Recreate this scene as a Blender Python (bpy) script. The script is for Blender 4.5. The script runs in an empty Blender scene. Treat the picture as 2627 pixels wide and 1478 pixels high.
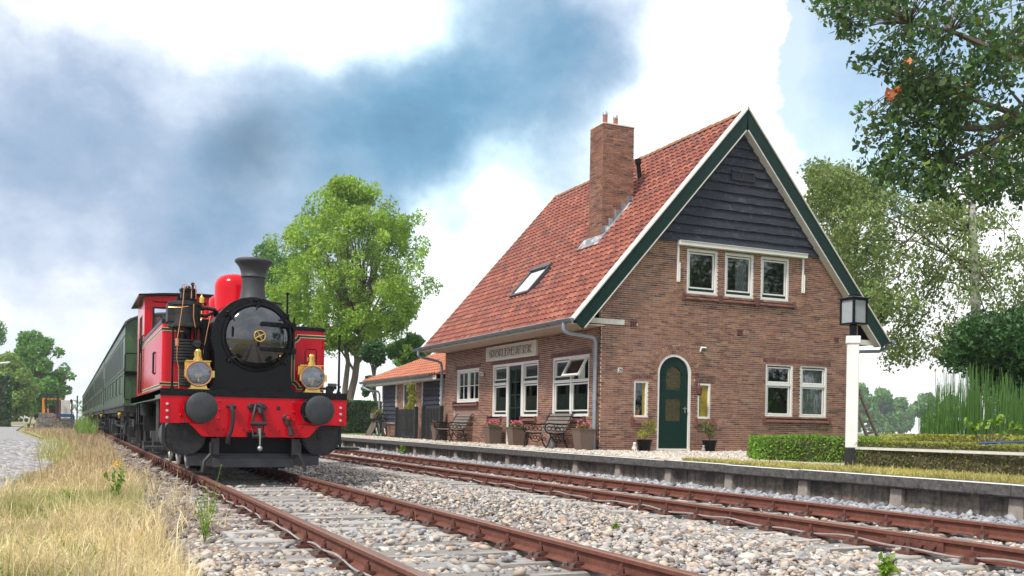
import bpy, bmesh, math, random
import numpy as np
from mathutils import Vector, Matrix
random.seed(7); RNG = np.random.default_rng(7)
S = bpy.context.scene
COL = S.collection
# ------------------------------------------------------------------ camera
EYE = Vector((0, 0, .835)); YAW = math.atan(1133.5/2516); ROLL = .018; F = 2516.0
PX, PY = 1313.5, 1091.4
cd = bpy.data.cameras.new('camera'); cam = bpy.data.objects.new('camera', cd); COL.objects.link(cam)
cd.sensor_width = 36; cd.lens = 36*F/2627; cd.shift_y = (PY-739)/2627; cd.clip_end = 3000; cd.clip_start = .05
cam.matrix_world = Matrix.Translation(EYE) @ Matrix.Rotation(-YAW, 4, 'Z') @ Matrix.Rotation(math.pi/2, 4, 'X') @ Matrix.Rotation(ROLL, 4, 'Z')
S.camera = cam
def ray(x, y):
    dx, dy = x-PX, y-PY
    u = dx*math.cos(ROLL)+dy*math.sin(ROLL); v = -dx*math.sin(ROLL)+dy*math.cos(ROLL)
    a, b = u/F, -v/F
    return Vector((a*math.cos(YAW)+math.sin(YAW), -a*math.sin(YAW)+math.cos(YAW), b))
def at(x, y, depth): return EYE + ray(x, y)*depth          # survey point -> place in the world
# ------------------------------------------------------------------ world, sun, exposure
S.view_settings.view_transform = 'Standard'; S.view_settings.look = 'None'
S.view_settings.exposure = 0.5; S.view_settings.gamma = 1; S.view_settings.use_curve_mapping = False
SUN_EL, SUN_AZ = math.radians(52), math.radians(-115)       # azimuth clockwise from +Y
W = bpy.data.worlds.new('World'); S.world = W; W.use_nodes = True
def sky_world():
    nt = W.node_tree; N = nt.nodes; L = nt.links; N.clear()
    def nd(t, **k):
        n = N.new(t)
        for a, b in k.items(): setattr(n, a, b)
        return n
    def mth(op, a, b=None, c=None, clamp=False):
        n = nd('ShaderNodeMath', operation=op, use_clamp=clamp)
        for i, v in enumerate((a, b, c)):
            if v is None: continue
            if isinstance(v, (int, float)): n.inputs[i].default_value = v
            else: L.new(v, n.inputs[i])
        return n.outputs[0]
    tc = nd('ShaderNodeTexCoord'); D = tc.outputs['Generated']
    def noise(scale, detail, rough, vec=D, off=(0, 0, 0), sc=(1, 1, 1)):
        mp = nd('ShaderNodeMapping'); mp.inputs['Location'].default_value = off; mp.inputs['Scale'].default_value = sc
        L.new(vec, mp.inputs['Vector'])
        n = nd('ShaderNodeTexNoise'); n.inputs['Scale'].default_value = scale; n.inputs['Detail'].default_value = detail
        n.inputs['Roughness'].default_value = rough; L.new(mp.outputs[0], n.inputs['Vector']); return n
    def warp(scale, amt, detail=4):
        n = noise(scale, detail, .55)
        a = nd('ShaderNodeVectorMath', operation='SUBTRACT'); a.inputs[1].default_value = (.5, .5, .5); L.new(n.outputs['Color'], a.inputs[0])
        b = nd('ShaderNodeVectorMath', operation='SCALE'); b.inputs['Scale'].default_value = amt; L.new(a.outputs[0], b.inputs[0])
        c = nd('ShaderNodeVectorMath', operation='ADD'); L.new(D, c.inputs[0]); L.new(b.outputs[0], c.inputs[1])
        d = nd('ShaderNodeVectorMath', operation='NORMALIZE'); L.new(c.outputs[0], d.inputs[0]); return d.outputs[0]
    def blob(vec, px, py, sig):
        d = ray(px, py).normalized()
        n = nd('ShaderNodeVectorMath', operation='DOT_PRODUCT'); n.inputs[1].default_value = d; L.new(vec, n.inputs[0])
        s2 = (sig/F)**2
        e = mth('MULTIPLY_ADD', n.outputs['Value'], 2/s2, -2/s2)
        return mth('EXPONENT', e)
    W1 = warp(3.6, .26, 7); W2 = warp(9, .10, 6)
    n1 = noise(2.6, 7, .52, sc=(1, 1, 1.9), off=(3.1, .4, 1.7)); n2 = noise(7, 8, .62, sc=(1, 1, 1.6), vec=W2)
    n3 = noise(24, 5, .6, sc=(1, 1, 1.4))
    t = mth('MULTIPLY_ADD', n1.outputs[0], .62, -.13)
    t = mth('MULTIPLY_ADD', n2.outputs[0], .46, mth('ADD', t, -.23)); t = mth('MULTIPLY_ADD', n3.outputs[0], .26, mth('ADD', t, -.13))
    t = mth('MULTIPLY', t, .9)
    BL = [(640, 400, .20, 130), (960, 230, .27, 230), (1240, 290, .36, 210), (1420, 90, .36, 160), (1050, 330, .13, 190), (0, 260, .06, 150), (80, 530, .30, 220), (430, 560, .26, 220), (600, 620, .16, 150),
          (760, 430, .12, 230), (1230, 590, .24, 70), (1600, 230, .2, 110), (1760, 60, .16, 70), (1540, 30, .2, 120), (560, 330, .10, 150),
          (120, -40, -.32, 150), (560, -40, -.32, 160), (1000, -20, -.38, 120), (380, 140, -.05, 70), (240, 190, .20, 150), (430, 190, .16, 90), (680, 130, .10, 80), (470, 270, -.16, 70), (820, 60, -.25, 80), (1850, 240, -.6, 190), (1690, 330, -.3, 120), (1330, 370, -.30, 90),
          (1150, 540, -.25, 90), (1330, 560, -.32, 120), (1140, 680, -.22, 150), (120, 760, -.06, 200), (400, 960, -.12, 260), (900, 940, -.2, 260), (1450, 900, -.25, 300), (2200, 760, -.3, 330)]
    for px, py, a, sg in BL:
        t = mth('MULTIPLY_ADD', blob(W1, px, py, sg), a, t)
    rp = nd('ShaderNodeValToRGB'); L.new(t, rp.inputs[0]); e = rp.color_ramp.elements
    e[0].position = -.0; e[0].color = (1.05, 1.05, 1.05, 1); e[1].position = 1.0; e[1].color = (.08, .14, .22, 1)
    for p, c in ((.12, (.76, .80, .86, 1)), (.28, (.50, .57, .69, 1)), (.45, (.30, .39, .53, 1)), (.65, (.16, .28, .42, 1))):
        k = e.new(p); k.color = c
    # teal cast in the middle of the cloud bank
    tl = mth('MULTIPLY', mth('ADD', blob(W1, 1150, 280, 420), 0), .55, clamp=True)
    mx = nd('ShaderNodeMix', data_type='RGBA', blend_type='MULTIPLY'); L.new(tl, mx.inputs[0]); L.new(rp.outputs[0], mx.inputs[6]); mx.inputs[7].default_value = (.62, 1.06, 1.08, 1)
    # clear sky, haze-whitened toward the horizon
    sky = nd('ShaderNodeTexSky', sky_type='NISHITA'); sky.sun_disc = False; sky.sun_elevation = SUN_EL; sky.sun_rotation = SUN_AZ
    sky.air_density = 1; sky.dust_density = 1.5
    bg1 = nd('ShaderNodeBackground'); bg1.inputs[1].default_value = .15; tnt = nd('ShaderNodeMix', data_type='RGBA', blend_type='MULTIPLY'); tnt.inputs[0].default_value = 1; L.new(sky.outputs[0], tnt.inputs[6]); tnt.inputs[7].default_value = (.86, 1.08, 1.02, 1); L.new(tnt.outputs[2], bg1.inputs[0])
    bg2 = nd('ShaderNodeBackground'); bg2.inputs[1].default_value = 1.0; L.new(mx.outputs[2], bg2.inputs[0])
    gap = mth('ADD', mth('ADD', blob(W2, 2190, 190, 260), mth('MULTIPLY', blob(W2, 2330, 60, 300), .8)), mth('MULTIPLY', blob(W2, 1790, 130, 210), -.9))
    gap = mth('MULTIPLY_ADD', n2.outputs[0], .7, mth('ADD', gap, -.35)); gap = mth('MULTIPLY_ADD', n3.outputs[0], .9, mth('ADD', gap, -.45))
    mr = nd('ShaderNodeMapRange', interpolation_type='SMOOTHSTEP'); L.new(gap, mr.inputs[0]); mr.inputs[1].default_value = .34; mr.inputs[2].default_value = .56; mr.inputs[4].default_value = .62
    ms = nd('ShaderNodeMixShader'); L.new(mr.outputs[0], ms.inputs[0]); L.new(bg2.outputs[0], ms.inputs[1]); L.new(bg1.outputs[0], ms.inputs[2])
    o = nd('ShaderNodeOutputWorld'); L.new(ms.outputs[0], o.inputs[0])
sky_world()
sl = bpy.data.lights.new('sun', 'SUN'); sl.energy = 3.0; sl.angle = math.radians(9); sl.color = (1, .95, .87)
so = bpy.data.objects.new('sun', sl); COL.objects.link(so)
sd = Vector((math.sin(SUN_AZ)*math.cos(SUN_EL), math.cos(SUN_AZ)*math.cos(SUN_EL), math.sin(SUN_EL)))
so.rotation_euler = sd.to_track_quat('Z', 'Y').to_euler(); so.location = (-20, -10, 40)

# ------------------------------------------------------------------ materials
def newmat(name):
    m = bpy.data.materials.new(name); m.use_nodes = True; nt = m.node_tree; nt.nodes.clear()
    o = nt.nodes.new('ShaderNodeOutputMaterial'); return m, nt, o
def lk(nt, v, sock):
    if hasattr(v, 'is_output'): nt.links.new(v, sock)
    elif isinstance(v, (tuple, list)): sock.default_value = (*v[:3], 1) if len(sock.default_value) == 4 else v
    else: sock.default_value = v
def mix(nt, fac, a, b, bt='MIX'):
    n = nt.nodes.new('ShaderNodeMix'); n.data_type = 'RGBA'; n.blend_type = bt
    lk(nt, fac, n.inputs[0]); lk(nt, a, n.inputs[6]); lk(nt, b, n.inputs[7]); return n.outputs[2]
def math_(nt, op, a, b=0., clamp=False):
    n = nt.nodes.new('ShaderNodeMath'); n.operation = op; n.use_clamp = clamp; lk(nt, a, n.inputs[0]); lk(nt, b, n.inputs[1]); return n.outputs[0]
def noise_(nt, scale, detail=4, rough=.6, sc=(1, 1, 1), co='Object', vor=False):
    tc = nt.nodes.new('ShaderNodeTexCoord'); mp = nt.nodes.new('ShaderNodeMapping'); mp.inputs['Scale'].default_value = sc
    if co == 'World':
        gm = nt.nodes.new('ShaderNodeNewGeometry'); nt.links.new(gm.outputs['Position'], mp.inputs[0])
    else: nt.links.new(tc.outputs[co], mp.inputs[0])
    n = nt.nodes.new('ShaderNodeTexVoronoi' if vor else 'ShaderNodeTexNoise'); n.inputs['Scale'].default_value = scale
    nt.links.new(mp.outputs[0], n.inputs['Vector'])
    if not vor: n.inputs['Detail'].default_value = detail; n.inputs['Roughness'].default_value = rough
    return n.outputs[0]
def ramp(nt, fac, stops):
    r = nt.nodes.new('ShaderNodeValToRGB'); nt.links.new(fac, r.inputs[0]); e = r.color_ramp.elements
    e[0].position, e[0].color = stops[0][0], (*stops[0][1], 1); e[1].position, e[1].color = stops[-1][0], (*stops[-1][1], 1)
    for p, c in stops[1:-1]: k = e.new(p); k.color = (*c, 1)
    return r.outputs[0]
def rnd_(nt):
    oi = nt.nodes.new('ShaderNodeObjectInfo'); g = nt.nodes.new('ShaderNodeNewGeometry')
    return math_(nt, 'FRACT', math_(nt, 'ADD', oi.outputs['Random'], g.outputs['Random Per Island']))
def mat(name, col, rough=.6, metal=0, var=.15, scale=5, bump=0, bscale=40, colors=None, dirt=None, coat=0, sc=(1, 1, 1), spec=None, streak=None, co='Object'):
    """col base colour; colors: per-piece random palette; dirt=(colour, scale, threshold, amount); streak=(colour, amount)"""
    m, nt, o = newmat(name); p = nt.nodes.new('ShaderNodeBsdfPrincipled'); nt.links.new(p.outputs[0], o.inputs[0])
    if colors: c = ramp(nt, rnd_(nt), [(i/(len(colors)-1), k) for i, k in enumerate(colors)])
    else: c = tuple(col)
    if var:
        nz = noise_(nt, scale, 5, .65, sc, co)
        f = nt.nodes.new('ShaderNodeMapRange'); nt.links.new(nz, f.inputs[0]); f.inputs[1].default_value = .3; f.inputs[2].default_value = .7
        f.inputs[3].default_value = 1-var; f.inputs[4].default_value = 1+var
        cc = nt.nodes.new('ShaderNodeCombineColor'); [nt.links.new(f.outputs[0], cc.inputs[i]) for i in range(3)]
        c = mix(nt, 1., c, cc.outputs[0], 'MULTIPLY')
    if dirt:
        dn = noise_(nt, dirt[1], 6, .7, sc if name == 'sleeper' else (1, 1, 1), co=co); f = nt.nodes.new('ShaderNodeMapRange'); nt.links.new(dn, f.inputs[0])
        f.inputs[1].default_value = dirt[2]; f.inputs[2].default_value = dirt[2]+.1; f.inputs[4].default_value = dirt[3]
        c = mix(nt, f.outputs[0], c, dirt[0])
    if streak:
        dn = noise_(nt, 9, 4, .6, (1, 1, .07), co); f = nt.nodes.new('ShaderNodeMapRange'); nt.links.new(dn, f.inputs[0])
        f.inputs[1].default_value = .48; f.inputs[2].default_value = .66; f.inputs[4].default_value = streak[1]
        c = mix(nt, f.outputs[0], c, streak[0])
    lk(nt, c, p.inputs['Base Color']); p.inputs['Roughness'].default_value = rough; p.inputs['Metallic'].default_value = metal
    if coat: p.inputs['Coat Weight'].default_value = coat; p.inputs['Coat Roughness'].default_value = .06
    if spec is not None: p.inputs['Specular IOR Level'].default_value = spec
    if bump:
        b = nt.nodes.new('ShaderNodeBump'); b.inputs['Strength'].default_value = bump; b.inputs['Distance'].default_value = .02
        nt.links.new(noise_(nt, bscale, 5, .7, sc, co), b.inputs['Height']); nt.links.new(b.outputs[0], p.inputs['Normal'])
    return m
def leafmat(name, colors, trans=.35, rough=.5):
    m, nt, o = newmat(name)
    c = ramp(nt, rnd_(nt), [(i/(len(colors)-1), k) for i, k in enumerate(colors)])
    nz = noise_(nt, .9, 3, .6, co='World')
    f = nt.nodes.new('ShaderNodeMapRange'); nt.links.new(nz, f.inputs[0]); f.inputs[1].default_value = .3; f.inputs[2].default_value = .7; f.inputs[3].default_value = .75; f.inputs[4].default_value = 1.25
    cc = nt.nodes.new('ShaderNodeCombineColor'); [nt.links.new(f.outputs[0], cc.inputs[i]) for i in range(3)]
    c = mix(nt, 1., c, cc.outputs[0], 'MULTIPLY')
    p = nt.nodes.new('ShaderNodeBsdfPrincipled'); nt.links.new(c, p.inputs['Base Color']); p.inputs['Roughness'].default_value = rough
    t = nt.nodes.new('ShaderNodeBsdfTranslucent'); nt.links.new(c, t.inputs[0])
    s = nt.nodes.new('ShaderNodeMixShader'); s.inputs[0].default_value = trans
    nt.links.new(p.outputs[0], s.inputs[1]); nt.links.new(t.outputs[0], s.inputs[2]); nt.links.new(s.outputs[0], o.inputs[0]); return m
def glassmat(name, refl=.05, tint=(.96, .98, .97)):
    m, nt, o = newmat(name); t = nt.nodes.new('ShaderNodeBsdfTransparent'); t.inputs[0].default_value = (*tint, 1)
    g = nt.nodes.new('ShaderNodeBsdfGlossy'); g.inputs['Roughness'].default_value = .02
    fr = nt.nodes.new('ShaderNodeLayerWeight'); fr.inputs[0].default_value = .25
    f = math_(nt, 'ADD', math_(nt, 'MULTIPLY', fr.outputs['Fresnel'], 1.), refl, True)
    s = nt.nodes.new('ShaderNodeMixShader'); nt.links.new(f, s.inputs[0]); nt.links.new(t.outputs[0], s.inputs[1]); nt.links.new(g.outputs[0], s.inputs[2])
    nt.links.new(s.outputs[0], o.inputs[0]); return m
BRICKS = [(0.106, 0.052, 0.0408), (0.2014, 0.0884, 0.0592), (0.2756, 0.13, 0.0816), (0.3286, 0.1716, 0.1071), (0.2438, 0.104, 0.0673), (0.159, 0.0728, 0.0561), (0.3074, 0.1456, 0.0969), (0.2226, 0.1019, 0.0714)]
DBRICKS = [(.13, .05, .042), (.18, .07, .055), (.105, .045, .04), (.21, .085, .065)]
TILES = [(0.1802, 0.0486, 0.034), (0.265, 0.0734, 0.048), (0.1378, 0.041, 0.032), (0.3074, 0.0918, 0.055), (0.212, 0.0594, 0.04), (0.2438, 0.0648, 0.043), (0.3498, 0.1242, 0.075), (0.2862, 0.081, 0.045)]
M = {}
def mats():
    M['brick'] = mat('brick', None, .85, var=.3, scale=9, co='World', dirt=((.40, .29, .23), 1.1, .56, .30), colors=BRICKS, bump=.3, bscale=120)
    M['brick_dark'] = mat('brick_dark', None, .7, var=.2, scale=20, colors=DBRICKS, bump=.2, bscale=120)
    M['mortar'] = mat('mortar', (.68, .61, .51), .95, var=.25, scale=3, co='World')
    M['tile'] = mat('tile', None, .75, var=.28, scale=9, colors=TILES, dirt=((.12, .08, .07), 2.2, .52, .55), streak=None)
    M['tile_new'] = mat('tile_new', None, .75, var=.2, scale=9, colors=[(.40, .13, .06), (.46, .17, .09), (.36, .11, .055), (.5, .2, .11)])
    M['ridge'] = mat('ridge', (.30, .12, .06), .85, var=.3, scale=8, dirt=((.34, .25, .09), 7, .55, .8))
    M['white'] = mat('white', (.74, .73, .69), .45, var=.05, scale=8)
    M['oldwhite'] = mat('oldwhite', (.66, .63, .57), .6, var=.1, scale=6, dirt=((.4, .36, .3), 9, .64, .5), streak=((.42, .40, .36), .25))
    M['green'] = mat('green', (.0045, .026, .019), .4, var=.12, spec=.25)
    M['cladding'] = mat('cladding', (.024, .028, .042), .8, var=.35, scale=4, sc=(1, 1, 8), dirt=((.12, .13, .18), 9, .56, .5), bump=.5, bscale=14)
    M['zinc'] = mat('zinc', (.20, .23, .26), .45, .6, var=.2, scale=7)
    M['pipe'] = mat('pipe', (.30, .34, .38), .5, .3, var=.1, scale=4)
    M['lead'] = mat('lead', (.20, .20, .22), .7, .2, var=.2, scale=9, streak=((.70, .70, .70), .85))
    M['terra'] = mat('terra', (.33, .09, .05), .7)
    M['soffit'] = mat('soffit', (.48, .36, .28), .8, var=.12, scale=3)
    M['glass'] = glassmat('glass', .05); M['facade_glass'] = glassmat('facade_glass', .17); M['mirror_glass'] = glassmat('mirror_glass', .75)
    M['lens'] = glassmat('lens', .14, (.95, .95, .95))
    M['inside'] = mat('inside', (.24, .23, .20), .9); M['dark'] = mat('dark', (.012, .012, .013), .7, var=.2)
    M['curtain'] = mat('curtain', (.85, .85, .80), .9, var=.12, scale=8, sc=(1, 1, .05)); M['curtain_green'] = mat('curtain_green', (.62, .68, .55), .9, var=.2, scale=8, sc=(1, 1, .05))
    M['amber'] = mat('amber', (.30, .23, .03), .35, var=.3, scale=16)
    M['black'] = mat('black', (.0035, .0035, .004), .30, var=.3, scale=6, bump=.05, spec=.26)
    M['gloss_black'] = mat('gloss_black', (.008, .009, .012), .09, var=.1, coat=1., spec=1.)
    M['iron'] = mat('iron', (.028, .028, .03), .55, .2, var=.4, scale=11, bump=.2, dirt=((.09, .075, .06), 8, .62, .6))
    M['sooty'] = mat('sooty', (.045, .045, .052), .55, var=.2, scale=5, bump=.1, bscale=60)
    M['red'] = mat('red', (.56, .001, .010), .17, var=.07, scale=3, spec=.30)
    M['cream'] = mat('cream', (.72, .60, .30), .4, var=0); M['line_green'] = mat('line_green', (.010, .05, .03), .4, var=0)
    M['valance'] = mat('valance', (.06, .11, .055), .4, var=.15)
    M['brass'] = mat('brass', (.78, .52, .14), .22, 1, var=.12, scale=12); M['copper'] = mat('copper', (.72, .33, .16), .3, 1, var=.12)
    M['steel'] = mat('steel', (.42, .42, .42), .38, .9, var=.2); M['silver'] = mat('silver', (.30, .32, .35), .12, 1, var=.3, scale=14)
    M['buffer'] = mat('buffer', (.05, .055, .058), .5, .4, var=.25, scale=9, dirt=((.30, .29, .26), 22, .66, .8))
    M['bolt_white'] = mat('bolt_white', (.5, .55, .55), .5)
    M['coach'] = mat('coach', (.065, .115, .055), .32, var=.2, scale=3, streak=((.03, .05, .028), .4)); M['coach_dark'] = mat('coach_dark', (.02, .03, .02), .5)
    M['coach_roof'] = mat('coach_roof', (.085, .085, .088), .7, var=.2, scale=3)
    M['rust'] = mat('rust', (.15, .05, .032), .8, var=.28, scale=14, bump=.25, bscale=70, co='World')
    M['rail_top'] = mat('rail_top', (.36, .19, .14), .34, .6, var=.2, scale=18, sc=(1, .1, 1), co='World')
    M['clip'] = mat('clip', (.12, .042, .03), .85, var=.35, scale=25, bump=.3, bscale=90)
    M['sleeper'] = mat('sleeper', None, .9, var=.35, scale=7, sc=(.35, 6, 6), colors=[(.34, .32, .30), (.46, .44, .41), (.27, .25, .23), (.50, .48, .45)], bump=1., bscale=9, dirt=((.07, .06, .05), 5, .55, .85))
    M['stone'] = mat('stone', None, .8, var=.2, scale=40, colors=[(0.482, 0.4083, 0.328), (0.2907, 0.2706, 0.2572), (0.5271, 0.3932, 0.2794), (0.1691, 0.1691, 0.1825), (0.6479, 0.601, 0.5274), (0.3347, 0.2275, 0.1539), (0.4308, 0.3906, 0.3504), (0.5704, 0.4566, 0.3494), (0.2072, 0.2072, 0.2273), (0.5973, 0.5571, 0.5103), (0.1704, 0.1235, 0.0967), (0.1391, 0.1357, 0.1391), (0.3, 0.295, 0.29), (0.4, 0.395, 0.385)])
    M['stone_grey'] = mat('stone_grey', None, .8, var=.2, scale=40, colors=[(.24, .25, .28), (.36, .37, .40), (.19, .20, .23), (.44, .45, .47), (.30, .30, .31)])
    M['stone_brown'] = mat('stone_brown', None, .85, var=.2, scale=40, colors=[(.16, .12, .10), (.22, .16, .13), (.12, .095, .085), (.28, .22, .18), (.18, .15, .14)])
    M['pebble'] = mat('pebble', None, .85, var=.15, scale=40, colors=[(.52, .46, .38), (.62, .55, .46), (.42, .38, .33), (.70, .64, .56), (.50, .41, .32)])
    M['concrete'] = mat('concrete', (.20, .165, .135), .9, var=.4, scale=16, bump=.6, bscale=60, dirt=((.05, .048, .046), 2.4, .50, .8), streak=((.045, .042, .04), .75), co='World')
    M['coping'] = mat('coping', (.085, .08, .076), .9, var=.6, scale=12, bump=.6, bscale=60, dirt=((.6, .57, .52), 22, .63, .85), co='World')
    M['paintedge'] = mat('paintedge', (.78, .77, .74), .8, var=.06, scale=20, dirt=((.3, .28, .26), 18, .62, .6), co='World')
    M['post'] = mat('post', (.28, .24, .21), .9, var=.22, scale=9, bump=.5, bscale=60, dirt=((.09, .085, .08), 5, .58, .5), co='World')
    M['bark'] = mat('bark', (.15, .115, .085), .9, var=.3, scale=9, sc=(1, 1, .25), bump=.6, bscale=20)
    M['birch'] = mat('birch', (.45, .43, .40), .8, var=.2, scale=6, dirt=((.05, .045, .04), 5, .52, .85)); M['twig'] = mat('twig', (.10, .075, .055), .9)
    M['wood'] = mat('wood', (.15, .12, .10), .85, var=.35, scale=6, sc=(1, 1, .2)); M['blackwood'] = mat('blackwood', (.018, .018, .02), .75, var=.3)
    M['bench_wood'] = mat('bench_wood', (.17, .14, .12), .7, var=.25, scale=8); M['planter'] = mat('planter', (.145, .10, .078), .8, var=.12, scale=20)
    M['stem'] = leafmat('stem', [(.07, .17, .03), (.11, .25, .04), (.16, .32, .06), (.04, .11, .025)], .25)
    M['pink'] = mat('pink', None, .6, var=0, colors=[(.75, .06, .20), (.8, .16, .30), (.6, .03, .12)])
    M['skin'] = mat('skin', (.5, .28, .2), .6); M['cloth'] = mat('cloth', (.02, .03, .06), .9); M['hair'] = mat('hair', (.07, .045, .03), .8)
    M['orange'] = mat('orange', (.75, .26, .015), .45); M['blue'] = mat('blue', (.02, .07, .22), .6, var=.15); M['screw'] = mat('screw', (.13, .115, .10), .7, .3, var=.4, scale=30); M['grey'] = mat('grey', (.3, .3, .29), .8, var=.2, scale=9)
    M['paver'] = mat('paver', None, .9, var=.2, colors=[(.20, .18, .16), (.27, .25, .22), (.16, .145, .135), (.31, .28, .25)])
    M['yellow'] = mat('yellow', (.75, .45, .02), .5)
    L = leafmat
    M['ash'] = L('ash', [(0.173, 0.311, 0.038), (0.271, 0.442, 0.046), (0.393, 0.561, 0.062), (0.221, 0.382, 0.062), (0.491, 0.622, 0.073)], .4)
    M['oakleaf'] = L('oakleaf', [(0.145, 0.224, 0.048), (0.033, 0.085, 0.035), (0.062, 0.143, 0.035), (0.104, 0.203, 0.035), (0.046, 0.112, 0.049), (0.178, 0.244, 0.043)], .35)
    M['birchleaf'] = L('birchleaf', [(0.109, 0.185, 0.046), (0.192, 0.265, 0.070), (0.274, 0.343, 0.094), (0.137, 0.225, 0.059)], .35)
    M['darkleaf'] = L('darkleaf', [(0.028, 0.086, 0.021), (0.046, 0.125, 0.029), (0.074, 0.173, 0.039)], .25)
    M['midleaf'] = L('midleaf', [(0.091, 0.218, 0.026), (0.148, 0.328, 0.036), (0.113, 0.262, 0.054), (0.204, 0.393, 0.054)], .35)
    M['lightleaf'] = L('lightleaf', [(0.198, 0.306, 0.054), (0.288, 0.396, 0.072), (0.234, 0.360, 0.090), (0.162, 0.270, 0.054)], .35)
    M['box_green'] = L('box_green', [(0.096, 0.224, 0.019), (0.160, 0.320, 0.024), (0.240, 0.416, 0.032), (0.064, 0.160, 0.019)], .3)
    M['box_brown'] = L('box_brown', [(0.112, 0.136, 0.032), (0.176, 0.160, 0.048), (0.080, 0.136, 0.024), (0.224, 0.192, 0.080), (0.144, 0.208, 0.032)], .3)
    M['box_yellow'] = L('box_yellow', [(0.330, 0.330, 0.038), (0.255, 0.285, 0.030), (0.390, 0.375, 0.060), (0.195, 0.240, 0.030)], .3)
    M['dry'] = L('dry', [(.66, .52, .28), (.78, .65, .38), (.55, .42, .20), (.85, .74, .50), (.58, .50, .20), (.70, .54, .32)], .3, .7)
    M['dry_olive'] = L('dry_olive', [(.44, .42, .16), (.55, .48, .22), (.36, .38, .12), (.62, .54, .28)], .3, .7)
    M['dry_pink'] = L('dry_pink', [(0.504, 0.336, 0.228), (0.600, 0.432, 0.288), (0.432, 0.324, 0.180), (0.396, 0.360, 0.144)], .3, .7)
    M['lawn'] = L('lawn', [(0.480, 0.408, 0.120), (0.576, 0.480, 0.180), (0.408, 0.384, 0.096), (0.336, 0.360, 0.072), (0.624, 0.504, 0.240)], .3, .7)
    M['weed'] = L('weed', [(.16, .30, .02), (.22, .36, .03), (.12, .25, .02)], .35)
mats()
def groundmat(name, cols, scale, bump, bs, vor=True, patches=None):
    m, nt, o = newmat(name); p = nt.nodes.new('ShaderNodeBsdfPrincipled'); nt.links.new(p.outputs[0], o.inputs[0]); p.inputs['Roughness'].default_value = .95
    c = ramp(nt, noise_(nt, scale, 8, .75, co='World'), [(.25+.5*i/(len(cols)-1), k) for i, k in enumerate(cols)])
    if patches:
        f = nt.nodes.new('ShaderNodeMapRange'); nt.links.new(noise_(nt, patches[1], 5, .6, co='World'), f.inputs[0]); f.inputs[1].default_value = patches[2]; f.inputs[2].default_value = patches[2]+.12
        c = mix(nt, f.outputs[0], c, patches[0])
    nt.links.new(c, p.inputs['Base Color'])
    b = nt.nodes.new('ShaderNodeBump'); b.inputs['Strength'].default_value = bump; b.inputs['Distance'].default_value = .04
    nt.links.new(noise_(nt, bs, 4, .6, co='World', vor=vor), b.inputs['Height']); nt.links.new(b.outputs[0], p.inputs['Normal']); return m

# ------------------------------------------------------------------ mesh helpers
ORG = {}
def link(o, parent=None, **props):
    COL.objects.link(o)
    if parent: o.parent = parent
    for k, v in props.items(): o[k] = v
    return o
def tag(o, label=None, category=None, group=None, kind=None):
    if label: o['label'] = label
    if category: o['category'] = category
    if group: o['group'] = group
    if kind: o['kind'] = kind
    return o
def thing(name, label, cat, loc=(0, 0, 0), group=None, local=False, rz=0, kind=None):
    o = bpy.data.objects.new(name, None); COL.objects.link(o); o.location = loc; o.rotation_euler.z = rz; o.empty_display_size = .2
    ORG[o.name] = Vector((0, 0, 0)) if local else Vector(loc)
    return tag(o, label, cat, group, kind)
def copy_tree(o, loc=None, rz=None, label=None, parent=None):
    c = o.copy(); COL.objects.link(c); c.parent = parent
    if loc is not None: c.location = loc
    if rz is not None: c.rotation_euler.z = rz
    if label: c['label'] = label
    for ch in list(o.children): copy_tree(ch, parent=c)
    return c
def basis(d):
    d = Vector(d).normalized(); a = Vector((0, 0, 1)) if abs(d.z) < .95 else Vector((1, 0, 0))
    x = d.cross(a).normalized(); return x, d.cross(x).normalized(), d
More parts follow.
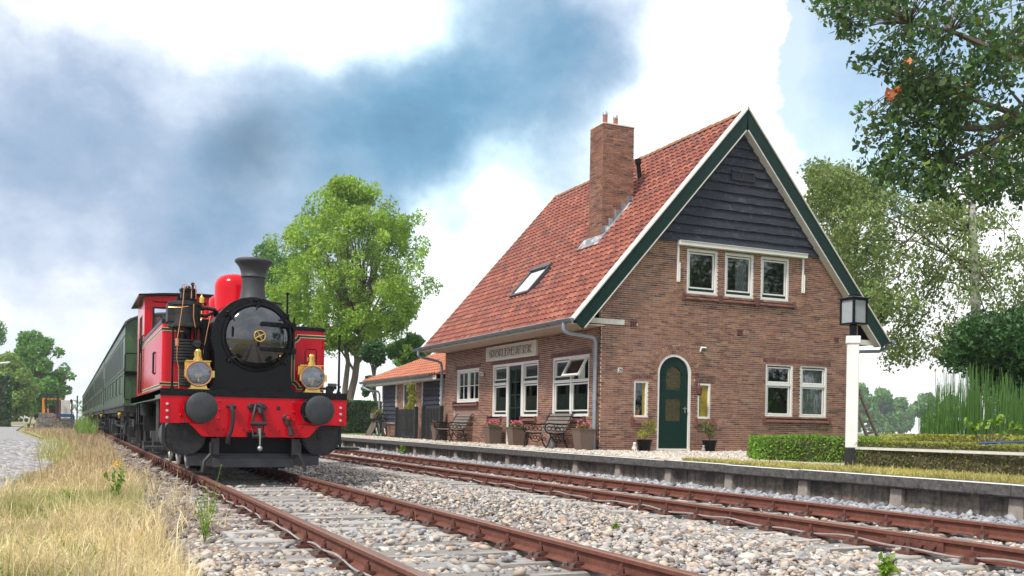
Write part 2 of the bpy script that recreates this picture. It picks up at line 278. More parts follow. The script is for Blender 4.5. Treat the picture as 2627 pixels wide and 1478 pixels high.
class MB:
    def __init__(s): s.v = []; s.f = []; s.mi = []; s.m = 0
    def add(s, vs, fs):
        n = len(s.v); s.v += [tuple(v) for v in vs]
        for f in fs: s.f.append(tuple(n+i for i in f)); s.mi.append(s.m)
        return s
    def box(s, a, b, mp=None):
        (x0, y0, z0), (x1, y1, z1) = a, b
        vs = [(x, y, z) for z in (z0, z1) for y in (y0, y1) for x in (x0, x1)]
        if mp: vs = [mp(*v) for v in vs]
        return s.add(vs, [(0, 2, 3, 1), (4, 5, 7, 6), (0, 1, 5, 4), (2, 6, 7, 3), (0, 4, 6, 2), (1, 3, 7, 5)])
    def obox(s, c, size, mtx):
        vs = [Vector(c) + mtx @ Vector((i*size[0]/2, j*size[1]/2, k*size[2]/2)) for k in (-1, 1) for j in (-1, 1) for i in (-1, 1)]
        return s.add(vs, [(0, 2, 3, 1), (4, 5, 7, 6), (0, 1, 5, 4), (2, 6, 7, 3), (0, 4, 6, 2), (1, 3, 7, 5)])
    def beam(s, p0, p1, w, h, up=(0, 0, 1)):
        p0, p1 = Vector(p0), Vector(p1); d = (p1-p0).normalized(); x = d.cross(Vector(up)).normalized(); z = x.cross(d)
        m = Matrix((x, d, z)).transposed(); return s.obox((p0+p1)/2, (w, (p1-p0).length, h), m)
    def ring_stack(s, rings, cap=True, closed=False):
        n = len(rings[0]); vs = [p for r in rings for p in r]; fs = []
        for k in range(len(rings)-1 + (1 if closed else 0)):
            a, b = k*n, ((k+1) % len(rings))*n
            for i in range(n): fs.append((a+i, a+(i+1) % n, b+(i+1) % n, b+i))
        if cap and not closed: fs += [tuple(range(n))[::-1], tuple((len(rings)-1)*n+i for i in range(n))]
        return s.add(vs, fs)
    def cyl(s, p0, p1, r0, r1=None, n=14, cap=True):
        p0, p1 = Vector(p0), Vector(p1); x, y, d = basis(p1-p0); r1 = r0 if r1 is None else r1
        return s.ring_stack([[p+(x*math.cos(2*math.pi*i/n)+y*math.sin(2*math.pi*i/n))*r for i in range(n)] for p, r in ((p0, r0), (p1, r1))], cap)
    def tube(s, pts, r, n=6, closed=False):
        pts = [Vector(p) for p in pts]; rs = r if isinstance(r, (list, tuple)) else [r]*len(pts); rings = []; px = None
        for i, p in enumerate(pts):
            a = pts[i-1] if (i or closed) else pts[0]; b = pts[(i+1) % len(pts)] if (i < len(pts)-1 or closed) else pts[-1]
            d = (b-a).normalized() if (b-a).length > 1e-7 else Vector((0, 0, 1))
            if px is None: px = basis(d)[0]
            x = (px - d*px.dot(d)).normalized(); px = x; y = d.cross(x)
            rings.append([p+(x*math.cos(2*math.pi*k/n)+y*math.sin(2*math.pi*k/n))*rs[i] for k in range(n)])
        return s.ring_stack(rings, True, closed)
    def lathe(s, prof, o=(0, 0, 0), axis=(0, 0, 1), n=24, cap=True):
        o = Vector(o); x, y, d = basis(axis)
        return s.ring_stack([[o+d*h+(x*math.cos(2*math.pi*i/n)+y*math.sin(2*math.pi*i/n))*r for i in range(n)] for r, h in prof], cap)
    def ball(s, c, r, n=10, sc=(1, 1, 1)):
        c = Vector(c); k = max(4, n//2+1); rings = []
        for j in range(k+1):
            t = math.pi*j/k; q = max(math.sin(t), .02)
            rings.append([c+Vector((r*sc[0]*q*math.cos(2*math.pi*i/n), r*sc[1]*q*math.sin(2*math.pi*i/n), -r*sc[2]*math.cos(t))) for i in range(n)])
        return s.ring_stack(rings)
    def torus(s, c, R, r, axis=(0, 0, 1), n=28, m=8, a0=0, a1=None):
        c = Vector(c); x, y, d = basis(axis)
        if a1 is None: return s.tube([c+(x*math.cos(2*math.pi*i/n)+y*math.sin(2*math.pi*i/n))*R for i in range(n)], r, m, True)
        return s.tube([c+(x*math.cos(a0+(a1-a0)*i/n)+y*math.sin(a0+(a1-a0)*i/n))*R for i in range(n+1)], r, m)
    def prism(s, poly, w0, w1, mp):
        n = len(poly); vs = [mp(u, v, w0) for u, v in poly]+[mp(u, v, w1) for u, v in poly]
        return s.add(vs, [tuple(range(n))[::-1], tuple(range(n, 2*n))]+[(i, (i+1) % n, n+(i+1) % n, n+i) for i in range(n)])
    def build(s, name, mats, parent=None, smooth=35, bevel=0, **props):
        me = bpy.data.meshes.new(name)
        off = Vector((0, 0, 0)); p = parent
        if parent is not None: off = ORG.get(parent.name, Vector((0, 0, 0)))
        me.from_pydata([(v[0]-off.x, v[1]-off.y, v[2]-off.z) for v in s.v], [], s.f)
        ml = mats if isinstance(mats, (list, tuple)) else [mats]
        for m in ml: me.materials.append(M[m] if isinstance(m, str) else m)
        if len(ml) > 1: me.polygons.foreach_set('material_index', s.mi)
        if len(s.f) < 30000:
            b = bmesh.new(); b.from_mesh(me); bmesh.ops.recalc_face_normals(b, faces=b.faces); b.to_mesh(me); b.free()
        if smooth:
            me.polygons.foreach_set('use_smooth', [True]*len(me.polygons)); me.set_sharp_from_angle(angle=math.radians(smooth))
        o = bpy.data.objects.new(name, me); ORG[o.name] = off; link(o, parent, **props); ORG[o.name] = off
        if bevel:
            md = o.modifiers.new('bevel', 'BEVEL'); md.width = bevel; md.segments = 2; md.limit_method = 'ANGLE'
        return o
def inst(src, parent, loc, name=None, rot=None, scale=None):
    o = src.copy(); COL.objects.link(o); o.parent = parent
    if name: o.name = name
    o.location = Vector(loc)-(ORG.get(parent.name, Vector((0, 0, 0))) if parent else Vector((0, 0, 0)))
    if rot is not None: o.rotation_euler = rot
    if scale is not None: o.scale = scale
    return o
def meshobj(name, V, Fc, m, parent=None, k=4, smooth=False, **props):
    """numpy mesh: V (N,3), Fc (M,k)"""
    me = bpy.data.meshes.new(name); off = ORG.get(parent.name, Vector((0, 0, 0))) if parent is not None else Vector((0, 0, 0))
    V = np.asarray(V, dtype=np.float32)-np.array(off, dtype=np.float32); Fc = np.asarray(Fc, dtype=np.int32)
    me.vertices.add(len(V)); me.vertices.foreach_set('co', V.ravel()); me.loops.add(Fc.size); me.loops.foreach_set('vertex_index', Fc.ravel())
    me.polygons.add(len(Fc)); me.polygons.foreach_set('loop_start', np.arange(0, Fc.size, k, dtype=np.int32))
    if smooth: me.polygons.foreach_set('use_smooth', np.ones(len(Fc), dtype=bool))
    me.update(calc_edges=True); me.materials.append(M[m] if isinstance(m, str) else m)
    o = bpy.data.objects.new(name, me); return link(o, parent, **props)
def unit(n):
    a = RNG.normal(size=(n, 3)); return a/np.linalg.norm(a, axis=1)[:, None]
def leaves(pts, size, m, name, parent=None, droop=.0, aspect=.5, jit=.35, **props):
    """one leaf-shaped quad per point"""
    n = len(pts); d = unit(n); d[:, 2] -= droop; d /= np.linalg.norm(d, axis=1)[:, None]
    s = np.cross(d, unit(n)); s /= np.linalg.norm(s, axis=1)[:, None]; nn = np.cross(d, s)
    L = size*(1+jit*RNG.normal(size=(n, 1))).clip(.4, 1.8); w = L*aspect/2
    a = pts-d*L/2; b = pts+s*w-d*L*.05+nn*w*.35; c = pts+d*L/2; e = pts-s*w-d*L*.05+nn*w*.35
    V = np.stack([a, b, c, e], 1).reshape(-1, 3); Fc = np.arange(4*n).reshape(n, 4)
    return meshobj(name, V, Fc, m, parent, **props)
def blobpts(blobs, n, shell=.55, flat=1.):
    """random points in a list of (centre, radius) blobs, thicker near each blob's skin"""
    c = np.array([b[0] for b in blobs], dtype=float); r = np.array([b[1] for b in blobs], dtype=float)
    i = RNG.choice(len(blobs), n, p=r**2.4/np.sum(r**2.4)); rad = RNG.uniform(shell**3, 1, n)**(1/3)
    p = unit(n)*(rad*r[i])[:, None]; p[:, 2] *= flat; return c[i]+p
# ================================================================== ground, tracks, platform
def sheet(name, pts, z, m, kind='structure', zf=None):
    b = MB(); b.add([(x, y, z if zf is None else zf(x, y)) for x, y in pts], [tuple(range(len(pts)))]); return b.build(name, m, kind=kind)
GM = groundmat
M['earth'] = GM('earth', [(.16, .14, .06), (.30, .25, .12), (.22, .22, .07), (.36, .29, .15)], .8, .3, 9)
M['ballast'] = GM('ballast', [(.10, .085, .07), (.30, .25, .20), (.19, .16, .14), (.38, .32, .26)], 22, 1., 19)
M['cobble'] = GM('cobble', [(.13, .12, .11), (.34, .33, .33), (.24, .235, .24), (.42, .41, .40)], 6, .8, 9, patches=((.27, .24, .10), .9, .60))
M['gravel'] = GM('gravel', [(.36, .31, .26), (.58, .52, .44), (.45, .39, .33), (.64, .58, .5)], 26, 1., 30)
M['lawn_ground'] = GM('lawn_ground', [(.30, .27, .09), (.40, .34, .13), (.25, .27, .06), (.43, .36, .17)], 3, .4, 40)
M['turf'] = GM('turf', [(.07, .11, .02), (.13, .17, .04), (.10, .14, .03), (.20, .22, .06)], 2, .5, 20)
sheet('ground', [(-550, -60), (650, -60), (650, 760), (-550, 760)], -.26, 'earth')
sheet('ballast_bed', [(.45, -1), (8.82, -1), (8.82, 150), (.45, 150)], -.20, 'ballast')
sheet('verge', [(-6, -1), (.5, -1), (.5, 80), (-3.2, 80), (-.6, 45), (-.3, 20), (-1.2, 14)], -.215, 'earth')
sheet('path', [(-16, 4), (-3.5, 4), (-1.0, 15), (-.45, 24), (-.5, 39), (-1.8, 55), (-3.6, 80), (-5, 130), (-14, 130)], -.19, 'cobble')
sheet('garden_ground', [(9.0, -3), (140, -3), (140, 160), (9.0, 160)], .285, 'turf')
sheet('platform_surface', [(8.98, 10), (11.9, 10), (15.0, 19.6), (11.2, 19.6), (11.2, 32), (10.9, 60), (8.98, 60)], .305, 'gravel')
sheet('lawn', [(8.98, -1), (10.2, -1), (10.2, 10.4), (9.7, 11.9), (8.98, 13.4)], .311, 'lawn_ground')
V = []; rs = random.Random(5); y = 13.5
while y < 47:
    st_ = .105*(1+max(0, y-24)*.03); xr = (-1.0+(y-13.5)*.055 if y < 24 else -.45); x = -11-rs.random()*.2 if y > 20 else -7
    while x < xr:
        w_ = rs.uniform(.17, .23)*(1+max(0, y-24)*.02)
        if rs.random() > .03: dz, tl = rs.gauss(0, .006), rs.gauss(0, .010); V.append((x, y+rs.uniform(-.006, .006), w_-.014, st_-.016, dz, tl))
        x += w_
    y += st_
def sett_mesh():
    vs, fs = [], []
    for x, y, w_, d_, dz, tl in V:
        n = len(vs); z = -.172+dz; vs += [(x, y, z-.03), (x+w_, y, z-.03), (x+w_, y+d_, z-.03), (x, y+d_, z-.03), (x+.012, y+.01, z-tl), (x+w_-.012, y+.01, z-tl*.3), (x+w_-.012, y+d_-.01, z+tl), (x+.012, y+d_-.01, z+tl*.6)]
        fs += [(n, n+1, n+5, n+4), (n+1, n+2, n+6, n+5), (n+2, n+3, n+7, n+6), (n+3, n, n+4, n+7), (n+4, n+5, n+6, n+7)]
    return vs, fs
M['sett'] = mat('sett', None, .75, var=.2, scale=20, colors=[(.30, .29, .30), (.20, .195, .20), (.38, .37, .38), (.26, .25, .25), (.44, .42, .41), (.33, .31, .29)], dirt=((.30, .26, .13), .8, .60, .8), co='World')
vs, fs = sett_mesh(); o_ = meshobj('cobbles', vs, fs, 'sett', kind='stuff')
# rails
def rail_profile(x, s=1):
    P = [(-.0625, -.140), (.0625, -.140), (.0625, -.130), (.010, -.112), (.008, -.045), (.034, -.032), (.034, -.006), (.026, 0), (-.026, 0), (-.034, -.006), (-.034, -.032), (-.008, -.045), (-.010, -.112), (-.0625, -.130)]
    return [(x+a, b) for a, b in P]
def clip_mesh():
    b = MB(); b.box((-.15, -.085, -.160), (.15, .085, -.138))
    for s in (-1, 1):
        b.box((s*.085-.028, -.055, -.138), (s*.085+.028, .055, -.108)); b.box((s*.058-.03, -.04, -.118), (s*.058+.03, .04, -.098))
        b.cyl((s*.072, 0, -.1), (s*.072, 0, -.062), .021, n=6); b.cyl((s*.072, 0, -.062), (s*.072, 0, -.035), .011, n=6)
        b.m = 1
        for q in (-.05, .05): b.cyl((s*.128, q, -.14), (s*.128, q, -.112), .019, n=6)
        b.m = 0
    return b
def track(cx, x0, x1, label, ymax, ypad):
    t = thing('railway_track', label, 'railway track', (cx, 10, -.2), 'railway tracks')
    for x in (x0, x1):
        b = MB(); pr = rail_profile(x); n = len(pr); vs = [(a, -1.5, z) for a, z in pr]+[(a, 140, z) for a, z in pr]
        b.add(vs, [tuple(range(n))[::-1], tuple(range(n, 2*n))])
        for i in range(n):
            b.m = 1 if i in (6, 7, 8) else 0; b.add([vs[i], vs[(i+1) % n], vs[n+(i+1) % n], vs[n+i]], [(0, 1, 2, 3)])
        b.build('rail', ['rust', 'rail_top'], t, smooth=0)
    sl = MB(); sl.box((-1.28, -.125, -.10), (1.28, .125, .0)); slm = None; cl = None
    n = int((ymax-3)/.6)
    for k in range(n):
        y = 3.0+k*.6+random.uniform(-.02, .02); cxx = cx+random.uniform(-.06, .06)
        if slm is None: slm = sl.build('sleeper', 'sleeper', None, bevel=.012); slm.parent = t; o = slm
        else: o = inst(slm, t, (cxx, y, 0), 'sleeper')
        o.location = Vector((cxx, y, -.158+random.uniform(-.008, .004)))-ORG[t.name]; o.rotation_euler.z = random.uniform(-.018, .018)
        for x in (x0, x1):
            if cl is None: cl = clip_mesh().build('rail_clip', ['clip', 'screw'], None, smooth=0); cl.parent = t; o = cl
            else: o = inst(cl, t, (x, y, 0), 'rail_clip')
            o.location = Vector((x, y, 0))-ORG[t.name]
    pass
    return t
T1 = track(2.545, 1.80, 3.29, 'rusty railway track in front of the red locomotive with many grey sleepers showing', 46, 0)
T2 = track(7.15, 6.38, 7.92, 'rusty railway track beside the concrete platform edge, its sleepers mostly buried in gravel', 42, 0)
def fishplate(t, x, y):
    b = MB()
    for s in (-1, 1):
        b.box((x+s*.012, y-.3, -.115), (x+s*.03, y+.3, -.04))
        for q in (-.22, -.09, .09, .22): b.cyl((x+s*.03, y+q, -.078), (x+s*.055, y+q, -.078), .02, n=6)
    b.build('fishplate', 'clip', t, smooth=0)
fishplate(T1, 1.80, 15.0); fishplate(T1, 3.29, 16.4); fishplate(T2, 6.38, 6.0); fishplate(T2, 7.92, 4.9)
def cable(name, x, y0, y1, label, seed):
    p = []; y = y0
    while y < y1: p.append((x+.012*math.sin(y*2.3+seed)+.008*math.sin(y*5.1), y, -.108+.012*math.sin(y*3.4+seed)+.008*math.sin(y*7.7))); y += .1
    b = MB(); b.tube(p, .0075, 5); o = b.build(name, 'grey'); tag(o, label, 'cable', 'cables along the rails')
cable('cable', 1.715, 3, 15, 'thin grey cable along the foot of the rail of the track before the locomotive', 3)
cable('cable', 6.30, 3.5, 36, 'thin wavy grey cable along the rail of the track by the platform', 4)
# stones
def ico(sub):
    b = bmesh.new(); bmesh.ops.create_icosphere(b, subdivisions=sub, radius=1); v = np.array([x.co[:] for x in b.verts]); f = np.array([[w.index for w in x.verts] for x in b.faces]); b.free(); return v, f
IV_, IF_ = ico(1)
OV = np.array([(1, 0, 0), (-1, 0, 0), (0, 1, 0), (0, -1, 0), (0, 0, 1), (0, 0, -1)], float); OF = np.array([(0, 2, 4), (2, 1, 4), (1, 3, 4), (3, 0, 4), (2, 0, 5), (1, 2, 5), (3, 1, 5), (0, 3, 5)])
def stones(name, pts, size, m, flat=.62, jit=.4, parent=None, lo=False):
    IV, IF = (OV*1.12, OF) if lo else (IV_, IF_)
    n = len(pts); k = len(IV)
    s = size*np.exp(RNG.normal(size=(n, 1))*jit).clip(.45, 2.3)
    V = IV[None]*(1+.24*RNG.normal(size=(n, k, 3)).clip(-1.6, 1.6))*s[:, None]
    V *= np.stack([RNG.uniform(.8, 1.35, n), RNG.uniform(.7, 1.1, n), RNG.uniform(.75, 1.1, n)*flat], 1)[:, None]
    a = RNG.uniform(0, 6.283, n); ca, sa = np.cos(a)[:, None], np.sin(a)[:, None]; tl = RNG.uniform(-.5, .5, (n, 1))
    X = V[:, :, 0]*ca-V[:, :, 1]*sa; Y = V[:, :, 0]*sa+V[:, :, 1]*ca; Z = V[:, :, 2]+tl*V[:, :, 0]
    V = np.stack([X, Y, Z], 2)+pts[:, None]
    Fc = (IF[None]+(np.arange(n)*k)[:, None, None]).reshape(-1, 3)
    return meshobj(name, V.reshape(-1, 3), Fc, m, parent, k=3, kind='stuff')
def scatter(n, x0, x1, y0, y1, near=1.0):
    y = y0*(y1/y0)**RNG.uniform(0, 1, n) if near else RNG.uniform(y0, y1, n)
    return np.stack([RNG.uniform(x0, x1, n), y, np.zeros(n)], 1)
def bed_height(p):
    """crib between sleepers lies about level with their tops; away from the rails it heaps a little"""
    x, y = p[:, 0], p[:, 1]; z = np.full(len(p), -.195)
    z += .03*np.sin(x*2.1+y*.7)*np.sin(y*1.3)*.6
    z += np.where((x > 4.1) & (x < 5.8), .05*np.sin((x-4.1)/1.7*math.pi), 0)
    for c in (2.545, 7.15):
        ins = np.abs(x-c) < 1.25; ph = np.abs(((y-3.0)/.6+.5) % 1-.5); on = RNG.uniform(0, 1, len(p)) < .08; z = np.where(ins & (ph < .19), np.where(on, -.150, z-(.030 if c < 4 else .004)), z)
    return z
def off_rail(p):
    k = np.ones(len(p), bool)
    for x in (1.80, 3.29, 6.38, 7.92): k &= np.abs(p[:, 0]-x) > .085
    return p[k]
p = scatter(70000, .80, 8.5, 3.6, 27); p = off_rail(p); p[:, 2] = bed_height(p)+RNG.uniform(-.008, .016, len(p))
fr = p[:, 1] < 9
far = p[~fr]; sz = .0175+.0006*(far[:, 1:2]-9)
stones('gravel', p[fr], .0195, 'stone', jit=.45); stones('gravel', far, sz, 'stone', lo=far[:, 1].min() > 0)
p = scatter(5200, .80, 8.5, 3.6, 16); p = off_rail(p); p[:, 2] = bed_height(p)+.010; stones('gravel', p, .035, 'stone', jit=.25)
p = scatter(7000, .95, 8.5, 26, 60); p = off_rail(p); p[:, 2] = bed_height(p)+.01; stones('gravel', p, .05, 'stone', lo=True)
p = scatter(13000, 8.03, 8.74, 3.5, 40); p[:, 2] = -.185+.14*((p[:, 0]-8.03)/.7)+RNG.uniform(-.01, .02, len(p)); stones('gravel', p, .026+.0006*p[:, 1:2], 'stone_grey', lo=True)
p = scatter(9000, .25, 1.68, 9, 50); p[:, 2] = -.19+RNG.uniform(-.01, .02, len(p)); stones('gravel', p, .024+.0007*p[:, 1:2], 'stone_brown', lo=True)
p = scatter(13000, 9.05, 11.0, 11, 40); p = p[(p[:, 0] < 10.84) | (p[:, 1] < 19.2)]; p = p[p[:, 0] > 9.02+np.clip((13.2-p[:, 1])*.42, 0, 3)]; p[:, 2] = .31; stones('gravel', p, .016+.0004*p[:, 1:2], 'pebble', .4, lo=True)
p = np.stack([RNG.uniform(11, 14.8, 5000), RNG.uniform(13.5, 19.25, 5000), np.full(5000, .31)], 1); stones('gravel', p, .024, 'pebble', .4, lo=True)
# platform wall
pf = thing('platform', None, None, (8.9, 20, 0), kind='structure')
py0, pitch = 6.95-1.585*4, 1.585
cop = None; pst = None; pan = None
for k in range(40):
    y = py0+k*pitch
    if cop is None:
        b = MB(); L = pitch-.006
        b.prism([(0, -.0), (.34, 0), (.34, -.128), (.02, -.128), (0, -.11)], 0, L, lambda u, v, w: (u, w, v)); b.m = 1
        b.box((.004, .002, .0), (.13, L-.002, .004)); cop = o1 = b.build('coping_slab', ['coping', 'paintedge'], None, smooth=0)
        b = MB(); b.prism([(0, 0), (.16, 0), (.16, -.5), (-.035, -.5)], -.085, .085, lambda u, v, w: (u, w*(1.0+.25*(-v)), v)); pst = o2 = b.build('concrete_post', 'post', None, smooth=0, bevel=.01)
        b = MB(); b.box((.06, .085, -.5), (.12, pitch-.085, 0)); pan = o3 = b.build('concrete_panel', 'concrete', None, smooth=0)
        for o in (o1, o2, o3): o.parent = pf
    else:
        o1 = inst(cop, pf, (0, 0, 0), 'coping_slab'); o2 = inst(pst, pf, (0, 0, 0), 'concrete_post'); o3 = inst(pan, pf, (0, 0, 0), 'concrete_panel')
    j = random.uniform(-.006, .006)
    for o, x, z in ((o1, 8.66, .318+j), (o2, 8.74, .187), (o3, 8.74, .186)): o.location = Vector((x, y+(random.uniform(-.003, .003) if o is o1 else 0), z))-ORG[pf.name]

# ================================================================== grass
def blades(name, pts, h, w, m, lean=.5, **props):
    n = len(pts); a = RNG.uniform(0, 6.283, n); dx, dy = np.cos(a), np.sin(a); H = (h*np.exp(RNG.normal(size=n)*.35)).clip(.02, 1.5)
    ln = np.abs(RNG.normal(size=n))*lean*H; b = RNG.uniform(0, 6.283, n); lx, ly = np.cos(b)*ln, np.sin(b)*ln; ww = w if np.isscalar(w) else w
    base = pts; mid = pts+np.stack([lx*.35, ly*.35, H*.6], 1); tip = pts+np.stack([lx, ly, H*(1-.25*np.minimum(ln/H, 1.2))], 1)
    s = np.stack([dx*ww, dy*ww, 0*dx], 1)
    V = np.stack([base-s, base+s, mid+s*.7, mid-s*.7, tip, tip+s*.25], 1).reshape(-1, 3); i = (np.arange(n)*6)[:, None]
    Fc = np.concatenate([i+np.array([[0, 1, 2, 3]]), i+np.array([[3, 2, 5, 4]])], 0)
    return meshobj(name, V, Fc, m, kind='stuff', **props)
def verge_pts(n, y0, y1, xl, xr):
    y = y0*(y1/y0)**RNG.uniform(0, 1, n); a = np.interp(y, *xl); b = np.interp(y, *xr); x = a+(b-a)*RNG.beta(1.6, 1.25, n)
    return np.stack([x, y, np.full(n, -.21)], 1)
XL = ([3, 12, 15.5, 20, 24, 39, 60, 82], [-5, -2.2, -.75, -.1, .05, .0, -1.4, -3.2]); XR = ([3, 5, 7, 9, 14, 20, 30, 50, 82], [.45, .66, .74, .76, .84, .92, 1.1, 1.3, 1.4])
p = verge_pts(64000, 4.0, 17, XL, XR); keep = (np.sin(p[:, 0]*4.3+p[:, 1]*.9)*np.sin(p[:, 1]*1.9-p[:, 0]*1.3) < .42) | (RNG.uniform(0, 1, len(p)) < .3); p = p[keep]; h = .085+.085*np.clip((p[:, 0]+1)/2, 0, 1)+.05*np.clip(np.sin(p[:, 0]*3.1+p[:, 1]*1.3), 0, 1)
wv = np.sin(p[:, 0]*1.7+p[:, 1]*.6)+np.sin(p[:, 0]*.9-p[:, 1]*1.1+2)
k = wv > .5; blades('dry_grass', p[k], h[k]*.95, .0032+.00012*p[k, 1], 'dry_olive', .7); blades('dry_grass', p[~k], h[~k], .0032+.00012*p[~k, 1], 'dry', .85)
p = verge_pts(1500, 4.0, 17, XL, XR); blades('dry_grass', p, .27, .0030+.00012*p[:, 1], 'dry', .9)
p = verge_pts(12000, 15, 40, XL, XR); blades('dry_grass', p, .20, .0048+.00022*p[:, 1], 'dry_pink', .45)
p = verge_pts(10000, 15, 40, XL, XR); blades('dry_grass', p, .17, .0048+.00022*p[:, 1], 'dry', .5)
p = verge_pts(12000, 36, 84, XL, XR); blades('dry_grass', p, .20, .004+.0003*p[:, 1], 'dry_pink', .4)
p = verge_pts(3200, 24, 60, ([3, 82], [-.3, -2.0]), ([3, 82], [.55, .2])); blades('dry_grass', p, .17, .010, 'dry_olive', .5)
p = verge_pts(6000, 4.2, 18, ([3, 12, 18], [-3.5, -2, -.9]), ([3, 18], [.2, .3])); kk = np.sin(p[:, 0]*2.1+2)+np.sin(p[:, 1]*1.2+p[:, 0]) > .35; p = p[kk]; blades('green_grass', p, .13, .005, 'lightleaf', .7)
p = np.stack([RNG.uniform(.6, 1.3, 500), RNG.uniform(9, 19, 500), np.full(500, -.2)], 1); blades('dry_grass', p, .22, .005, 'dry', .8)
p = np.stack([RNG.uniform(.35, 1.25, 2600), RNG.uniform(52, 80, 2600), np.full(2600, -.2)], 1); blades('green_grass', p, .55, .02, 'lightleaf', .25)
p = np.stack([RNG.uniform(-6, -.4, 2500), RNG.uniform(18, 70, 2500), np.full(2500, -.19)], 1)
kp = (np.sin(p[:, 0]*2.3+1)*np.sin(p[:, 1]*.55) > .45); blades('path_grass', p[kp], .07, .012, 'dry', .8)
n = 42000; y = 4.5*(13.3/4.5)**RNG.uniform(0, 1, n); xr = np.interp(y, [4, 10.4, 11.9, 13.4, 14.4], [10.15, 10.15, 9.75, 9.1, 9.02]); p = np.stack([9.02+(xr-9.02)*RNG.uniform(0, 1, n), y, np.full(n, .31)], 1)
blades('lawn_grass', p, .045, .004+.0002*p[:, 1], 'lawn', .9)
# ================================================================== station building
XW, YG, ZB = 10.85, 19.30, .30        # platform-side wall, gable wall, base
XE, XR, XV, SLP = 18.36, 14.61, 10.10, 1.157   # far wall, ridge, eaves line, roof slope
HW, RZ = XR-XV, 3.20+(XR-XV)*SLP
gab = lambda u, v, w=0: (u, YG-w, v)  # u = X, v = Z, w = out of the wall
fac = lambda u, v, w=0: (XW-w, u, v)  # u = Y
st = thing('station_building', 'brown brick station house with steep red tiled roof and black boarded gable', 'station house', (XR, 24.3, ZB))
def roofz(x, d=0): return 3.20+SLP*((x if x < XR else 2*XR-x)-XV)-d     # underside plane of the tiles
C_H, B_L, J = .0487, .209, .0115
def brickwork(name, mp, z0, z1, span, openings=(), arch=None, parent=st, pick=0, key=None, depth=.11, L=B_L, end=None):
    """courses of bricks in running bond on a recessed mortar wall; returns the wall part"""
    wall = MB(); full = []; rest = MB(); k = 0; z = z0
    while z < z1-.01:
        zc = z+C_H/2; a, b = span(zc); cuts = [(o[0], o[1]) for o in openings if o[2] < zc < o[3]]
        if arch and zc > arch[1]-1e-6 and zc < arch[1]+arch[2]: h = math.sqrt(arch[2]**2-(zc-arch[1])**2); cuts.append((arch[0]-h, arch[0]+h))
        cuts.sort(); segs = []; c = a
        for p, q in cuts:
            if p > c: segs.append((c, min(p, b)))
            c = max(c, q)
        if c < b: segs.append((c, b))
        for p, q in segs:
            if q-p < .01: continue
            wall.box((p, z, 0), (q, min(z+C_H, z1), -depth), lambda u, v, w: mp(u, v, w))
            g = math.floor(p/L)*L-(L/2 if k % 2 else 0)
            while g < q:
                s, e = max(g, p), min(g+L-J, q)
                if e-s > .025:
                    pr = .007+random.uniform(0, .004)
                    if pick and e-s > L-J-.001: full.append((s, z, pr))
                    else: rest.box((s, z+J/2, -.01), (e, z+C_H-J/2, pr), lambda u, v, w: mp(u, v, w))
                g += L
        z += C_H; k += 1
    wo = wall.build('wall', 'mortar', parent, smooth=0); src = None
    full.sort(key=lambda t: (Vector(mp(t[0], t[1], 0))-EYE).length)
    for i, (s, z, pr) in enumerate(full):
        if i < pick:
            if src is None:
                q = MB(); o0 = mp(0, 0, 0); q.box((0, 0, -.012), (L-J, C_H-J, .008), lambda u, v, w: [c-d for c, d in zip(mp(u, v, w), o0)])
                ORG['__z'] = Vector((0, 0, 0)); src = q.build('brick', 'brick', None, smooth=0); src.parent = wo; o = src
            else: o = src.copy(); COL.objects.link(o); o.parent = wo
            o.location = Vector(mp(s, z+J/2, random.uniform(-.001, .003)))-ORG[wo.name]
        else: rest.box((s, z+J/2, -.01), (s+L-J, z+C_H-J/2, pr), lambda u, v, w: mp(u, v, w))
    if rest.v: rest.build('brickwork', 'brick', wo, smooth=0, kind='stuff')
    return wo
SC = .565; AX, AZ, AR = 12.825, 2.095, .462          # arched door: centre, springing, radius
G_OPEN = [(13.11, 13.98, 4.01, 5.06), (14.19, 15.04, 4.01, 5.06), (15.26, 16.12, 4.01, 5.06), (AX-AR, AX+AR, ZB, AZ), (11.73, 12.11, 1.07, 1.91), (13.48, 13.85, 1.07, 1.91),
          (15.455, 16.30, 1.155, 2.465), (16.525, 17.38, 1.155, 2.465), (11.66, 12.24, 1.95, 2.045), (13.40, 13.99, 1.93, 2.03), (15.37, 17.49, 2.485, 2.58), (15.40, 17.48, 1.02, 1.115),
          (13.05, 16.25, 3.86, 3.96), (11.60, 11.78, 3.14, 3.27), (14.58, 14.75, 3.10, 3.24), (17.59, 17.755, 3.08, 3.22)]
wg = brickwork('gable', gab, ZB, 5.19, lambda z: (XW, XE) if z < 3.2 else (max(XW, XV+(z-3.05)/SLP), min(XE, 2*XR-XV-(z-3.05)/SLP)), G_OPEN, (AX, AZ, AR+.21), pick=300)
F_OPEN = [(26.47, 28.26, 1.50, 2.50), (24.46, 25.46, 1.07, 2.515), (23.48, 24.47, ZB, 2.515), (22.50, 23.49, 1.07, 2.515), (19.81, 21.69, 1.07, 2.51),
          (22.45, 25.55, 2.515, 2.62), (19.70, 21.80, 2.51, 2.62), (26.35, 28.40, 2.50, 2.61), (26.48, 28.53, 1.39, 1.50), (24.80, 25.72, .95, 1.06), (22.55, 23.48, .95, 1.06), (19.93, 21.9, .95, 1.06), (26.49, 28.52, 1.10, 1.39)]
wf = brickwork('facade', fac, ZB, 3.14, lambda z: (YG+.004, 29.30), F_OPEN)
b = MB()                                             # the two walls away from the platform, floors, the dark rooms behind the windows
b.box((XW+.11, 29.20, ZB), (XE, 29.30, 3.2)); b.box((XE-.11, YG+.11, ZB), (XE-.002, 29.19, 3.2))
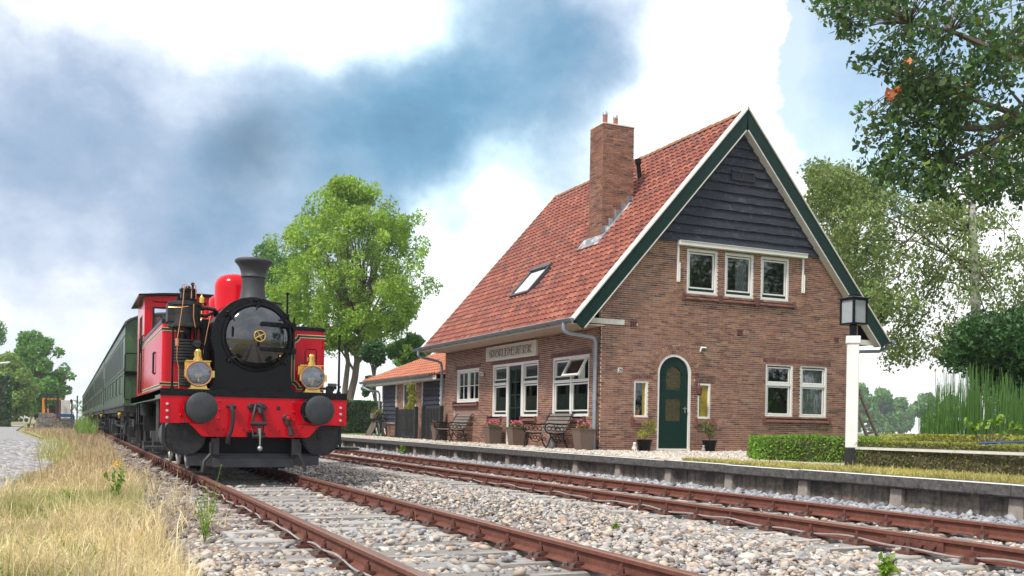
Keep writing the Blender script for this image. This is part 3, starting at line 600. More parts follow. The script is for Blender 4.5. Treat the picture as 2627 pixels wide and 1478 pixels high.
b.prism([(XW, 3.2), (XE, 3.2), (XR, 8.15)], 29.2, 29.29, lambda u, v, w: (u, w, v)); b.build('rear_wall', 'brick', st, smooth=0)
b = MB(); b.box((XW+.12, YG+.12, ZB), (XE-.12, 29.19, ZB+.02)); b.box((XW+.12, YG+.12, 2.9), (XE-.12, 29.19, 2.98)); b.box((XW+.12, 23.0, ZB+.03), (XE-.12, 23.06, 2.89)); b.box((15.0, YG+.13, ZB+.03), (15.06, 22.99, 2.89))
b.box((XW+4, 23.07, ZB+.03), (XW+4.06, 29.18, 2.89)); b.box((12.3, 22.0, 2.99), (17.4, 22.06, 5.6)); b.build('room', 'inside', st, smooth=0)
# soldier courses, arch rings, sills, vents: the bricks of the openings
def soldier(mp, u0, u1, v0, v1, parent, ends=True):
    n = max(2, round((u1-u0)/.062)); w = (u1-u0)/n; q = MB()
    q.box((u0, v0, -.09), (u1, v1, -.001), mp); q.build('lintel', 'mortar', parent, smooth=0); q = MB()
    for i in range(n):
        q.box((u0+i*w+.005, v0+.004, -.01), (u0+(i+1)*w-.005, v1-.004, .008), mp)
    q.build('brick', 'brick_dark', parent, smooth=0, kind='stuff')
for u0, u1, v0, v1 in [(11.66, 12.24, 1.95, 2.045), (13.40, 13.99, 1.93, 2.03), (15.37, 17.49, 2.485, 2.58)]: soldier(gab, u0, u1, v0, v1, wg)
for u0, u1, v0, v1 in [(22.45, 25.55, 2.515, 2.62), (19.70, 21.80, 2.51, 2.62), (26.35, 28.40, 2.50, 2.61)]: soldier(fac, u0, u1, v0, v1, wf)
for ri in (0, 1):                                    # two rings of header bricks round the arched door
    r0 = AR+.006+ri*.102; n = 27+ri*5; src = None
    for i in range(n):
        a0, a1 = math.pi*i/n, math.pi*(i+1)/n; g = .0055/r0
        P = [(AX+r*math.cos(a), AZ+r*math.sin(a)) for r, a in ((r0, a0+g), (r0+.094, a0+g), (r0+.094, a1-g), (r0, a1-g))]
        MB().prism(P, -.05, .009+random.uniform(0, .003), gab).build('brick', 'brick', wg, smooth=0)
q = MB(); q.prism([(AX+(AR+.001)*math.cos(a), AZ+(AR+.001)*math.sin(a)) for a in [math.pi*i/24 for i in range(25)]]+[(AX+(AR+.213)*math.cos(a), AZ+(AR+.213)*math.sin(a)) for a in [math.pi*(24-i)/24 for i in range(25)]], -.09, 0, gab)
q.build('arch', 'mortar', wg, smooth=0)
for u0, u1, v0, v1 in G_OPEN[-3:]:
    q = MB(); q.box((u0, v0, -.1), (u1, v1, -.04), gab)
    q.box((u0-.02, v1-.03, -.04), (u1+.02, v1, .012), gab)
    for i in range(4): w = (u1-u0)/4; q.box((u0+i*w+.006, v0, -.04), (u0+(i+1)*w-.012, v1-.03, .006), gab)
    q.build('air_vent', 'brick_dark', wg, smooth=0)
def sill(mp, u0, u1, v0, v1, parent):
    q = MB(); n = max(3, round((u1-u0)/.1)); w = (u1-u0)/n
    for i in range(n): q.prism([(-.10, v1-.005), (.075, v0+.025), (.075, v0), (-.10, v0)], u0+i*w+.002, u0+(i+1)*w-.002, lambda a, v, u: mp(u, v, a))
    for e in (u0-.05, u1): q.box((e, v0-.03, -.09), (e+.05, v1+.02, .06), mp)
    q.build('sill', 'brick_dark', parent, smooth=0)
# windows
def frame(q, mp, u0, u1, v0, v1, t, w0, w1, bot=None):
    bt = bot or t
    q.box((u0, v0, w0), (u0+t, v1, w1), mp); q.box((u1-t, v0, w0), (u1, v1, w1), mp); q.box((u0+t, v0, w0), (u1-t, v0+bt, w1), mp); q.box((u0+t, v1-t, w0), (u1-t, v1, w1), mp)
def casement(win, mp, u0, u1, v0, v1, green=True, bars=(0, 0), tint='glass', low=True):
    q = MB(); e = .018
    frame(q, mp, u0, u1, v0, v1, e, -.075, -.045); s = q.build('casement_rebate', 'green' if green else 'white', win, smooth=0)
    q = MB(); b0 = v0+e+(.05 if low else 0)
    if low and green: q.m = 1; q.box((u0+e, v0+e, -.075), (u1-e, b0-.002, -.038), mp); q.m = 0
    frame(q, mp, u0+e, u1-e, b0, v1-e, .032, -.07, -.03)
    for i in range(bars[0]): c = u0+(u1-u0)*(i+1)/(bars[0]+1); q.box((c-.014, b0+.03, -.065), (c+.014, v1-.05, -.035), mp)
    for i in range(bars[1]): c = v0+(v1-v0)*(i+1)/(bars[1]+1); q.box((u0+.05, c-.012, -.064), (u1-.05, c+.012, -.034), mp)
    q.build('casement', ['white', 'green'], win, smooth=0)
    q = MB(); q.box((u0+.045, b0+.03, -.056), (u1-.045, v1-.045, -.05), mp); q.build('pane', 'facade_glass' if mp is fac and tint == 'glass' else tint, win, smooth=0)
def window(mp, u0, u1, v0, v1, parts, muls=(), trans=(), t=.06):
    q = MB(); frame(q, mp, u0, u1, v0, v1, t, -.10, -.004, t)
    for a, c, d in muls: q.box((a-.03, c, -.098), (a+.03, d, -.008), mp)
    for a, c, d in trans: q.box((c, a-.035, -.097), (d, a+.035, -.006), mp)
    w = q.build('window', 'white', st, smooth=0, bevel=.004)
    for p in parts: casement(w, mp, *p[:4], **(p[4] if len(p) > 4 else {}))
    return w
for u0, u1 in ((13.11, 13.98), (14.19, 15.04), (15.26, 16.12)): window(gab, u0, u1, 4.01, 5.06, [(u0+.06, u1-.06, 4.07, 5.0)])
sill(gab, 13.05, 16.25, 3.86, 3.99, wg)
q = MB()
for u in (14.05, 15.12): q.box((u-.05, 3.83, -.05), (u+.05, 4.0, .085), gab)
q.build('sill', 'brick_dark', wg, smooth=0)
for u0, u1 in ((15.455, 16.30), (16.525, 17.38)): window(gab, u0, u1, 1.155, 2.465, [(u0+.06, u1-.06, 1.2, 1.93, dict(low=False)), (u0+.06, u1-.06, 1.98, 2.4, dict(low=False))], trans=[(1.955, u0+.06, u1-.06)], t=.055)
sill(gab, 15.45, 17.43, 1.02, 1.15, wg)
for u0, u1 in ((11.73, 12.11), (13.48, 13.85)):
    w = window(gab, u0, u1, 1.07, 1.91, [], t=.05); q = MB(); q.box((u0+.05 if u0 > 12 else u1-.12, 1.12, -.06), (u1-.05, 1.86, -.05), gab); q.build('pane', 'amber', w, smooth=0)
    if u0 < 12: q = MB(); q.box((u0+.05, 1.12, -.06), (u1-.122, 1.86, -.05), gab); q.build('pane', 'glass', w, smooth=0); q = MB(); q.box((u0+.05, 1.12, -.12), (u1-.16, 1.26, -.10), gab); q.build('lamp_shade', mat('shade', (.6, .28, .03), .6), w, smooth=0)
    sill(gab, u0-.02, u1+.05, .92, 1.06, wg)
w = window(fac, 26.47, 28.26, 1.50, 2.50, [(26.53, 27.34, 1.56, 2.44, dict(green=False, bars=(1, 1), low=False)), (27.39, 28.20, 1.56, 2.44, dict(green=False, bars=(1, 1), low=False))], muls=[(27.365, 1.56, 2.44)])
sill(fac, 26.55, 28.46, 1.39, 1.50, wf); q = MB(); q.box((26.49, 1.10, -.09), (28.52, 1.385, -.03), fac); q.build('plaster_panel', mat('plaster', (.30, .17, .14), .9, var=.25, scale=7, dirt=((.4, .36, .32), 9, .66, .5)), wf, smooth=0)
window(fac, 24.46, 25.46, 1.07, 2.515, [(24.53, 25.39, 1.13, 1.93), (24.53, 25.39, 2.01, 2.45)], trans=[(1.97, 24.52, 25.40)], t=.065); sill(fac, 24.82, 25.68, .95, 1.06, wf)
window(fac, 22.50, 23.49, 1.07, 2.515, [(22.56, 23.42, 1.13, 1.93), (22.56, 23.42, 2.01, 2.45)], trans=[(1.97, 22.56, 23.43)], t=.065); sill(fac, 22.6, 23.44, .95, 1.06, wf)
w = window(fac, 19.81, 21.69, 1.07, 2.51, [(19.88, 20.72, 1.13, 1.88), (20.78, 21.62, 1.13, 1.88), (20.78, 21.62, 1.96, 2.44)], muls=[(20.75, 1.13, 2.45)], trans=[(1.92, 19.87, 21.63)], t=.065); sill(fac, 19.99, 21.85, .95, 1.06, wf)
ca, sa = math.cos(.5), math.sin(.5)                  # top light hung open
opn = lambda u, v, o=0: (XW-.02-o*ca-(2.44-v)*sa, u, 2.44-(2.44-v)*ca+o*sa)
q = MB(); frame(q, opn, 19.88, 20.72, 1.96, 2.44, .045, -.03, .02); q.build('casement', 'white', w, smooth=0)
q = MB(); q.box((19.92, 2.0, -.01), (20.68, 2.40, 0), opn); q.build('pane', 'glass', w, smooth=0)
# platform door with glazing bars
d = MB(); u0, u1 = 23.49, 24.46
frame(d, fac, u0, u1, ZB+.02, 2.515, .07, -.10, -.003, .04); dr = d.build('door', 'white', st, smooth=0)
q = MB(); frame(q, fac, u0+.072, u1-.072, ZB+.065, 2.44, .10, -.075, -.04, .25)
q.box((23.955, .62, -.07), (23.995, 2.35, -.043), fac)
for i in range(1, 5): z = .62+1.73*i/5; q.box((u0+.17, z-.015, -.069), (u1-.17, z+.015, -.044), fac)
q.build('door_leaf', 'green', dr, smooth=0); q = MB(); q.box((u0+.16, .6, -.06), (u1-.16, 2.36, -.055), fac); q.build('pane', 'glass', dr, smooth=0)
# arched front door
def archpoly(r, z0, n=20): return [(AX-r, z0)]+[(AX+r*math.cos(math.pi-math.pi*i/n), AZ+r*math.sin(math.pi-math.pi*i/n)) for i in range(n+1)]+[(AX+r, z0)]
q = MB(); A, B = archpoly(AR, ZB+.02), archpoly(AR-.055, ZB+.06)
for i in range(len(A)-1):
    q.prism([A[i], A[i+1], B[i+1], B[i]], -.10, -.002, gab)
q.box((AX-AR, ZB+.02, -.10), (AX+AR, ZB+.06, .015), gab); ad = q.build('door', 'white', st, smooth=0)
q = MB(); P = archpoly(AR-.056, ZB+.062); hu, hv = .208, .0
a0, a1, b0, b1 = AX-.208, AX+.208, 1.0, 1.53
q.box((P[0][0], P[0][1], -.075), (a0, AZ, -.04), gab); q.box((a1, P[0][1], -.075), (P[-1][0], AZ, -.04), gab)
q.box((a0, P[0][1], -.075), (a1, b0, -.04), gab); q.box((a0, b1, -.075), (a1, 1.735, -.04), gab)
iz, ir = 2.07, .208
O_ = [p for p in P[1:-1]]; n = len(O_); I_ = [(AX+ir*math.cos(math.pi-math.pi*i/(n-1)), iz+ir*math.sin(math.pi-math.pi*i/(n-1))) for i in range(n)]
for i in range(n-1): q.prism([O_[i], O_[i+1], I_[i+1], I_[i]], -.075, -.04, gab)
q.build('door_leaf', 'green', ad, smooth=0)
q = MB(); q.box((a0, b0, -.064), (a1, b1, -.056), gab); q.prism([(a0, 1.735)]+I_+[(a1, 1.735)], -.064, -.056, gab); q.build('pane', mat('door_glass', (.05, .04, .014), .15, var=.7, scale=26, bump=.6, bscale=45, dirt=((.17, .145, .05), 30, .58, .8)), ad, smooth=0)
q = MB(); q.cyl(gab(13.16, 1.30, -.04), gab(13.16, 1.30, .02), .012); q.beam(gab(13.17, 1.30, .02), gab(13.06, 1.30, .02), .016, .016); q.box((13.145, 1.20, -.041), (13.175, 1.34, -.036), gab); q.build('handle', 'steel', ad, smooth=0)
# curtains and window plants
def curtain(name, mp, u0, u1, v0, v1, m, dep=-.15):
    q = MB(); n = int((u1-u0)/.04)+2
    for i in range(n):
        a, c = u0+(u1-u0)*i/n, u0+(u1-u0)*(i+1)/n; q.add([mp(a, v0, dep+.02*(i % 2)), mp(c, v0, dep+.02*((i+1) % 2)), mp(c, v1, dep+.02*((i+1) % 2)), mp(a, v1, dep+.02*(i % 2))], [(0, 1, 2, 3)])
    q.build('curtain', m, st, smooth=0)
curtain('c', fac, 24.6, 25.3, 1.1, 2.5, 'curtain'); curtain('c', fac, 26.55, 26.95, 1.55, 2.45, 'curtain'); curtain('c', fac, 27.6, 28.2, 1.55, 2.45, 'curtain'); curtain('c', fac, 22.6, 22.85, 1.1, 2.5, 'curtain_green'); curtain('c', fac, 20.9, 21.62, 1.1, 2.5, 'curtain'); curtain('c', fac, 20.3, 20.6, 1.1, 2.5, 'curtain_green'); curtain('c', fac, 22.95, 23.4, 1.1, 2.5, 'curtain_green')
curtain('c', gab, 16.55, 17.35, 1.2, 2.42, mat('net', (.30, .31, .32), .9)); curtain('c', gab, 14.62, 14.98, 4.1, 5.0, mat('drape', (.25, .27, .28), .9)); curtain('c', gab, 15.5, 15.62, 1.2, 2.4, 'curtain')
def windowplant(u, v, h, mp, label):
    t = thing('house_plant', label, 'plant', mp(u, v, -.22)); q = MB(); q.lathe([(.05, 0), (.085, .04), (.09, .09), (.07, .11)], mp(u, v, -.22), n=12); q.build('pot', 'white', t)
    n = 46; c = np.array(mp(u, v+.1, -.22)); q = MB()
    for i in range(n):
        a = random.uniform(0, 6.28); r = random.uniform(.03, .16); hh = h*random.uniform(.6, 1.05); s = Vector((math.cos(a+1.57), math.sin(a+1.57), 0))*.012; p0 = Vector(c); p2 = p0+Vector((math.cos(a)*r, math.sin(a)*r*.5, hh)); p1 = (p0+p2)/2+Vector((0, 0, .05))
        q.add([p0-s, p0+s, p1+s, p1-s, p2], [(0, 1, 2, 3), (3, 2, 4)])
    q.build('foliage', 'midleaf', t, smooth=0)
windowplant(13.38, 4.07, .42, gab, 'potted grassy plant with white bowl behind the first upstairs gable window')
windowplant(15.55, 4.07, .40, gab, 'spiky green plant behind the upstairs gable window nearest the lamp post')
windowplant(15.75, 1.16, .34, gab, 'bushy plant on the inner sill of the dark downstairs gable window')
# awning box, barge boards, cladding
q = MB(); q.box((12.82, 5.10, .012), (16.58, 5.19, .15), gab); q.box((12.82, 5.19, .012), (16.58, 5.205, .17), gab)
for u in (12.85, 16.53): q.box((u-.025, 4.25, .012), (u+.025, 5.1, .05), gab); q.box((u+.03, 4.25, .012), (u+.045, 4.7, .07), gab)
q.build('awning', 'white', st, smooth=0, bevel=.006)
YB = 19.06                                            # face of the barge boards
n_b = 13; zb0, zb1 = 5.185, 8.02
for i in range(n_b):
    z0 = zb0+(zb1-zb0)*i/n_b; z1 = z0+(zb1-zb0)/n_b+.015
    hw0 = max(.02, XR-(XV+(z0-3.05)/SLP)); hw1 = max(.01, XR-(XV+(z1-3.05)/SLP)); q = MB(); N = 26
    wob = [random.uniform(-.010, .010) for _ in range(N+1)]
    for j in range(N):
        a, c = -1+2*j/N, -1+2*(j+1)/N
        P = [(XR+a*hw0, YG-.060, z0+wob[j]), (XR+c*hw0, YG-.060, z0+wob[j+1]), (XR+c*hw1, YG-.018, z1), (XR+a*hw1, YG-.018, z1), (XR+a*hw0, YG-.03, z0+wob[j]), (XR+c*hw0, YG-.03, z0+wob[j+1])]
        q.add(P, [(0, 1, 2, 3), (4, 5, 1, 0)])
    q.build('cladding_board', 'cladding', st, smooth=0)
q = MB(); q.prism([(12.05, 5.19), (17.17, 5.19), (XR, 8.12)], 0, -.1, lambda u, v, w: (u, YG-w, v)); q.build('gable_backing', 'dark', st, smooth=0)
q = MB(); frame(q, gab, 14.30, 14.97, 6.80, 7.03, .03, .03, .085); q.box((14.63, 6.83, .03), (14.66, 7.0, .08), gab); lv = q.build('louvre', 'cladding', st, smooth=0)
q = MB(); q.box((14.33, 6.83, .03), (14.94, 7.0, .066), gab); q.build('opening', 'dark', lv, smooth=0)
sl_ = math.hypot(1, SLP); cs, sn = 1/sl_, SLP/sl_
for side in (-1, 1):
    E = lambda s, n, y, side=side: (XR+side*(HW-s*cs)+side*n*sn, y, 3.20+s*sn+n*cs)   # s up the slope, n out of it
    Lr = HW/cs
    # green board, mitred at the ridge
    P = [(-.06, .035), (Lr+.04, .035), (Lr-.29*SLP, -.255), (-.06, -.255)]
    q = MB(); q.prism(P, YB, YB+.035, lambda s, n, y: E(s, n, y)); q.build('bargeboard', 'green', st, smooth=0)
    q = MB(); q.prism([(-.09, .037), (Lr+.075, .037), (Lr+.105, .067), (-.09, .067)], YB-.03, YB+.20, lambda s, n, y: E(s, n, y)); q.build('verge_cap', 'oldwhite', st, smooth=0)
    q = MB(); q.prism([(0, -.257), (Lr-.30*SLP, -.257), (Lr-.325*SLP, -.285), (0, -.285)], YB+.0, YG-.02, lambda s, n, y: E(s, n, y)); q.build('verge_soffit', 'oldwhite', st, smooth=0)
    q = MB(); q.prism([(-.06, .036), (Lr, .036), (Lr, -.2), (-.06, -.2)], 29.38, 29.42, lambda s, n, y: E(s, n, y)); q.m = 0; q.build('bargeboard', 'oldwhite', st, smooth=0)
    q = MB(); q.prism([(-.09, .037), (Lr+.07, .037), (Lr+.10, .067), (-.09, .067)], 29.24, 29.46, lambda s, n, y: E(s, n, y)); q.build('verge_cap', 'oldwhite', st, smooth=0)
    q = MB(); q.prism([(0, -.06), (Lr-.06, -.06), (Lr-.10, -.12), (0, -.12)], YB+.036, 29.375, lambda s, n, y: E(s, n, y)); rf = q.build('roof', 'dark', st, smooth=0)
    if side == -1: roof_near, EN = rf, E
    else:
        roof_far, EF = rf, E
# eaves boards and soffit
for a, c in (((10.38, 3.155, 0), (11.43, 3.275, .05)), ((18.30, 3.06, 0), (19.05, 3.19, .05))): q = MB(); q.box(a, c, gab); q.build('eaves_board', 'oldwhite', st, smooth=0, bevel=.006)
q = MB(); q.box((10.04, YG-.2, 3.09), (XW-.02, 29.36, 3.112)); 
for i in range(5): q.box((10.08+i*.15, YG-.202, 3.086), (10.08+i*.15+.008, 29.36, 3.09))
q.build('soffit', 'soffit', st, smooth=0); q = MB(); q.box((10.0, YB+.04, 3.09), (10.035, 29.37, 3.24)); q.build('fascia', 'oldwhite', st, smooth=0)
q = MB(); N = 9; prof = [(.075*math.cos(math.pi*i/N), -.075*math.sin(math.pi*i/N)) for i in range(N+1)]
prof2 = [(a*.93, c*.93) for a, c in prof[::-1]]
q.prism(prof+prof2, YB-.06, 29.48, lambda a, c, y: (9.93+a, y, 3.20+c)); q.prism(prof, YB-.065, YB-.05, lambda a, c, y: (9.93+a, y, 3.20+c)); q.prism(prof, 29.47, 29.485, lambda a, c, y: (9.93+a, y, 3.20+c))
for k in range(15): y = YB+.3+k*.74; q.prism([(.083*math.cos(math.pi*i/N), -.083*math.sin(math.pi*i/N)) for i in range(N+1)], y, y+.03, lambda a, c, yy: (9.93+a, yy, 3.198+c))
q.build('gutter', 'zinc', st, smooth=40)
q = MB()
q.tube([(9.93, 19.35, 3.13), (9.93, 19.35, 2.98), (9.97, 19.35, 2.93), (10.1, 19.36, 2.90), (10.62, 19.40, 2.86), (10.72, 19.40, 2.83), (10.77, 19.40, 2.74), (10.77, 19.40, ZB)], .045, 12)
for z in (2.22, 1.42): q.cyl((10.77, 19.4, z), (10.77, 19.4, z+.07), .052, n=12)
q.build('downpipe', 'pipe', st)
q = MB(); q.tube([(9.93, 29.3, 3.13), (9.93, 29.3, 2.98), (10.0, 29.32, 2.93), (10.6, 29.42, 2.84), (10.74, 29.42, 2.78), (10.77, 29.42, 2.6), (10.77, 29.42, ZB)], .042, 12)
for z in (2.1, 1.3): q.cyl((10.77, 29.42, z), (10.77, 29.42, z+.07), .049, n=12)
q.build('downpipe', 'pipe', st)
q = MB(); q.prism(prof+prof2, YB-.06, 29.48, lambda a, c, y: (2*XR-9.93+a, y, 3.20+c)); q.build('gutter', 'zinc', st)
q = MB(); q.tube([(19.27, 19.2, 3.12), (19.27, 19.25, 3.0), (19.15, 19.35, 2.93), (18.55, 19.4, 2.9), (18.42, 19.4, 2.8), (18.42, 19.4, ZB)], .042, 10); q.build('downpipe', 'pipe', st)
# pantiles
TW, TE = .232, .205
def tilemesh(w=TW, l=.35):
    b = MB(); n = 8; xs = [i/n for i in range(n+1)]
    hz = [.010+.040*math.sin(math.pi*x**.75)-.03*(x > .95)-.02*(x < .05) for x in xs]; V = []
    for s, lift in ((0, .040), (l, .006)):
        for x, h in zip(xs, hz): V.append((s, h+lift, x*w*.86))
    for x, h in zip(xs, hz): V.append((-.001, h+.040-.026, x*w*.86))
    m = n+1; Fs = [(i, i+1, m+i+1, m+i) for i in range(n)]+[(2*m+i, 2*m+i+1, i+1, i) for i in range(n)]
    return V, Fs
def tile_slope(E, roofo, y0, y1, L, m, pick, hole=None, tw=TW, te=TE, jitter=.004, rev=1):
    V, Fs = tilemesh(tw, te*1.2); rows = int(L/te)+1; cols = int((y1-y0)/tw); tw2 = (y1-y0)/cols; src = None; allt = []
    for r in range(rows):
        for c in range(cols):
            s, y = r*te-.05, y0+c*tw2
            if s+te*1.1 > L+.08: continue
            if hole and hole(s+te/2, y+tw/2): continue
            allt.append((s, y))
    allt.sort(key=lambda t: (Vector(E(t[0], 0, t[1]))-EYE).length); rest = MB(); o0 = Vector(E(0, 0, 0))
    for i, (s, y) in enumerate(allt):
        if i < pick:
            if src is None:
                b = MB(); b.add([Vector(E(a, n, yy))-o0 for a, n, yy in V], Fs); src = b.build('roof_tile', m, None, smooth=60); src.parent = roofo; o = src
            else: o = src.copy(); COL.objects.link(o); o.parent = roofo
            o.location = Vector(E(s, random.uniform(0, jitter), y+random.uniform(-.003, .003)))-ORG[roofo.name]
        else:
            dn, dy = random.uniform(0, jitter), random.uniform(-.003, .003); rest.add([E(a+s, n+dn, yy+y+dy) for a, n, yy in V], Fs)
    if rest.v: rest.build('roof_tiles', m, roofo, smooth=60, kind='stuff')
s_of = lambda x: (x-XV)/cs
CH = (12.16, 13.06, 21.69, 22.38, 8.54); SKY = (11.05, 11.75, 23.5, 24.7)
hole = lambda s, y: (CH[2]-.05 < y < CH[3]+.05 and s_of(CH[0]) < s < s_of(CH[1])) or (SKY[2]+.02 < y < SKY[3]-.02 and s_of(SKY[0])+.05 < s < s_of(SKY[1])-.05)
tile_slope(EN, roof_near, YB+.17, 29.27, HW/cs-.05, 'tile', 300, hole)
tile_slope(EF, roof_far, YB+.17, 29.27, HW/cs-.05, 'tile', 0)
q = None; k = 0; y = YB+.22
while y < 29.15:
    if q is None:
        b = MB(); n = 8; rg = []
        for yy, r in ((0, .135), (.33, .12)): rg.append([(r*math.cos(math.pi*i/n), yy, r*.95*math.sin(math.pi*i/n)) for i in range(n+1)])
        m_ = n+1; b.add(rg[0]+rg[1]+[(x*.85, yy, z*.82) for x, yy, z in rg[0]], [(i, i+1, m_+i+1, m_+i) for i in range(n)]+[(i, i+1, 2*m_+i+1, 2*m_+i) for i in range(n)])
        q = b.build('ridge_tile', 'ridge', None, smooth=50); q.parent = roof_near; o = q
    else: o = q.copy(); COL.objects.link(o); o.parent = roof_near
    o.location = Vector((XR, y, RZ-.05+random.uniform(-.006, .008)))-ORG[roof_near.name]; o.rotation_euler = (random.uniform(-.02, .02), 0, random.uniform(-.02, .02)); y += .30
# chimney
x0, x1, y0, y1, zt = CH
ch = MB(); ch.box((x0+.012, y0+.012, 5.4), (x1-.012, y1-.012, zt-.03)); ch.box((x0-.012, y0-.012, zt-.03), (x1+.012, y1+.012, zt)); cho = ch.build('chimney', 'mortar', st, smooth=0)
rest = MB(); picks = []
for face in range(3):
    mp = [lambda u, v, w: (u, y0-w, v), lambda u, v, w: (x0-w, u, v), lambda u, v, w: (u, y1+w, v)][face]; a, c = [(x0, x1), (y0, y1), (x0, x1)][face]
    z = 5.5; k = 0
    while z < zt-.05:
        g = a-(B_L/2 if (k+face) % 2 else 0)
        while g < c:
            s, e = max(a, g), min(c, g+B_L-J)
            if e-s > .03:
                dst = rest if (face == 2 or k % 2) else None
                if dst is None: MB().box((s, z+J/2, -.012), (e, z+C_H-J/2, random.uniform(.0, .004)), mp).build('brick', 'brick', cho, smooth=0)
                else: rest.box((s, z+J/2, -.012), (e, z+C_H-J/2, random.uniform(.0, .004)), mp)
            g += B_L
        z += C_H; k += 1
rest.build('brickwork', 'brick', cho, smooth=0, kind='stuff')
for x, y in ((12.33, 21.92), (12.70, 22.03)):
    q = MB(); q.cyl((x, y, zt), (x, y, zt+.24), .065, .06, 14); o = q.build('flue_pot', 'terra', cho)
    q = MB(); q.lathe([(.066, .24), (.07, .27), (.066, .30), (.05, .34), (.02, .36)], (x, y, zt), n=14); q.build('cowl', 'steel', o)
# stepped lead flashing up the side of the chimney and the apron below it
q = MB(); nst = 5
for i in range(nst):
    xa, xb = x0+(x1-x0)*i/nst, x0+(x1-x0)*(i+1)/nst; zb_ = roofz(xa)+.02; q.box((xa, y0-.018, zb_-.02), (xb, y0-.010, roofz(xa)+.33+random.uniform(-.02, .03)))
q.prism([(-.02, .03), (.0, .06), (1.25, .075), (1.25, .04)], y0-.22, y0-.008, lambda s, n, y: EN(s_of(x0)+s, n, y))
q.prism([(-.32, .065), (.05, .075), (.05, .10), (-.32, .085)], y0-.26, y1+.15, lambda s, n, y: EN(s_of(x0)+s, n, y)); q.build('flashing', 'lead', cho, smooth=0)
# skylight and black vent pipe
s0, s1 = s_of(SKY[0]), s_of(SKY[1]); q = MB(); frame(q, lambda u, v, w: EN(v, w, u), SKY[2], SKY[3], s0, s1, .07, .0, .13)
q.box((SKY[2]-.02, s1-.10, .08), (SKY[3]+.02, s1+.02, .15), lambda u, v, w: EN(v, w, u)); sk = q.build('skylight', mat('skyframe', (.09, .085, .09), .5, .3), st, smooth=0)
q = MB(); q.box((SKY[2]+.06, s0+.06, .09), (SKY[3]-.06, s1-.06, .105), lambda u, v, w: EN(v, w, u)); q.build('pane', 'mirror_glass', sk, smooth=0)
q = MB(); q.cyl((13.80, 22.55, 7.3), (13.72, 22.55, 7.86), .06, n=12); q.cyl((13.72, 22.55, 7.86), (13.70, 22.55, 8.0), .085, n=12); q.build('vent_pipe', 'black', st)
# sign, number plate, lamps on the walls
GLY = {'G': [[(.5, .85), (.38, 1), (.12, 1), (0, .85), (0, .15), (.12, 0), (.38, 0), (.5, .15), (.5, .62), (.25, .62)]], 'R': [[(0, 0), (0, 1), (.35, 1), (.5, .88), (.5, .34), (.35, .22), (0, .22)], [(.3, .22), (.5, 0)]],
 'A': [[(0, 0), (.17, 1), (.33, 1), (.5, 0)], [(.06, .25), (.44, .25)]], 'V': [[(0, 1), (.25, 0), (.5, 1)]], 'E': [[(.45, 1), (0, 1), (0, 0), (.45, 0)], [(0, .7), (.38, .7)]], 'N': [[(0, 0), (0, 1), (.5, 0), (.5, 1)]],
 'P': [[(0, 0), (0, 1), (.38, 1), (.5, .88), (.5, .3), (.38, .18), (0, .18)]], 'O': [[(.12, 0), (0, .12), (0, .88), (.12, 1), (.38, 1), (.5, .88), (.5, .12), (.38, 0), (.12, 0)]], 'L': [[(0, 1), (0, 0), (.42, 0)]],
 'D': [[(0, 0), (0, 1), (.35, 1), (.5, .85), (.5, .15), (.35, 0), (0, 0)]], 'H': [[(0, 0), (0, 1)], [(.5, 0), (.5, 1)], [(0, .62), (.5, .62)]], 'B': [[(0, 0), (0, 1), (.38, 1), (.48, .9), (.48, .68), (.38, .58), (0, .58)], [(.38, .58), (.5, .46), (.5, .12), (.38, 0), (0, 0)]],
 'T': [[(0, 1), (.5, 1)], [(.25, 1), (.25, 0)]], 'S': [[(.48, .85), (.36, 1), (.12, 1), (0, .86), (0, .66), (.5, .4), (.5, .14), (.38, 0), (.12, 0), (0, .14)]], 'K': [[(0, 0), (0, 1)], [(.48, 1), (0, .5), (.5, 0)]], "'": [[(.1, 1), (.02, .8)]], '-': [[(0, .5), (.3, .5)]],
 '2': [[(0, .8), (.1, 1), (.4, 1), (.5, .8), (.5, .6), (0, 0), (.5, 0)]], '9': [[(.05, .1), (.15, 0), (.4, 0), (.5, .2), (.5, .85), (.4, 1), (.1, 1), (0, .85), (0, .6), (.1, .48), (.4, .48), (.5, .6)]]}
def lettering(q, mp, glyphs, t):
    for g, x, y, w, h in glyphs:
        for pl in GLY[g]:
            for (a, c), (d, e) in zip(pl, pl[1:]):
                p0, p1 = Vector((x+a*w, y+c*h)), Vector((x+d*w, y+e*h)); dv = (p1-p0); L_ = dv.length
                if L_ < 1e-6: continue
                dv /= L_; nv = Vector((-dv.y, dv.x))*t/2; p0 = p0-dv*t*.4; p1 = p1+dv*t*.4
                q.prism([tuple(p0-nv), tuple(p1-nv), tuple(p1+nv), tuple(p0+nv)], 0, .004, mp)
sg = thing('station_sign', "cream name board with tall black letters above the platform door", 'sign', (XW-.06, 24.15, 2.63))
sm = lambda u, v, w=0: (XW-.035-w, 25.80-u, 2.63+v)
q = MB(); q.box((0, 0, -.03), (3.28, .40, .02), sm); q.build('board', mat('signcream', (.66, .60, .50), .5, var=.04), sg, smooth=0)
q = MB(); frame(q, sm, 0, 3.28, 0, .40, .028, .018, .045); q.build('frame', 'white', sg, smooth=0)
gl = []; x = .17; wd = {"s": 1}
def put(txt, x, w, gp):
    for c in txt: gl.append((c, x, .10, w, .205)); x += w*.5+gp
    return x
gl += [("'", x, .19, .05, .09), ('S', x+.04, .15, .05, .09)]; x = put('GRAVENPOLDER', x+.085, .158, .030)
gl += [('-', x-.005, .08, .05, .09), ("'", x, .20, .05, .09), ('S', x+.025, .165, .05, .09)]; x = put('HEERABTSKERKE', x+.065, .158, .030)
k = 3.0/ x if x > 3.1 else 1
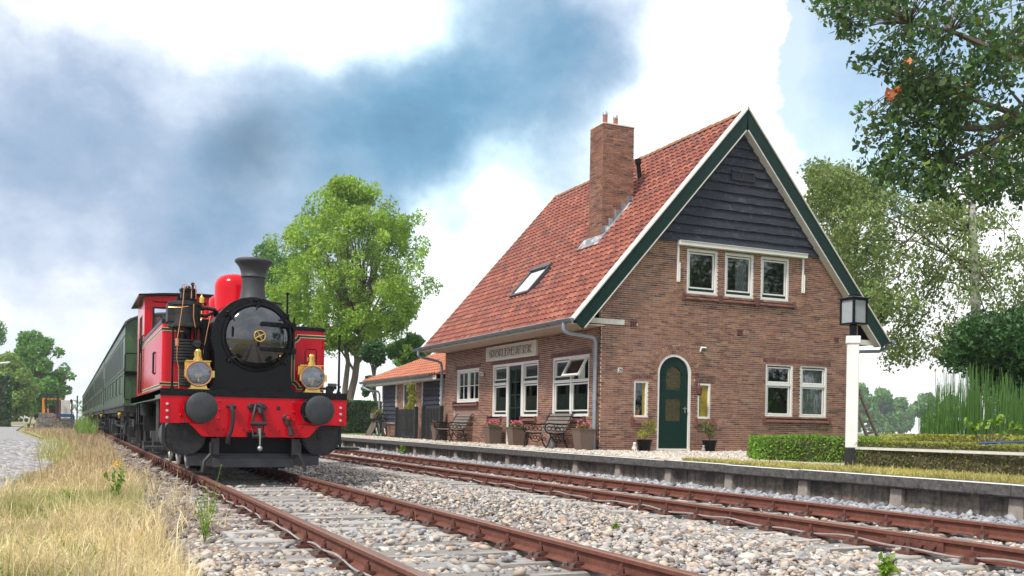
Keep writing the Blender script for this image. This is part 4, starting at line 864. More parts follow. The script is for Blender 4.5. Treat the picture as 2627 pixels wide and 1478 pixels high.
q = MB(); lettering(q, lambda u, v, w: sm(u*k if k < 1 else u, v, .0205+w), gl, .0155); q.build('lettering', 'dark', sg, smooth=0)
nb = thing('house_number', 'small white plate with number 29 on the brick wall', 'number plate', gab(11.35, 2.13, .01)); q = MB(); q.box((11.292, 2.075, .012), (11.414, 2.185, .022), gab); q.build('plate', 'white', nb, smooth=0, bevel=.004)
q = MB(); lettering(q, lambda u, v, w: gab(u, v, .0222+w), [('2', 11.312, 2.095, .07, .07), ('9', 11.36, 2.095, .07, .07)], .010); q.build('lettering', 'dark', nb, smooth=0)
def floodlight(p, out, label):
    t = thing('floodlight', label, 'wall light', p); q = MB(); o = Vector(out); s = o.cross(Vector((0, 0, 1))); P = Vector(p)
    m = Matrix((s, o, Vector((0, 0, 1)))).transposed(); m = m @ Matrix.Rotation(-.5, 3, 'X'); q.obox(P+o*.08, (.15, .06, .12), m); q.build('lamp_head', 'white', t, bevel=.008); q = MB(); q.obox(P+o*.115+Vector((0, 0, -.015)), (.12, .006, .09), m); q.build('lamp_glass', 'silver', t)
    q = MB(); q.obox(P+o*.025+Vector((0, 0, -.03)), (.05, .05, .08), Matrix.Identity(3)); q.build('bracket', 'grey', t)
floodlight((13.55, 19.285, 2.70), (0, -1, 0), 'small silver floodlight on the brick gable beside the door arch'); floodlight((10.83, 26.05, 2.30), (-1, 0, 0), 'small white floodlight on the platform wall beside the name board')
t = thing('wall_lantern', 'small rusty lantern hanging beside the arched door', 'wall light', gab(13.44, 1.8, .02)); q = MB(); q.lathe([(.02, -.14), (.06, -.1), (.075, .05), (.03, .1), (.01, .14)], gab(13.44, 1.75, .12), n=8); q.tube([gab(13.44, 1.89, .12), gab(13.44, 1.93, .08), gab(13.44, 1.86, .012)], .01); q.build('lantern', 'clip', t)
# ================================================================== shed with red roof
sd_ = thing('shed', 'low brick and black board shed with bright orange tiled roof behind the fence', 'shed', (13.5, 35.0, .3))
SX, SY0, SY1 = 11.6, 31.4, 38.7
shm = lambda u, v, w=0: (SX-w, u, v)
S_OPEN = [(33.57, 31.64, 0, 9)]
brickwork('shed', shm, .3, 2.36, lambda z: (SY0, SY1), [(31.64, 33.57, .85, 2.36), (34.4, 35.9, .3, 2.36), (36.66, 38.5, .85, 2.36)], None, sd_)
q = MB(); q.box((SX+.12, SY1-.11, .3), (16, SY1, 2.36)); q.box((15.9, SY0, .3), (16, SY1-.12, 2.36)); q.box((SX+.12, SY0, .3), (15.88, SY0+.1, 2.36)); q.build('wall', 'brick', sd_, smooth=0)
for a, c in ((31.64, 33.57), (36.66, 38.5)):
    n = 9
    for i in range(n):
        z0 = .85+1.5*i/n; q = MB(); q.prism([(.055, z0), (.02, z0+.17), (.0, z0+.17), (.0, z0)], a+.05, c-.05, lambda w, v, u: (SX-w, u, v)); q.build('cladding_board', 'cladding', sd_, smooth=0)
    q = MB()
    for u in (a, c-.05):
        for i in range(n): z0 = .85+1.5*i/n; q.prism([(.075, z0), (.045, z0+.166), (0, z0+.166), (0, z0)], u, u+.05, lambda w, v, uu: (SX-w, uu, v))
    q.box((a, .83, .0), (c, .85, .08), lambda u, v, w: shm(u, v, w)); q.build('trim', 'white', sd_, smooth=0)
q = MB(); frame(q, shm, 34.4, 35.9, .32, 2.36, .06, -.08, .01); dr = q.build('door', 'white', sd_, smooth=0); q = MB()
for i in range(12): w = 1.38/12; q.box((34.46+i*w+.004, .34, -.06), (34.46+(i+1)*w-.004, 2.3, -.03), shm)
q.build('door_leaf', mat('shed_door', (.05, .055, .05), .7, var=.2), dr, smooth=0)
# hipped roof
ez, rz_ = 2.52, 3.75; ex0, ex1, ey0, ey1 = 11.15, 16.4, 30.9, 39.9; rx = 13.78; r0, r1 = ey0+.4, ey1-2.4
def shE(s, n, y): k = math.hypot(rx-ex0, rz_-ez); c, d = (rx-ex0)/k, (rz_-ez)/k; return (ex0+s*c-n*d, y, ez+s*d+n*c)
q = MB(); A = [(ex0, ey0, ez), (ex1, ey0, ez), (ex1, ey1, ez), (ex0, ey1, ez)]; R0, R1 = (rx, r0, rz_), (rx, r1, rz_)
q.add(A+[R0, R1], [(3, 0, 4, 5), (0, 1, 4), (1, 2, 5, 4), (2, 3, 5), (0, 3, 2, 1)]); sro = q.build('roof', 'tile_new', sd_, smooth=0)
Ls = math.hypot(rx-ex0, rz_-ez)
tile_slope(shE, sro, ey0, ey1, Ls, 'tile_new', 260, lambda s, y: y > ey1-.1-2.4*s/Ls or y < ey0+.1+.4*s/Ls, tw=.255, te=.33, jitter=.006)
def shT(s, n, x): k = math.hypot(2.4, rz_-ez); c, d = 2.4/k, (rz_-ez)/k; return (x, ey1-s*c+n*d, ez+s*d+n*c)
q = None
for k in range(11):
    f = (k+.5)/11; p = Vector((ex0, ey1, ez)).lerp(Vector(R1), f); d = (Vector(R1)-Vector((ex0, ey1, ez))).normalized(); b = MB(); b.cyl(p-d*.19, p+d*.19, .10, .085, 10); b.build('ridge_tile', 'tile_new', sro)
for k in range(22):
    y = r0+.15+(r1-r0)*k/22; b = MB(); b.cyl((rx, y-.2, rz_), (rx, y+.2, rz_), .11, .10, 10); b.build('ridge_tile', 'tile_new', sro)
b = MB(); b.cyl((11.9, 31.2, 2.92), (12.4, 31.5, 3.10), .14, .13, 12); b.build('ridge_tile', 'tile_new', sro)
q = MB(); q.box((11.2, ey0+.3, 2.34), (SX-.01, ey1-.3, 2.37)); q.box((11.18, ey0+.2, 2.345), (11.2, ey1-.1, 2.5)); q.build('fascia', 'oldwhite', sd_, smooth=0)
q = MB(); q.prism(prof+prof2, ey0+.5, ey1+.1, lambda a, c, y: (11.09+a*1.15, y, 2.53+c*1.15))
for k in range(13): y = ey0+.8+k*.7; q.prism([(a*1.25, c*1.25) for a, c in prof], y, y+.03, lambda a, c, yy: (11.09+a, yy, 2.53+c))
q.build('gutter', 'zinc', sd_, smooth=40)
q = MB(); q.tube([(11.09, 39.7, 2.45), (11.09, 39.7, 2.3), (11.2, 39.4, 2.2), (11.5, 38.95, 2.12), (11.53, 38.85, 2.0), (11.53, 38.85, .3)], .045, 8); q.build('downpipe', 'pipe', sd_)
# picket fence: two panels with a gap
def fence(p0, p1, n, label, group):
    p0, p1 = Vector(p0), Vector(p1); t = thing('picket_fence', label, 'fence', p0, group); d = (p1-p0).normalized(); m = Matrix((d, Vector((0, 0, 1)).cross(d), Vector((0, 0, 1)))).transposed(); L_ = (p1-p0).length
    for i in range(n):
        c = p0+d*(L_*(i+.5)/n); q = MB(); h = 1.02+random.uniform(-.015, .015); q.obox(c+Vector((0, 0, h/2)), (.062, .025, h), m); q.build('picket', 'blackwood', t, smooth=0)
    for z in (.3, .82): q = MB(); q.obox(p0+d*L_/2+Vector((0, 0, z))+m @ Vector((0, .04, 0)), (L_, .04, .07), m); q.build('rail', 'blackwood', t, smooth=0)
    for e in (p0, p1): q = MB(); q.obox(e+Vector((0, 0, .55)), (.11, .11, 1.1), m); q.build('post', 'blackwood', t, smooth=0)
fence((10.62, 33.6, .31), (10.62, 31.45, .31), 15, 'black picket fence panel in front of the shed door, nearer the bicycle', 'picket fence panels')
fence((10.62, 30.7, .31), (10.62, 29.0, .31), 12, 'black picket fence panel between the gate gap and the station house', 'picket fence panels')
t = thing('picket_gate', 'short black gate post and rail seen in the gap of the picket fence', 'gate', (10.9, 31.1, .31)); q = MB(); q.box((10.88, 31.0, .31), (10.96, 31.1, 1.35)); q.box((10.9, 30.75, 1.02), (10.94, 31.4, 1.1)); q.build('post', 'blackwood', t, smooth=0)
# ================================================================== benches
def bench(loc, label):
    t = thing('bench', label, 'bench', (0, 0, 0), 'cast iron benches on the platform', local=True)
    Lb = 1.26
    for k in range(4):                                 # seat slats
        q = MB(); q.box((-.30+k*.105, -Lb/2, .36+.006*abs(k-1.5)), (-.215+k*.105, Lb/2, .385+.006*abs(k-1.5))); q.build('slat', 'bench_wood', t, smooth=0, bevel=.006)
    for k in range(5):
        a = .14+k*.052; z = .44+k*.088; q = MB(); m = Matrix.Rotation(.52, 3, 'Y'); q.obox((a, 0, z), (.022, Lb, .075), m); q.build('slat', 'bench_wood', t, smooth=0, bevel=.006)
    for y in (-Lb/2+.03, Lb/2-.03):
        q = MB(); r = .017
        q.tube([(-.36, y, .02), (-.33, y, .03), (-.29, y, .10), (-.25, y, .2), (-.22, y, .30), (-.25, y, .35), (-.32, y, .37)], r, 6)
        q.tube([(.26, y, .0), (.22, y, .03), (.16, y, .12), (.12, y, .22), (.10, y, .33), (.13, y, .40), (.22, y, .58), (.32, y, .78), (.37, y, .84), (.41, y, .83)], r, 6)
        q.tube([(-.30, y, .36), (-.1, y, .335), (.1, y, .35)], r, 6)
        q.tube([(-.22, y, .29), (-.12, y, .16), (0, y, .13), (.1, y, .2)], .012, 6)
        q.tube([(-.33, y, .38), (-.38, y, .46), (-.36, y, .55), (-.28, y, .585), (-.15, y, .57), (.05, y, .56), (.2, y, .57)], .018, 6)   # arm rest
        for cx, cz, R in ((-.16, .47, .055), (-.04, .46, .05), (.07, .46, .05), (-.27, .47, .05), (-.05, .25, .045), (.03, .24, .045), (-.13, .26, .04), (.2, .2, .04)): q.torus((cx, y, cz), R, .009, (0, 1, 0), 14, 5)
        for a in range(6): q.cyl((-.1, y, .47), (-.1+.1*math.cos(a), y, .47+.1*math.sin(a)), .007, n=5)
        q.build('bench_end', 'black', t)
    t.location = loc; return t
b1 = bench((10.42, 27.42, .31), 'iron and wood slat bench under the small six pane window')
b2 = copy_tree(b1, (10.38, 20.95, .31), label='iron and wood slat bench with a watering can, under the wide window')
# ================================================================== planters
def planter(loc, label, flow, h=.46, w=.20):
    t = thing('planter', label, 'planter', loc, 'tall square planters along the platform wall'); x, y, z = loc
    q = MB(); lv = [(.72*w, 0), (w, h), (w+.012, h), (w+.012, h+.02), (w-.02, h+.02), (w-.02, h-.03)]
    q.ring_stack([[(x+sx*r, y+sy*r, z+k) for sx, sy in ((-1, -1), (1, -1), (1, 1), (-1, 1))] for r, k in lv]); q.build('pot', 'planter', t, smooth=0)
    c = [((x+random.uniform(-.6, .6)*w, y+random.uniform(-.6, .6)*w, z+h+.05), .10) for _ in range(7)]
    leaves(blobpts(c, 500, .2), .045, 'midleaf' if flow > 40 else 'box_brown', 'foliage', t)
    p = blobpts([((a, b, cc+.05), r) for (a, b, cc), r in c], flow*3, .8); leaves(p[p[:, 2] > z+h+.05], .036, 'pink', 'flower', t, aspect=1., kind='stuff')
planter((10.52, 24.62, .31), 'tall brown planter of pink flowers left of the platform door under its side window', 70)
planter((10.55, 23.15, .31), 'tall brown planter of pink flowers right of the platform door', 70)
planter((10.45, 19.30, .31), 'tall brown planter of pale flowers beside the corner downpipe', 22)
planter((10.62, 29.20, .31), 'tall brown planter of faded flowers behind the slat bench near the fence', 10)
def pottree(loc, h, cr, label, lean=0):
    t = thing('potted_tree', label, 'potted tree', loc, 'small trees in black pots by the arched door'); x, y, z = loc
    q = MB(); q.lathe([(.13, 0), (.165, .24), (.18, .24), (.18, .27), (.15, .27), (.145, .24)], loc, n=18); q.build('pot', 'black', t)
    q = MB(); q.tube([(x, y, z+.2), (x+.02, y, z+.38), (x+.01+lean*.3, y, z+.55), (x+lean, y, z+.68)], [.014, .012, .010, .006]); 
    for a in range(7): q.tube([(x+lean*.4, y, z+.5), (x+lean+cr*.7*math.cos(a*.9), y+cr*.7*math.sin(a*.9), z+h-.2+.12*math.sin(a*2))], [.007, .003], 4)
    q.build('trunk', 'wood', t)
    bl = [((x+lean+random.uniform(-1, 1)*cr, y+random.uniform(-.8, .8)*cr, z+h-.2+random.uniform(-.16, .14)), .10) for _ in range(9)]
    leaves(blobpts(bl, 620, .1), .05, 'box_brown' if lean == 0 else 'box_yellow', 'crown', t, aspect=.4)
pottree((11.73, 18.80, .30), .72, .17, 'small yellow green tree in black pot left of the arched door', .06)
pottree((13.52, 18.85, .30), .74, .18, 'small dull green tree in black pot right of the arched door')
def statue(loc, h, label, m, seed):
    q = MB(); x, y, z = loc; s = h/.2
    q.ball((x, y, z+.06*s), .06*s, 10, (1, 1.1, 1)); q.ball((x, y-.01*s, z+.11*s), .042*s, 10, (1, 1, 1.3)); q.ball((x-.005*s, y-.02*s, z+.165*s), .036*s, 10)
    q.ball((x-.02*s, y-.05*s, z+.155*s), .018*s, 8); [q.ball((x+e*.028*s, y-.01*s, z+.185*s), .014*s, 6, (1, .6, 1.5)) for e in (-1, 1)]; [q.cyl((x+e*.028*s, y-.05*s, z), (x+e*.022*s, y-.035*s, z+.10*s), .015*s, n=7) for e in (-1, 1)]
    o = q.build('statuette', m); tag(o, label, 'statuette')
statue((11.42, 18.72, .31), .2, 'small pale stone dog statuette beside the black pot left of the arched door', 'oldwhite', 1)
statue((13.28, 18.75, .31), .15, 'small grey stone ornament tucked behind the black pot right of the door', 'grey', 2)
t = thing('watering_can', 'grey metal watering can under the slat bench below the wide window', 'watering can', (10.5, 20.95, .31))
q = MB(); q.lathe([(.12, 0), (.125, .02), (.11, .16), (.085, .22), (.08, .22)], (10.5, 20.95, .31), n=18); q.build('can_body', 'steel', t)
q = MB(); q.tube([(10.5, 21.05, .36), (10.47, 21.25, .47), (10.45, 21.40, .58)], [.022, .016, .014], 8); q.cyl((10.45, 21.40, .58), (10.44, 21.44, .60), .02, .045, 10); q.build('spout', 'steel', t)
q = MB(); q.torus((10.5, 20.93, .52), .09, .009, (1, 0, 0), 14, 6, math.pi, 2*math.pi); q.build('handle', 'steel', t)
# ================================================================== bicycle and beams against the shed
t = thing('bicycle', 'black bicycle with a load on its carrier leaning by the shed downpipe', 'bicycle', (11.2, 37.6, .31))
def wheel(y):
    q = MB(); c = (11.2, y, .31+.34); q.torus(c, .33, .016, (1, 0, .12), 28, 6); w = q.build('wheel', 'dark', t); q = MB()
    for a in range(14): q.cyl(c, (11.2, y+.32*math.cos(a*.449), c[2]+.32*math.sin(a*.449)), .0025, n=3)
    q.build('spoke', 'steel', w, smooth=0)
wheel(37.05); wheel(38.15); q = MB(); B_, S_, H_, R_, Fk = (11.2, 37.5, .62), (11.2, 37.38, 1.12), (11.2, 37.98, 1.15), (11.2, 37.05, .65), (11.2, 38.15, .65)
for a, c in ((B_, S_), (B_, H_), (S_, H_), (B_, R_), (S_, R_), (H_, Fk)): q.cyl(a, c, .016, n=8)
q.build('frame', 'black', t); q = MB(); q.ball((11.2, 37.35, 1.2), .1, 8, (.7, 1.3, .35)); q.build('saddle', 'dark', t); q = MB(); q.tube([(10.93, 37.85, 1.25), (11.05, 38.0, 1.28), (11.35, 38.0, 1.28), (11.47, 37.85, 1.25)], .013); q.cyl(H_, (11.2, 38.0, 1.28), .013); q.build('handlebar', 'steel', t)
q = MB(); q.box((11.05, 38.1, 1.0), (11.35, 38.5, 1.22)); q.build('basket', 'wood', t, bevel=.02)
for i, (y, dy, lb) in enumerate(((38.75, -.35, 'old grey timber beam leaning outermost against the shed corner'), (38.4, -.3, 'old grey timber beam leaning inside the other one at the shed corner'))):
    q = MB(); q.beam((11.0, y, .31), (11.4, y+dy, 1.25), .12, .14); tag(q.build('timber_beam', 'wood', smooth=0), lb, 'timber', 'timber beams leaning on the shed')
bl = [((11.25+random.uniform(-.15, .1), 38.2+random.uniform(-.5, .4), 1.3+random.uniform(-.08, .1)), .13) for _ in range(7)]
tag(leaves(blobpts(bl, 700, .2), .09, 'box_brown', 'dry_brushwood', aspect=.12), 'pile of dry brown brushwood on top of the bicycle by the shed', 'brushwood')
t = thing('letter_box', 'small pale box fixed to the shed downpipe', 'box', (11.45, 38.85, 1.05)); q = MB(); q.box((11.38, 38.7, 1.0), (11.5, 39.0, 1.28)); q.prism([(-.0, 1.28), (.08, 1.34), (.14, 1.28)], 38.68, 39.02, lambda u, v, w: (11.37+u, w, v)); q.build('box', 'oldwhite', t, smooth=0)
# ================================================================== lamp post, ladder, white rail
LX, LY = 10.29, 10.9
t = thing('lamp_post', 'white square wooden lamp post with black four pane lantern', 'lamp post', (LX, LY, .31))
pm = Matrix.Rotation(math.radians(-41), 3, 'Z'); q = MB(); q.obox((LX, LY, 1.37), (.166, .166, 1.54), pm); q.obox((LX, LY, 2.155), (.20, .20, .11), pm); q.build('post', mat('postpaint', (.74, .73, .71), .6, var=.05, dirt=((.34, .31, .27), 7, .66, .4), streak=((.5, .48, .45), .3)), t, smooth=0, bevel=.01)
q = MB(); q.obox((LX, LY, .445), (.172, .172, .31), pm); q.build('base', 'blackwood', t, smooth=0, bevel=.008)
q = MB(); q.cyl((LX, LY, 2.20), (LX, LY, 2.37), .055, n=14); q.build('neck', 'black', t)
a = math.radians(2); m = Matrix.Rotation(a, 3, 'Z'); w0 = .122; z0, z1 = 2.385, 2.735; q = MB()
rc = lambda sx, sy, r, z: Vector((LX, LY, z))+m @ Vector((sx*r, sy*r, 0))
q.obox((LX, LY, z0), (2*w0+.03, 2*w0+.03, .025), m); q.obox((LX, LY, z1), (2*w0+.03, 2*w0+.03, .025), m)
for sx in (-1, 1):
    for sy in (-1, 1): q.beam(rc(sx, sy, w0, z0), rc(sx, sy, w0, z1), .028, .028, m @ Vector((1, 0, 0)))
lh = q.build('lantern', 'black', t, smooth=0); q = MB()
q.ring_stack([[rc(sx, sy, r, z) for sx, sy in ((-1, -1), (1, -1), (1, 1), (-1, 1))] for r, z in ((w0+.04, z1+.012), (w0+.04, z1+.022), (.05, z1+.055), (.05, z1+.075), (.02, z1+.08))]); q.build('cap', 'black', lh, smooth=0)
fg = mat('frosted', (.30, .32, .33), .2, var=.1, scale=14)
for k in range(4):
    mm = m @ Matrix.Rotation(k*math.pi/2, 3, 'Z'); q = MB(); q.obox(Vector((LX, LY, (z0+z1)/2))+mm @ Vector((0, -w0+.004, 0)), (2*w0-.03, .006, z1-z0-.03), mm); q.build('pane', fg, lh, smooth=0)
q = MB(); P0, P1 = Vector((LX-.06, LY-.16, .60)), Vector((9.93, 7.2, .615)); q.beam(P0, P1, .03, .035); tag(q.build('white_rail', 'oldwhite', smooth=0), 'thin white rail running from the lamp post along the brownish hedge', 'rail')
t = thing('ladder', 'old grey wooden ladder leaning behind the lamp post', 'ladder', (17.7, 18.0, .3)); A0, A1, B0, B1 = Vector((17.70, 18.0, .30)), Vector((16.92, 18.1, 1.97)), Vector((18.05, 18.0, .30)), Vector((17.12, 18.1, 2.10))
for p, r in ((A0, A1), (B0, B1)): q = MB(); q.beam(p, r, .07, .045); q.build('stile', 'wood', t, smooth=0)
for k in range(6): f = .14+k*.155; q = MB(); q.beam(A0.lerp(A1, f), B0.lerp(B1, f), .035, .05); q.build('rung', 'wood', t, smooth=0)
# ================================================================== steam locomotive (local: x across, y back from the buffer beam, z above rail)
lo = thing('steam_locomotive', 'red and black steam tank locomotive with brass headlamps', 'locomotive', (0, 0, 0), local=True)
def LP(name, q, m, parent=None, smooth=35, bevel=0, **k): return q.build(name, m, parent or lo, smooth, bevel, **k)
xz = lambda u, v, w: (u, w, v)
BW = 1.385
def cv(side, n=10): return [(side*(1.02-.25*t*1.0), .585+.195*math.cos(t*math.pi/2)**1.6) for t in [i/n for i in range(n+1)]]
q = MB(); q.prism([(-BW, 1.27), (-BW, .78)]+cv(-1)+cv(1)[::-1]+[(BW, .78), (BW, 1.27)], 0, .03, xz); bm = LP('buffer_beam', q, 'red', bevel=.004)
q = MB(); q.box((-BW-.005, -.012, 1.185), (BW+.005, -.001, 1.275)); q.box((-BW-.005, -.012, 1.2752), (BW+.005, .5, 1.289))
for i in range(24): q.lathe([(.014, 0), (.012, .008), (.006, .012)], (-1.33+i*2.66/23, -.012, 1.232), (0, -1, 0), 8)
LP('angle_iron', q, 'black', bevel=.002)
q = MB()
for x, z in [(-1.04, 1.0), (-.55, 1.12), (-.55, .99), (-.56, .86), (-.71, .79), (-.70, .66), (-.57, .70), (-.49, .71), (-.2, .70), (-.08, .70), (.2, .70), (.33, .70), (.54, .70), (.68, .76), (.67, .63), (.55, 1.12), (.55, .98), (.55, .85), (-1.1, .9), (1.1, .9)]: q.lathe([(.021, 0), (.018, .010), (.009, .016)], (x, 0, z), (0, -1, 0), 10)
LP('rivet', q, 'red', bm)
bsrc = None
for s in (-1, 1):
    for z in (.86, .96, 1.06):
        q = MB(); q.cyl((s*1.29, 0, z), (s*1.29, -.02, z), .021, n=6); q.cyl((s*1.29, -.02, z), (s*1.29, -.032, z), .011, n=6); LP('bolt', q, 'bolt_white', bm)
q = MB(); [q.box((x-.03, -.002, 1.0), (x+.03, .0, 1.06)) for x in (-.335, .32)]; LP('slot', q, 'dark', bm)
q = MB(); q.box((-BW, .05, 1.2), (BW, 1.6, 1.285)); q.box((-BW, 1.0, 1.15), (BW, 7.7, 1.27)); LP('footplate', q, 'black')
for s in (-1, 1):
    q = MB(); q.box((s*BW, .03, 1.135), (s*(BW-.02), 7.7, 1.27)); LP('valance', q, 'valance')
    # buffers
    x = s*.855; q = MB(); q.lathe([(.20, 0), (.20, -.02), (.14, -.03), (.115, -.1), (.105, -.28), (.11, -.29), (.11, -.31), (.07, -.31), (.07, -.46)][::1], (x, 0, 1.01), (0, 1, 0), 20)
    for a in range(4): q.ball((x+.16*math.cos(a*1.57+.78), -.02, 1.01+.16*math.sin(a*1.57+.78)), .03, 8)
    q.beam((x-.28, -.33, .785), (x+.05, -.33, .785), .014, .014); q.beam((x-.22, -.33, .785), (x-.20, -.2, .95), .014, .014); bf = LP('buffer', q, 'black')
    q = MB(); q.lathe([(.05, -.42), (.20, -.455), (.222, -.462), (.222, -.475), (.19, -.492), (.12, -.502), (.02, -.506)], (x, 0, 1.01), (0, 1, 0), 36); LP('buffer_head', q, 'buffer', bf)
    # cylinders with bolted covers
    q = MB(); q.cyl((s*1.02, .14, .60), (s*1.02, 1.1, .60), .30, n=30); cy = LP('cylinder', q, 'sooty'); q = MB(); q.cyl((s*1.02, .115, .60), (s*1.02, .14, .60), .285, n=30); q.cyl((s*1.02, .09, .62), (s*1.02, .115, .62), .07, n=16); q.cyl((s*1.02, .07, .62), (s*1.02, .09, .62), .03, n=10)
    for a in range(14): q.cyl((s*1.02+.255*math.cos(a*.449), .09, .60+.255*math.sin(a*.449)), (s*1.02+.255*math.cos(a*.449), .115, .60+.255*math.sin(a*.449)), .018, n=6)
    LP('cylinder_cover', q, 'iron', cy)
    q = MB(); q.box((s*.60-.06, -.0, .32), (s*.60+.06, .03, .56)); q.tube([(s*.66, .01, .50), (s*.66, .01, .33), (s*.68+(-.08 if s < 0 else .03), -.03, .22), (s*.68+(-.1 if s < 0 else .06), -.03, .06)], .028, 6); LP('rail_guard', q, 'iron')
    # hanging step
    q = MB(); q.box((s*1.32-.015, .10, .42), (s*1.32+.015, .13, .80)); q.box((s*1.32-.015, .30, .42), (s*1.32+.015, .33, .80)); q.box((s*1.44-.16, -.02, .40), (s*1.44+.16, .36, .425)); 
    for k in range(9): q.cyl((s*1.44-.15+k*.037, -.025, .43), (s*1.44-.15+k*.037, .36, .43), .009, n=5)
    LP('footstep', q, 'iron')
q = MB(); q.prism([(-.98, .30), (1.0, .30), (1.0, .15), (-.60, .13), (-.98, .15)], .16, .30, xz); q.box((-.62, .12, .12), (.60, .16, .26)); q.cyl((-.98, .22, .31), (1.0, .22, .31), .03, n=8); LP('sway_bar', q, 'sooty', bevel=.01)
q = MB(); [q.box((s*.56-.02, .05, .28), (s*.56+.02, 7.6, 1.2)) for s in (-1, 1)]; q.box((-.9, 1.1, .45), (.9, 1.2, 1.2)); q.box((-.95, 5.6, .35), (.95, 7.6, 1.15)); q.box((-.55, 2.2, .5), (.55, 5.6, 1.5)); q.box((-1.25, 5.65, .6), (1.25, 5.75, 1.2)); LP('frame', q, 'dark')
q = MB(); q.box((-.97, .4, .30), (.97, .44, .92)); LP('dust_plate', q, 'dark')
for s in (-1, 1):                                        # curved plate ahead of the first wheel, wheels, rods
    q = MB(); P = [(.75, 1.13), (.75, 1.0)]+[(.75+.55*math.sin(t)-.0, .45+.6*math.cos(t)*1.0-.05) for t in (0.2, .5, .8, 1.1, 1.4)]
    P = [(.55, 1.13), (.55, .82), (.62, .62), (.78, .45), (1.02, .34), (1.05, .36), (.85, .50), (.72, .68), (.68, .85), (.68, 1.13)]; q.prism(P, s*1.27, s*1.10, lambda u, v, w: (w, u, v)); LP('curved_guard', q, 'black')
    [LP('valve_gear', MB().box((s*1.30, a_, b_), (s*1.05, c_, d_)), 'dark') for a_, b_, c_, d_ in ((1.35, .5, 1.9, 1.14), (2.3, .28, 2.6, .45), (4.7, .25, 5.2, .40))]; LP('air_tank', MB().cyl((s*1.2, 5.4, .9), (s*1.2, 5.4, 1.14), .12, n=12), 'dark')
    for y in (1.9, 3.4, 4.9):
        q = MB(); c = (s*.72, y, .48); q.cyl((s*.66, y, .48), (s*.78, y, .48), .46, n=30); q.cyl((s*.62, y, .48), (s*.66, y, .48), .50, n=30); wl = LP('wheel', q, 'iron'); q = MB(); q.torus((s*.785, y, .48), .44, .03, (1, 0, 0), 30, 6); LP('tyre', q, 'steel', wl)
    q = MB(); q.beam((s*.9, 1.9, .40), (s*.9, 4.9, .40), .05, .10); q.beam((s*.98, .9, .60), (s*.95, 3.4, .40), .04, .08); LP('connecting_rod', q, 'steel')
    q = MB(); [q.tube([(s*1.30, y, 1.15), (s*1.30, y, .35), (s*1.22, y, .33)], .02, 5) for y in (6.3, 6.9)]; [q.box((s*1.40, 6.25, z), (s*1.1, 6.95, z+.03)) for z in (.34, .72)]; LP('cab_step', q, 'iron')
# smokebox, saddle, door
SZ, SR = 2.12, .635
q = MB(); q.cyl((0, .42, SZ), (0, 1.4, SZ), SR-.01, n=48); sm_ = LP('smokebox', q, 'black')
key = [(-.60, 1.30), (-.60, 1.42), (-.575, 1.62), (-.585, 1.82)]+[(SR*math.cos(a), SZ+SR*math.sin(a)) for a in [math.radians(200-i*(220/40)) for i in range(41)]]+[(.585, 1.82), (.575, 1.62), (.60, 1.42), (.60, 1.30)]
q = MB(); q.prism(key, .385, .42, xz); LP('front_plate', q, 'black', sm_, bevel=.006)
q = MB(); q.prism([(x*.99, z) for x, z in key[:5]+key[-5:]], .42, 1.4, xz); q.box((-.64, .33, 1.285), (.64, .385, 1.345)); 
for i in range(11): q.cyl((-.58+i*.116, .31, 1.32), (-.58+i*.116, .33, 1.32), .013, n=6)
LP('saddle', q, 'black', sm_); 
q = MB(); [q.ball((SR*.93*math.cos(a), .383, SZ+SR*.93*math.sin(a)), .012, 6) for a in [math.radians(i*11.25) for i in range(-2, 18)]]; LP('rivet', q, 'black', sm_)
DX, DZ = .05, 2.135
q = MB(); q.lathe([(.535, .02), (.545, -.01), (.535, -.035), (.50, -.04), (.49, -.03)], (DX, .385, DZ), (0, 1, 0), 56, cap=False); LP('door_ring', q, 'black', sm_)
q = MB(); q.lathe([(.488, .0), (.488, -.03), (.45, -.062), (.40, -.092), (.33, -.125), (.25, -.152), (.16, -.171), (.08, -.181), (.02, -.184)], (DX, .385, DZ), (0, 1, 0), 64); dr = LP('smokebox_door', q, 'gloss_black', smooth=60)
q = MB(); q.box((DX-.405, .262, DZ-.02), (DX-.385, .272, DZ+.14)); [q.cyl((DX-.395, .27, z), (DX-.395, .34, z), .008, n=5) for z in (DZ-.01, DZ+.13)]; LP('grab_handle', q, 'black', dr)
for z in (DZ+.20, DZ-.20):
    q = MB(); q.cyl((DX+.04, .20, z), (DX+.04, .185, z), .03, n=10)
    for k, f in enumerate((0, .33, .66, 1)): pass
    q.beam((DX+.04, .196, z), (DX+.20, .212, z), .012, .06); q.beam((DX+.20, .212, z), (DX+.36, .258, z), .012, .06); q.beam((DX+.36, .258, z), (DX+.55, .33, z), .012, .06); [q.ball((x, y, z), .014, 6) for x, y in ((DX+.10, .194), (DX+.19, .203), (DX+.29, .23), (DX+.42, .272), (DX+.5, .303))]; q.cyl((DX+.55, .335, z-.05), (DX+.55, .335, z+.05), .028, n=10); LP('hinge_strap', q, 'black', dr)
q = MB(); q.cyl((DX+.56, .34, DZ-.33), (DX+.56, .34, DZ+.33), .016, n=8); q.box((DX+.54, .34, DZ+.16), (DX+.60, .39, DZ+.24)); q.box((DX+.54, .34, DZ-.24), (DX+.60, .39, DZ-.16)); LP('hinge_pin', q, 'black', dr)
q = MB(); q.torus((DX, .155, DZ), .083, .012, (0, 1, 0), 28, 8); [q.cyl((DX, .155, DZ), (DX+.08*math.cos(a), .155, DZ+.08*math.sin(a)), .009, n=6) for a in (.5, 2.07, 3.64, 5.2)]; q.cyl((DX, .16, DZ), (DX, .24, DZ), .022, n=10); LP('handwheel', q, 'brass', dr)
q = MB(); q.beam((DX-.01, .165, DZ-.03), (DX-.012, .175, DZ-.17), .02, .03); LP('dart_handle', q, 'black', dr)
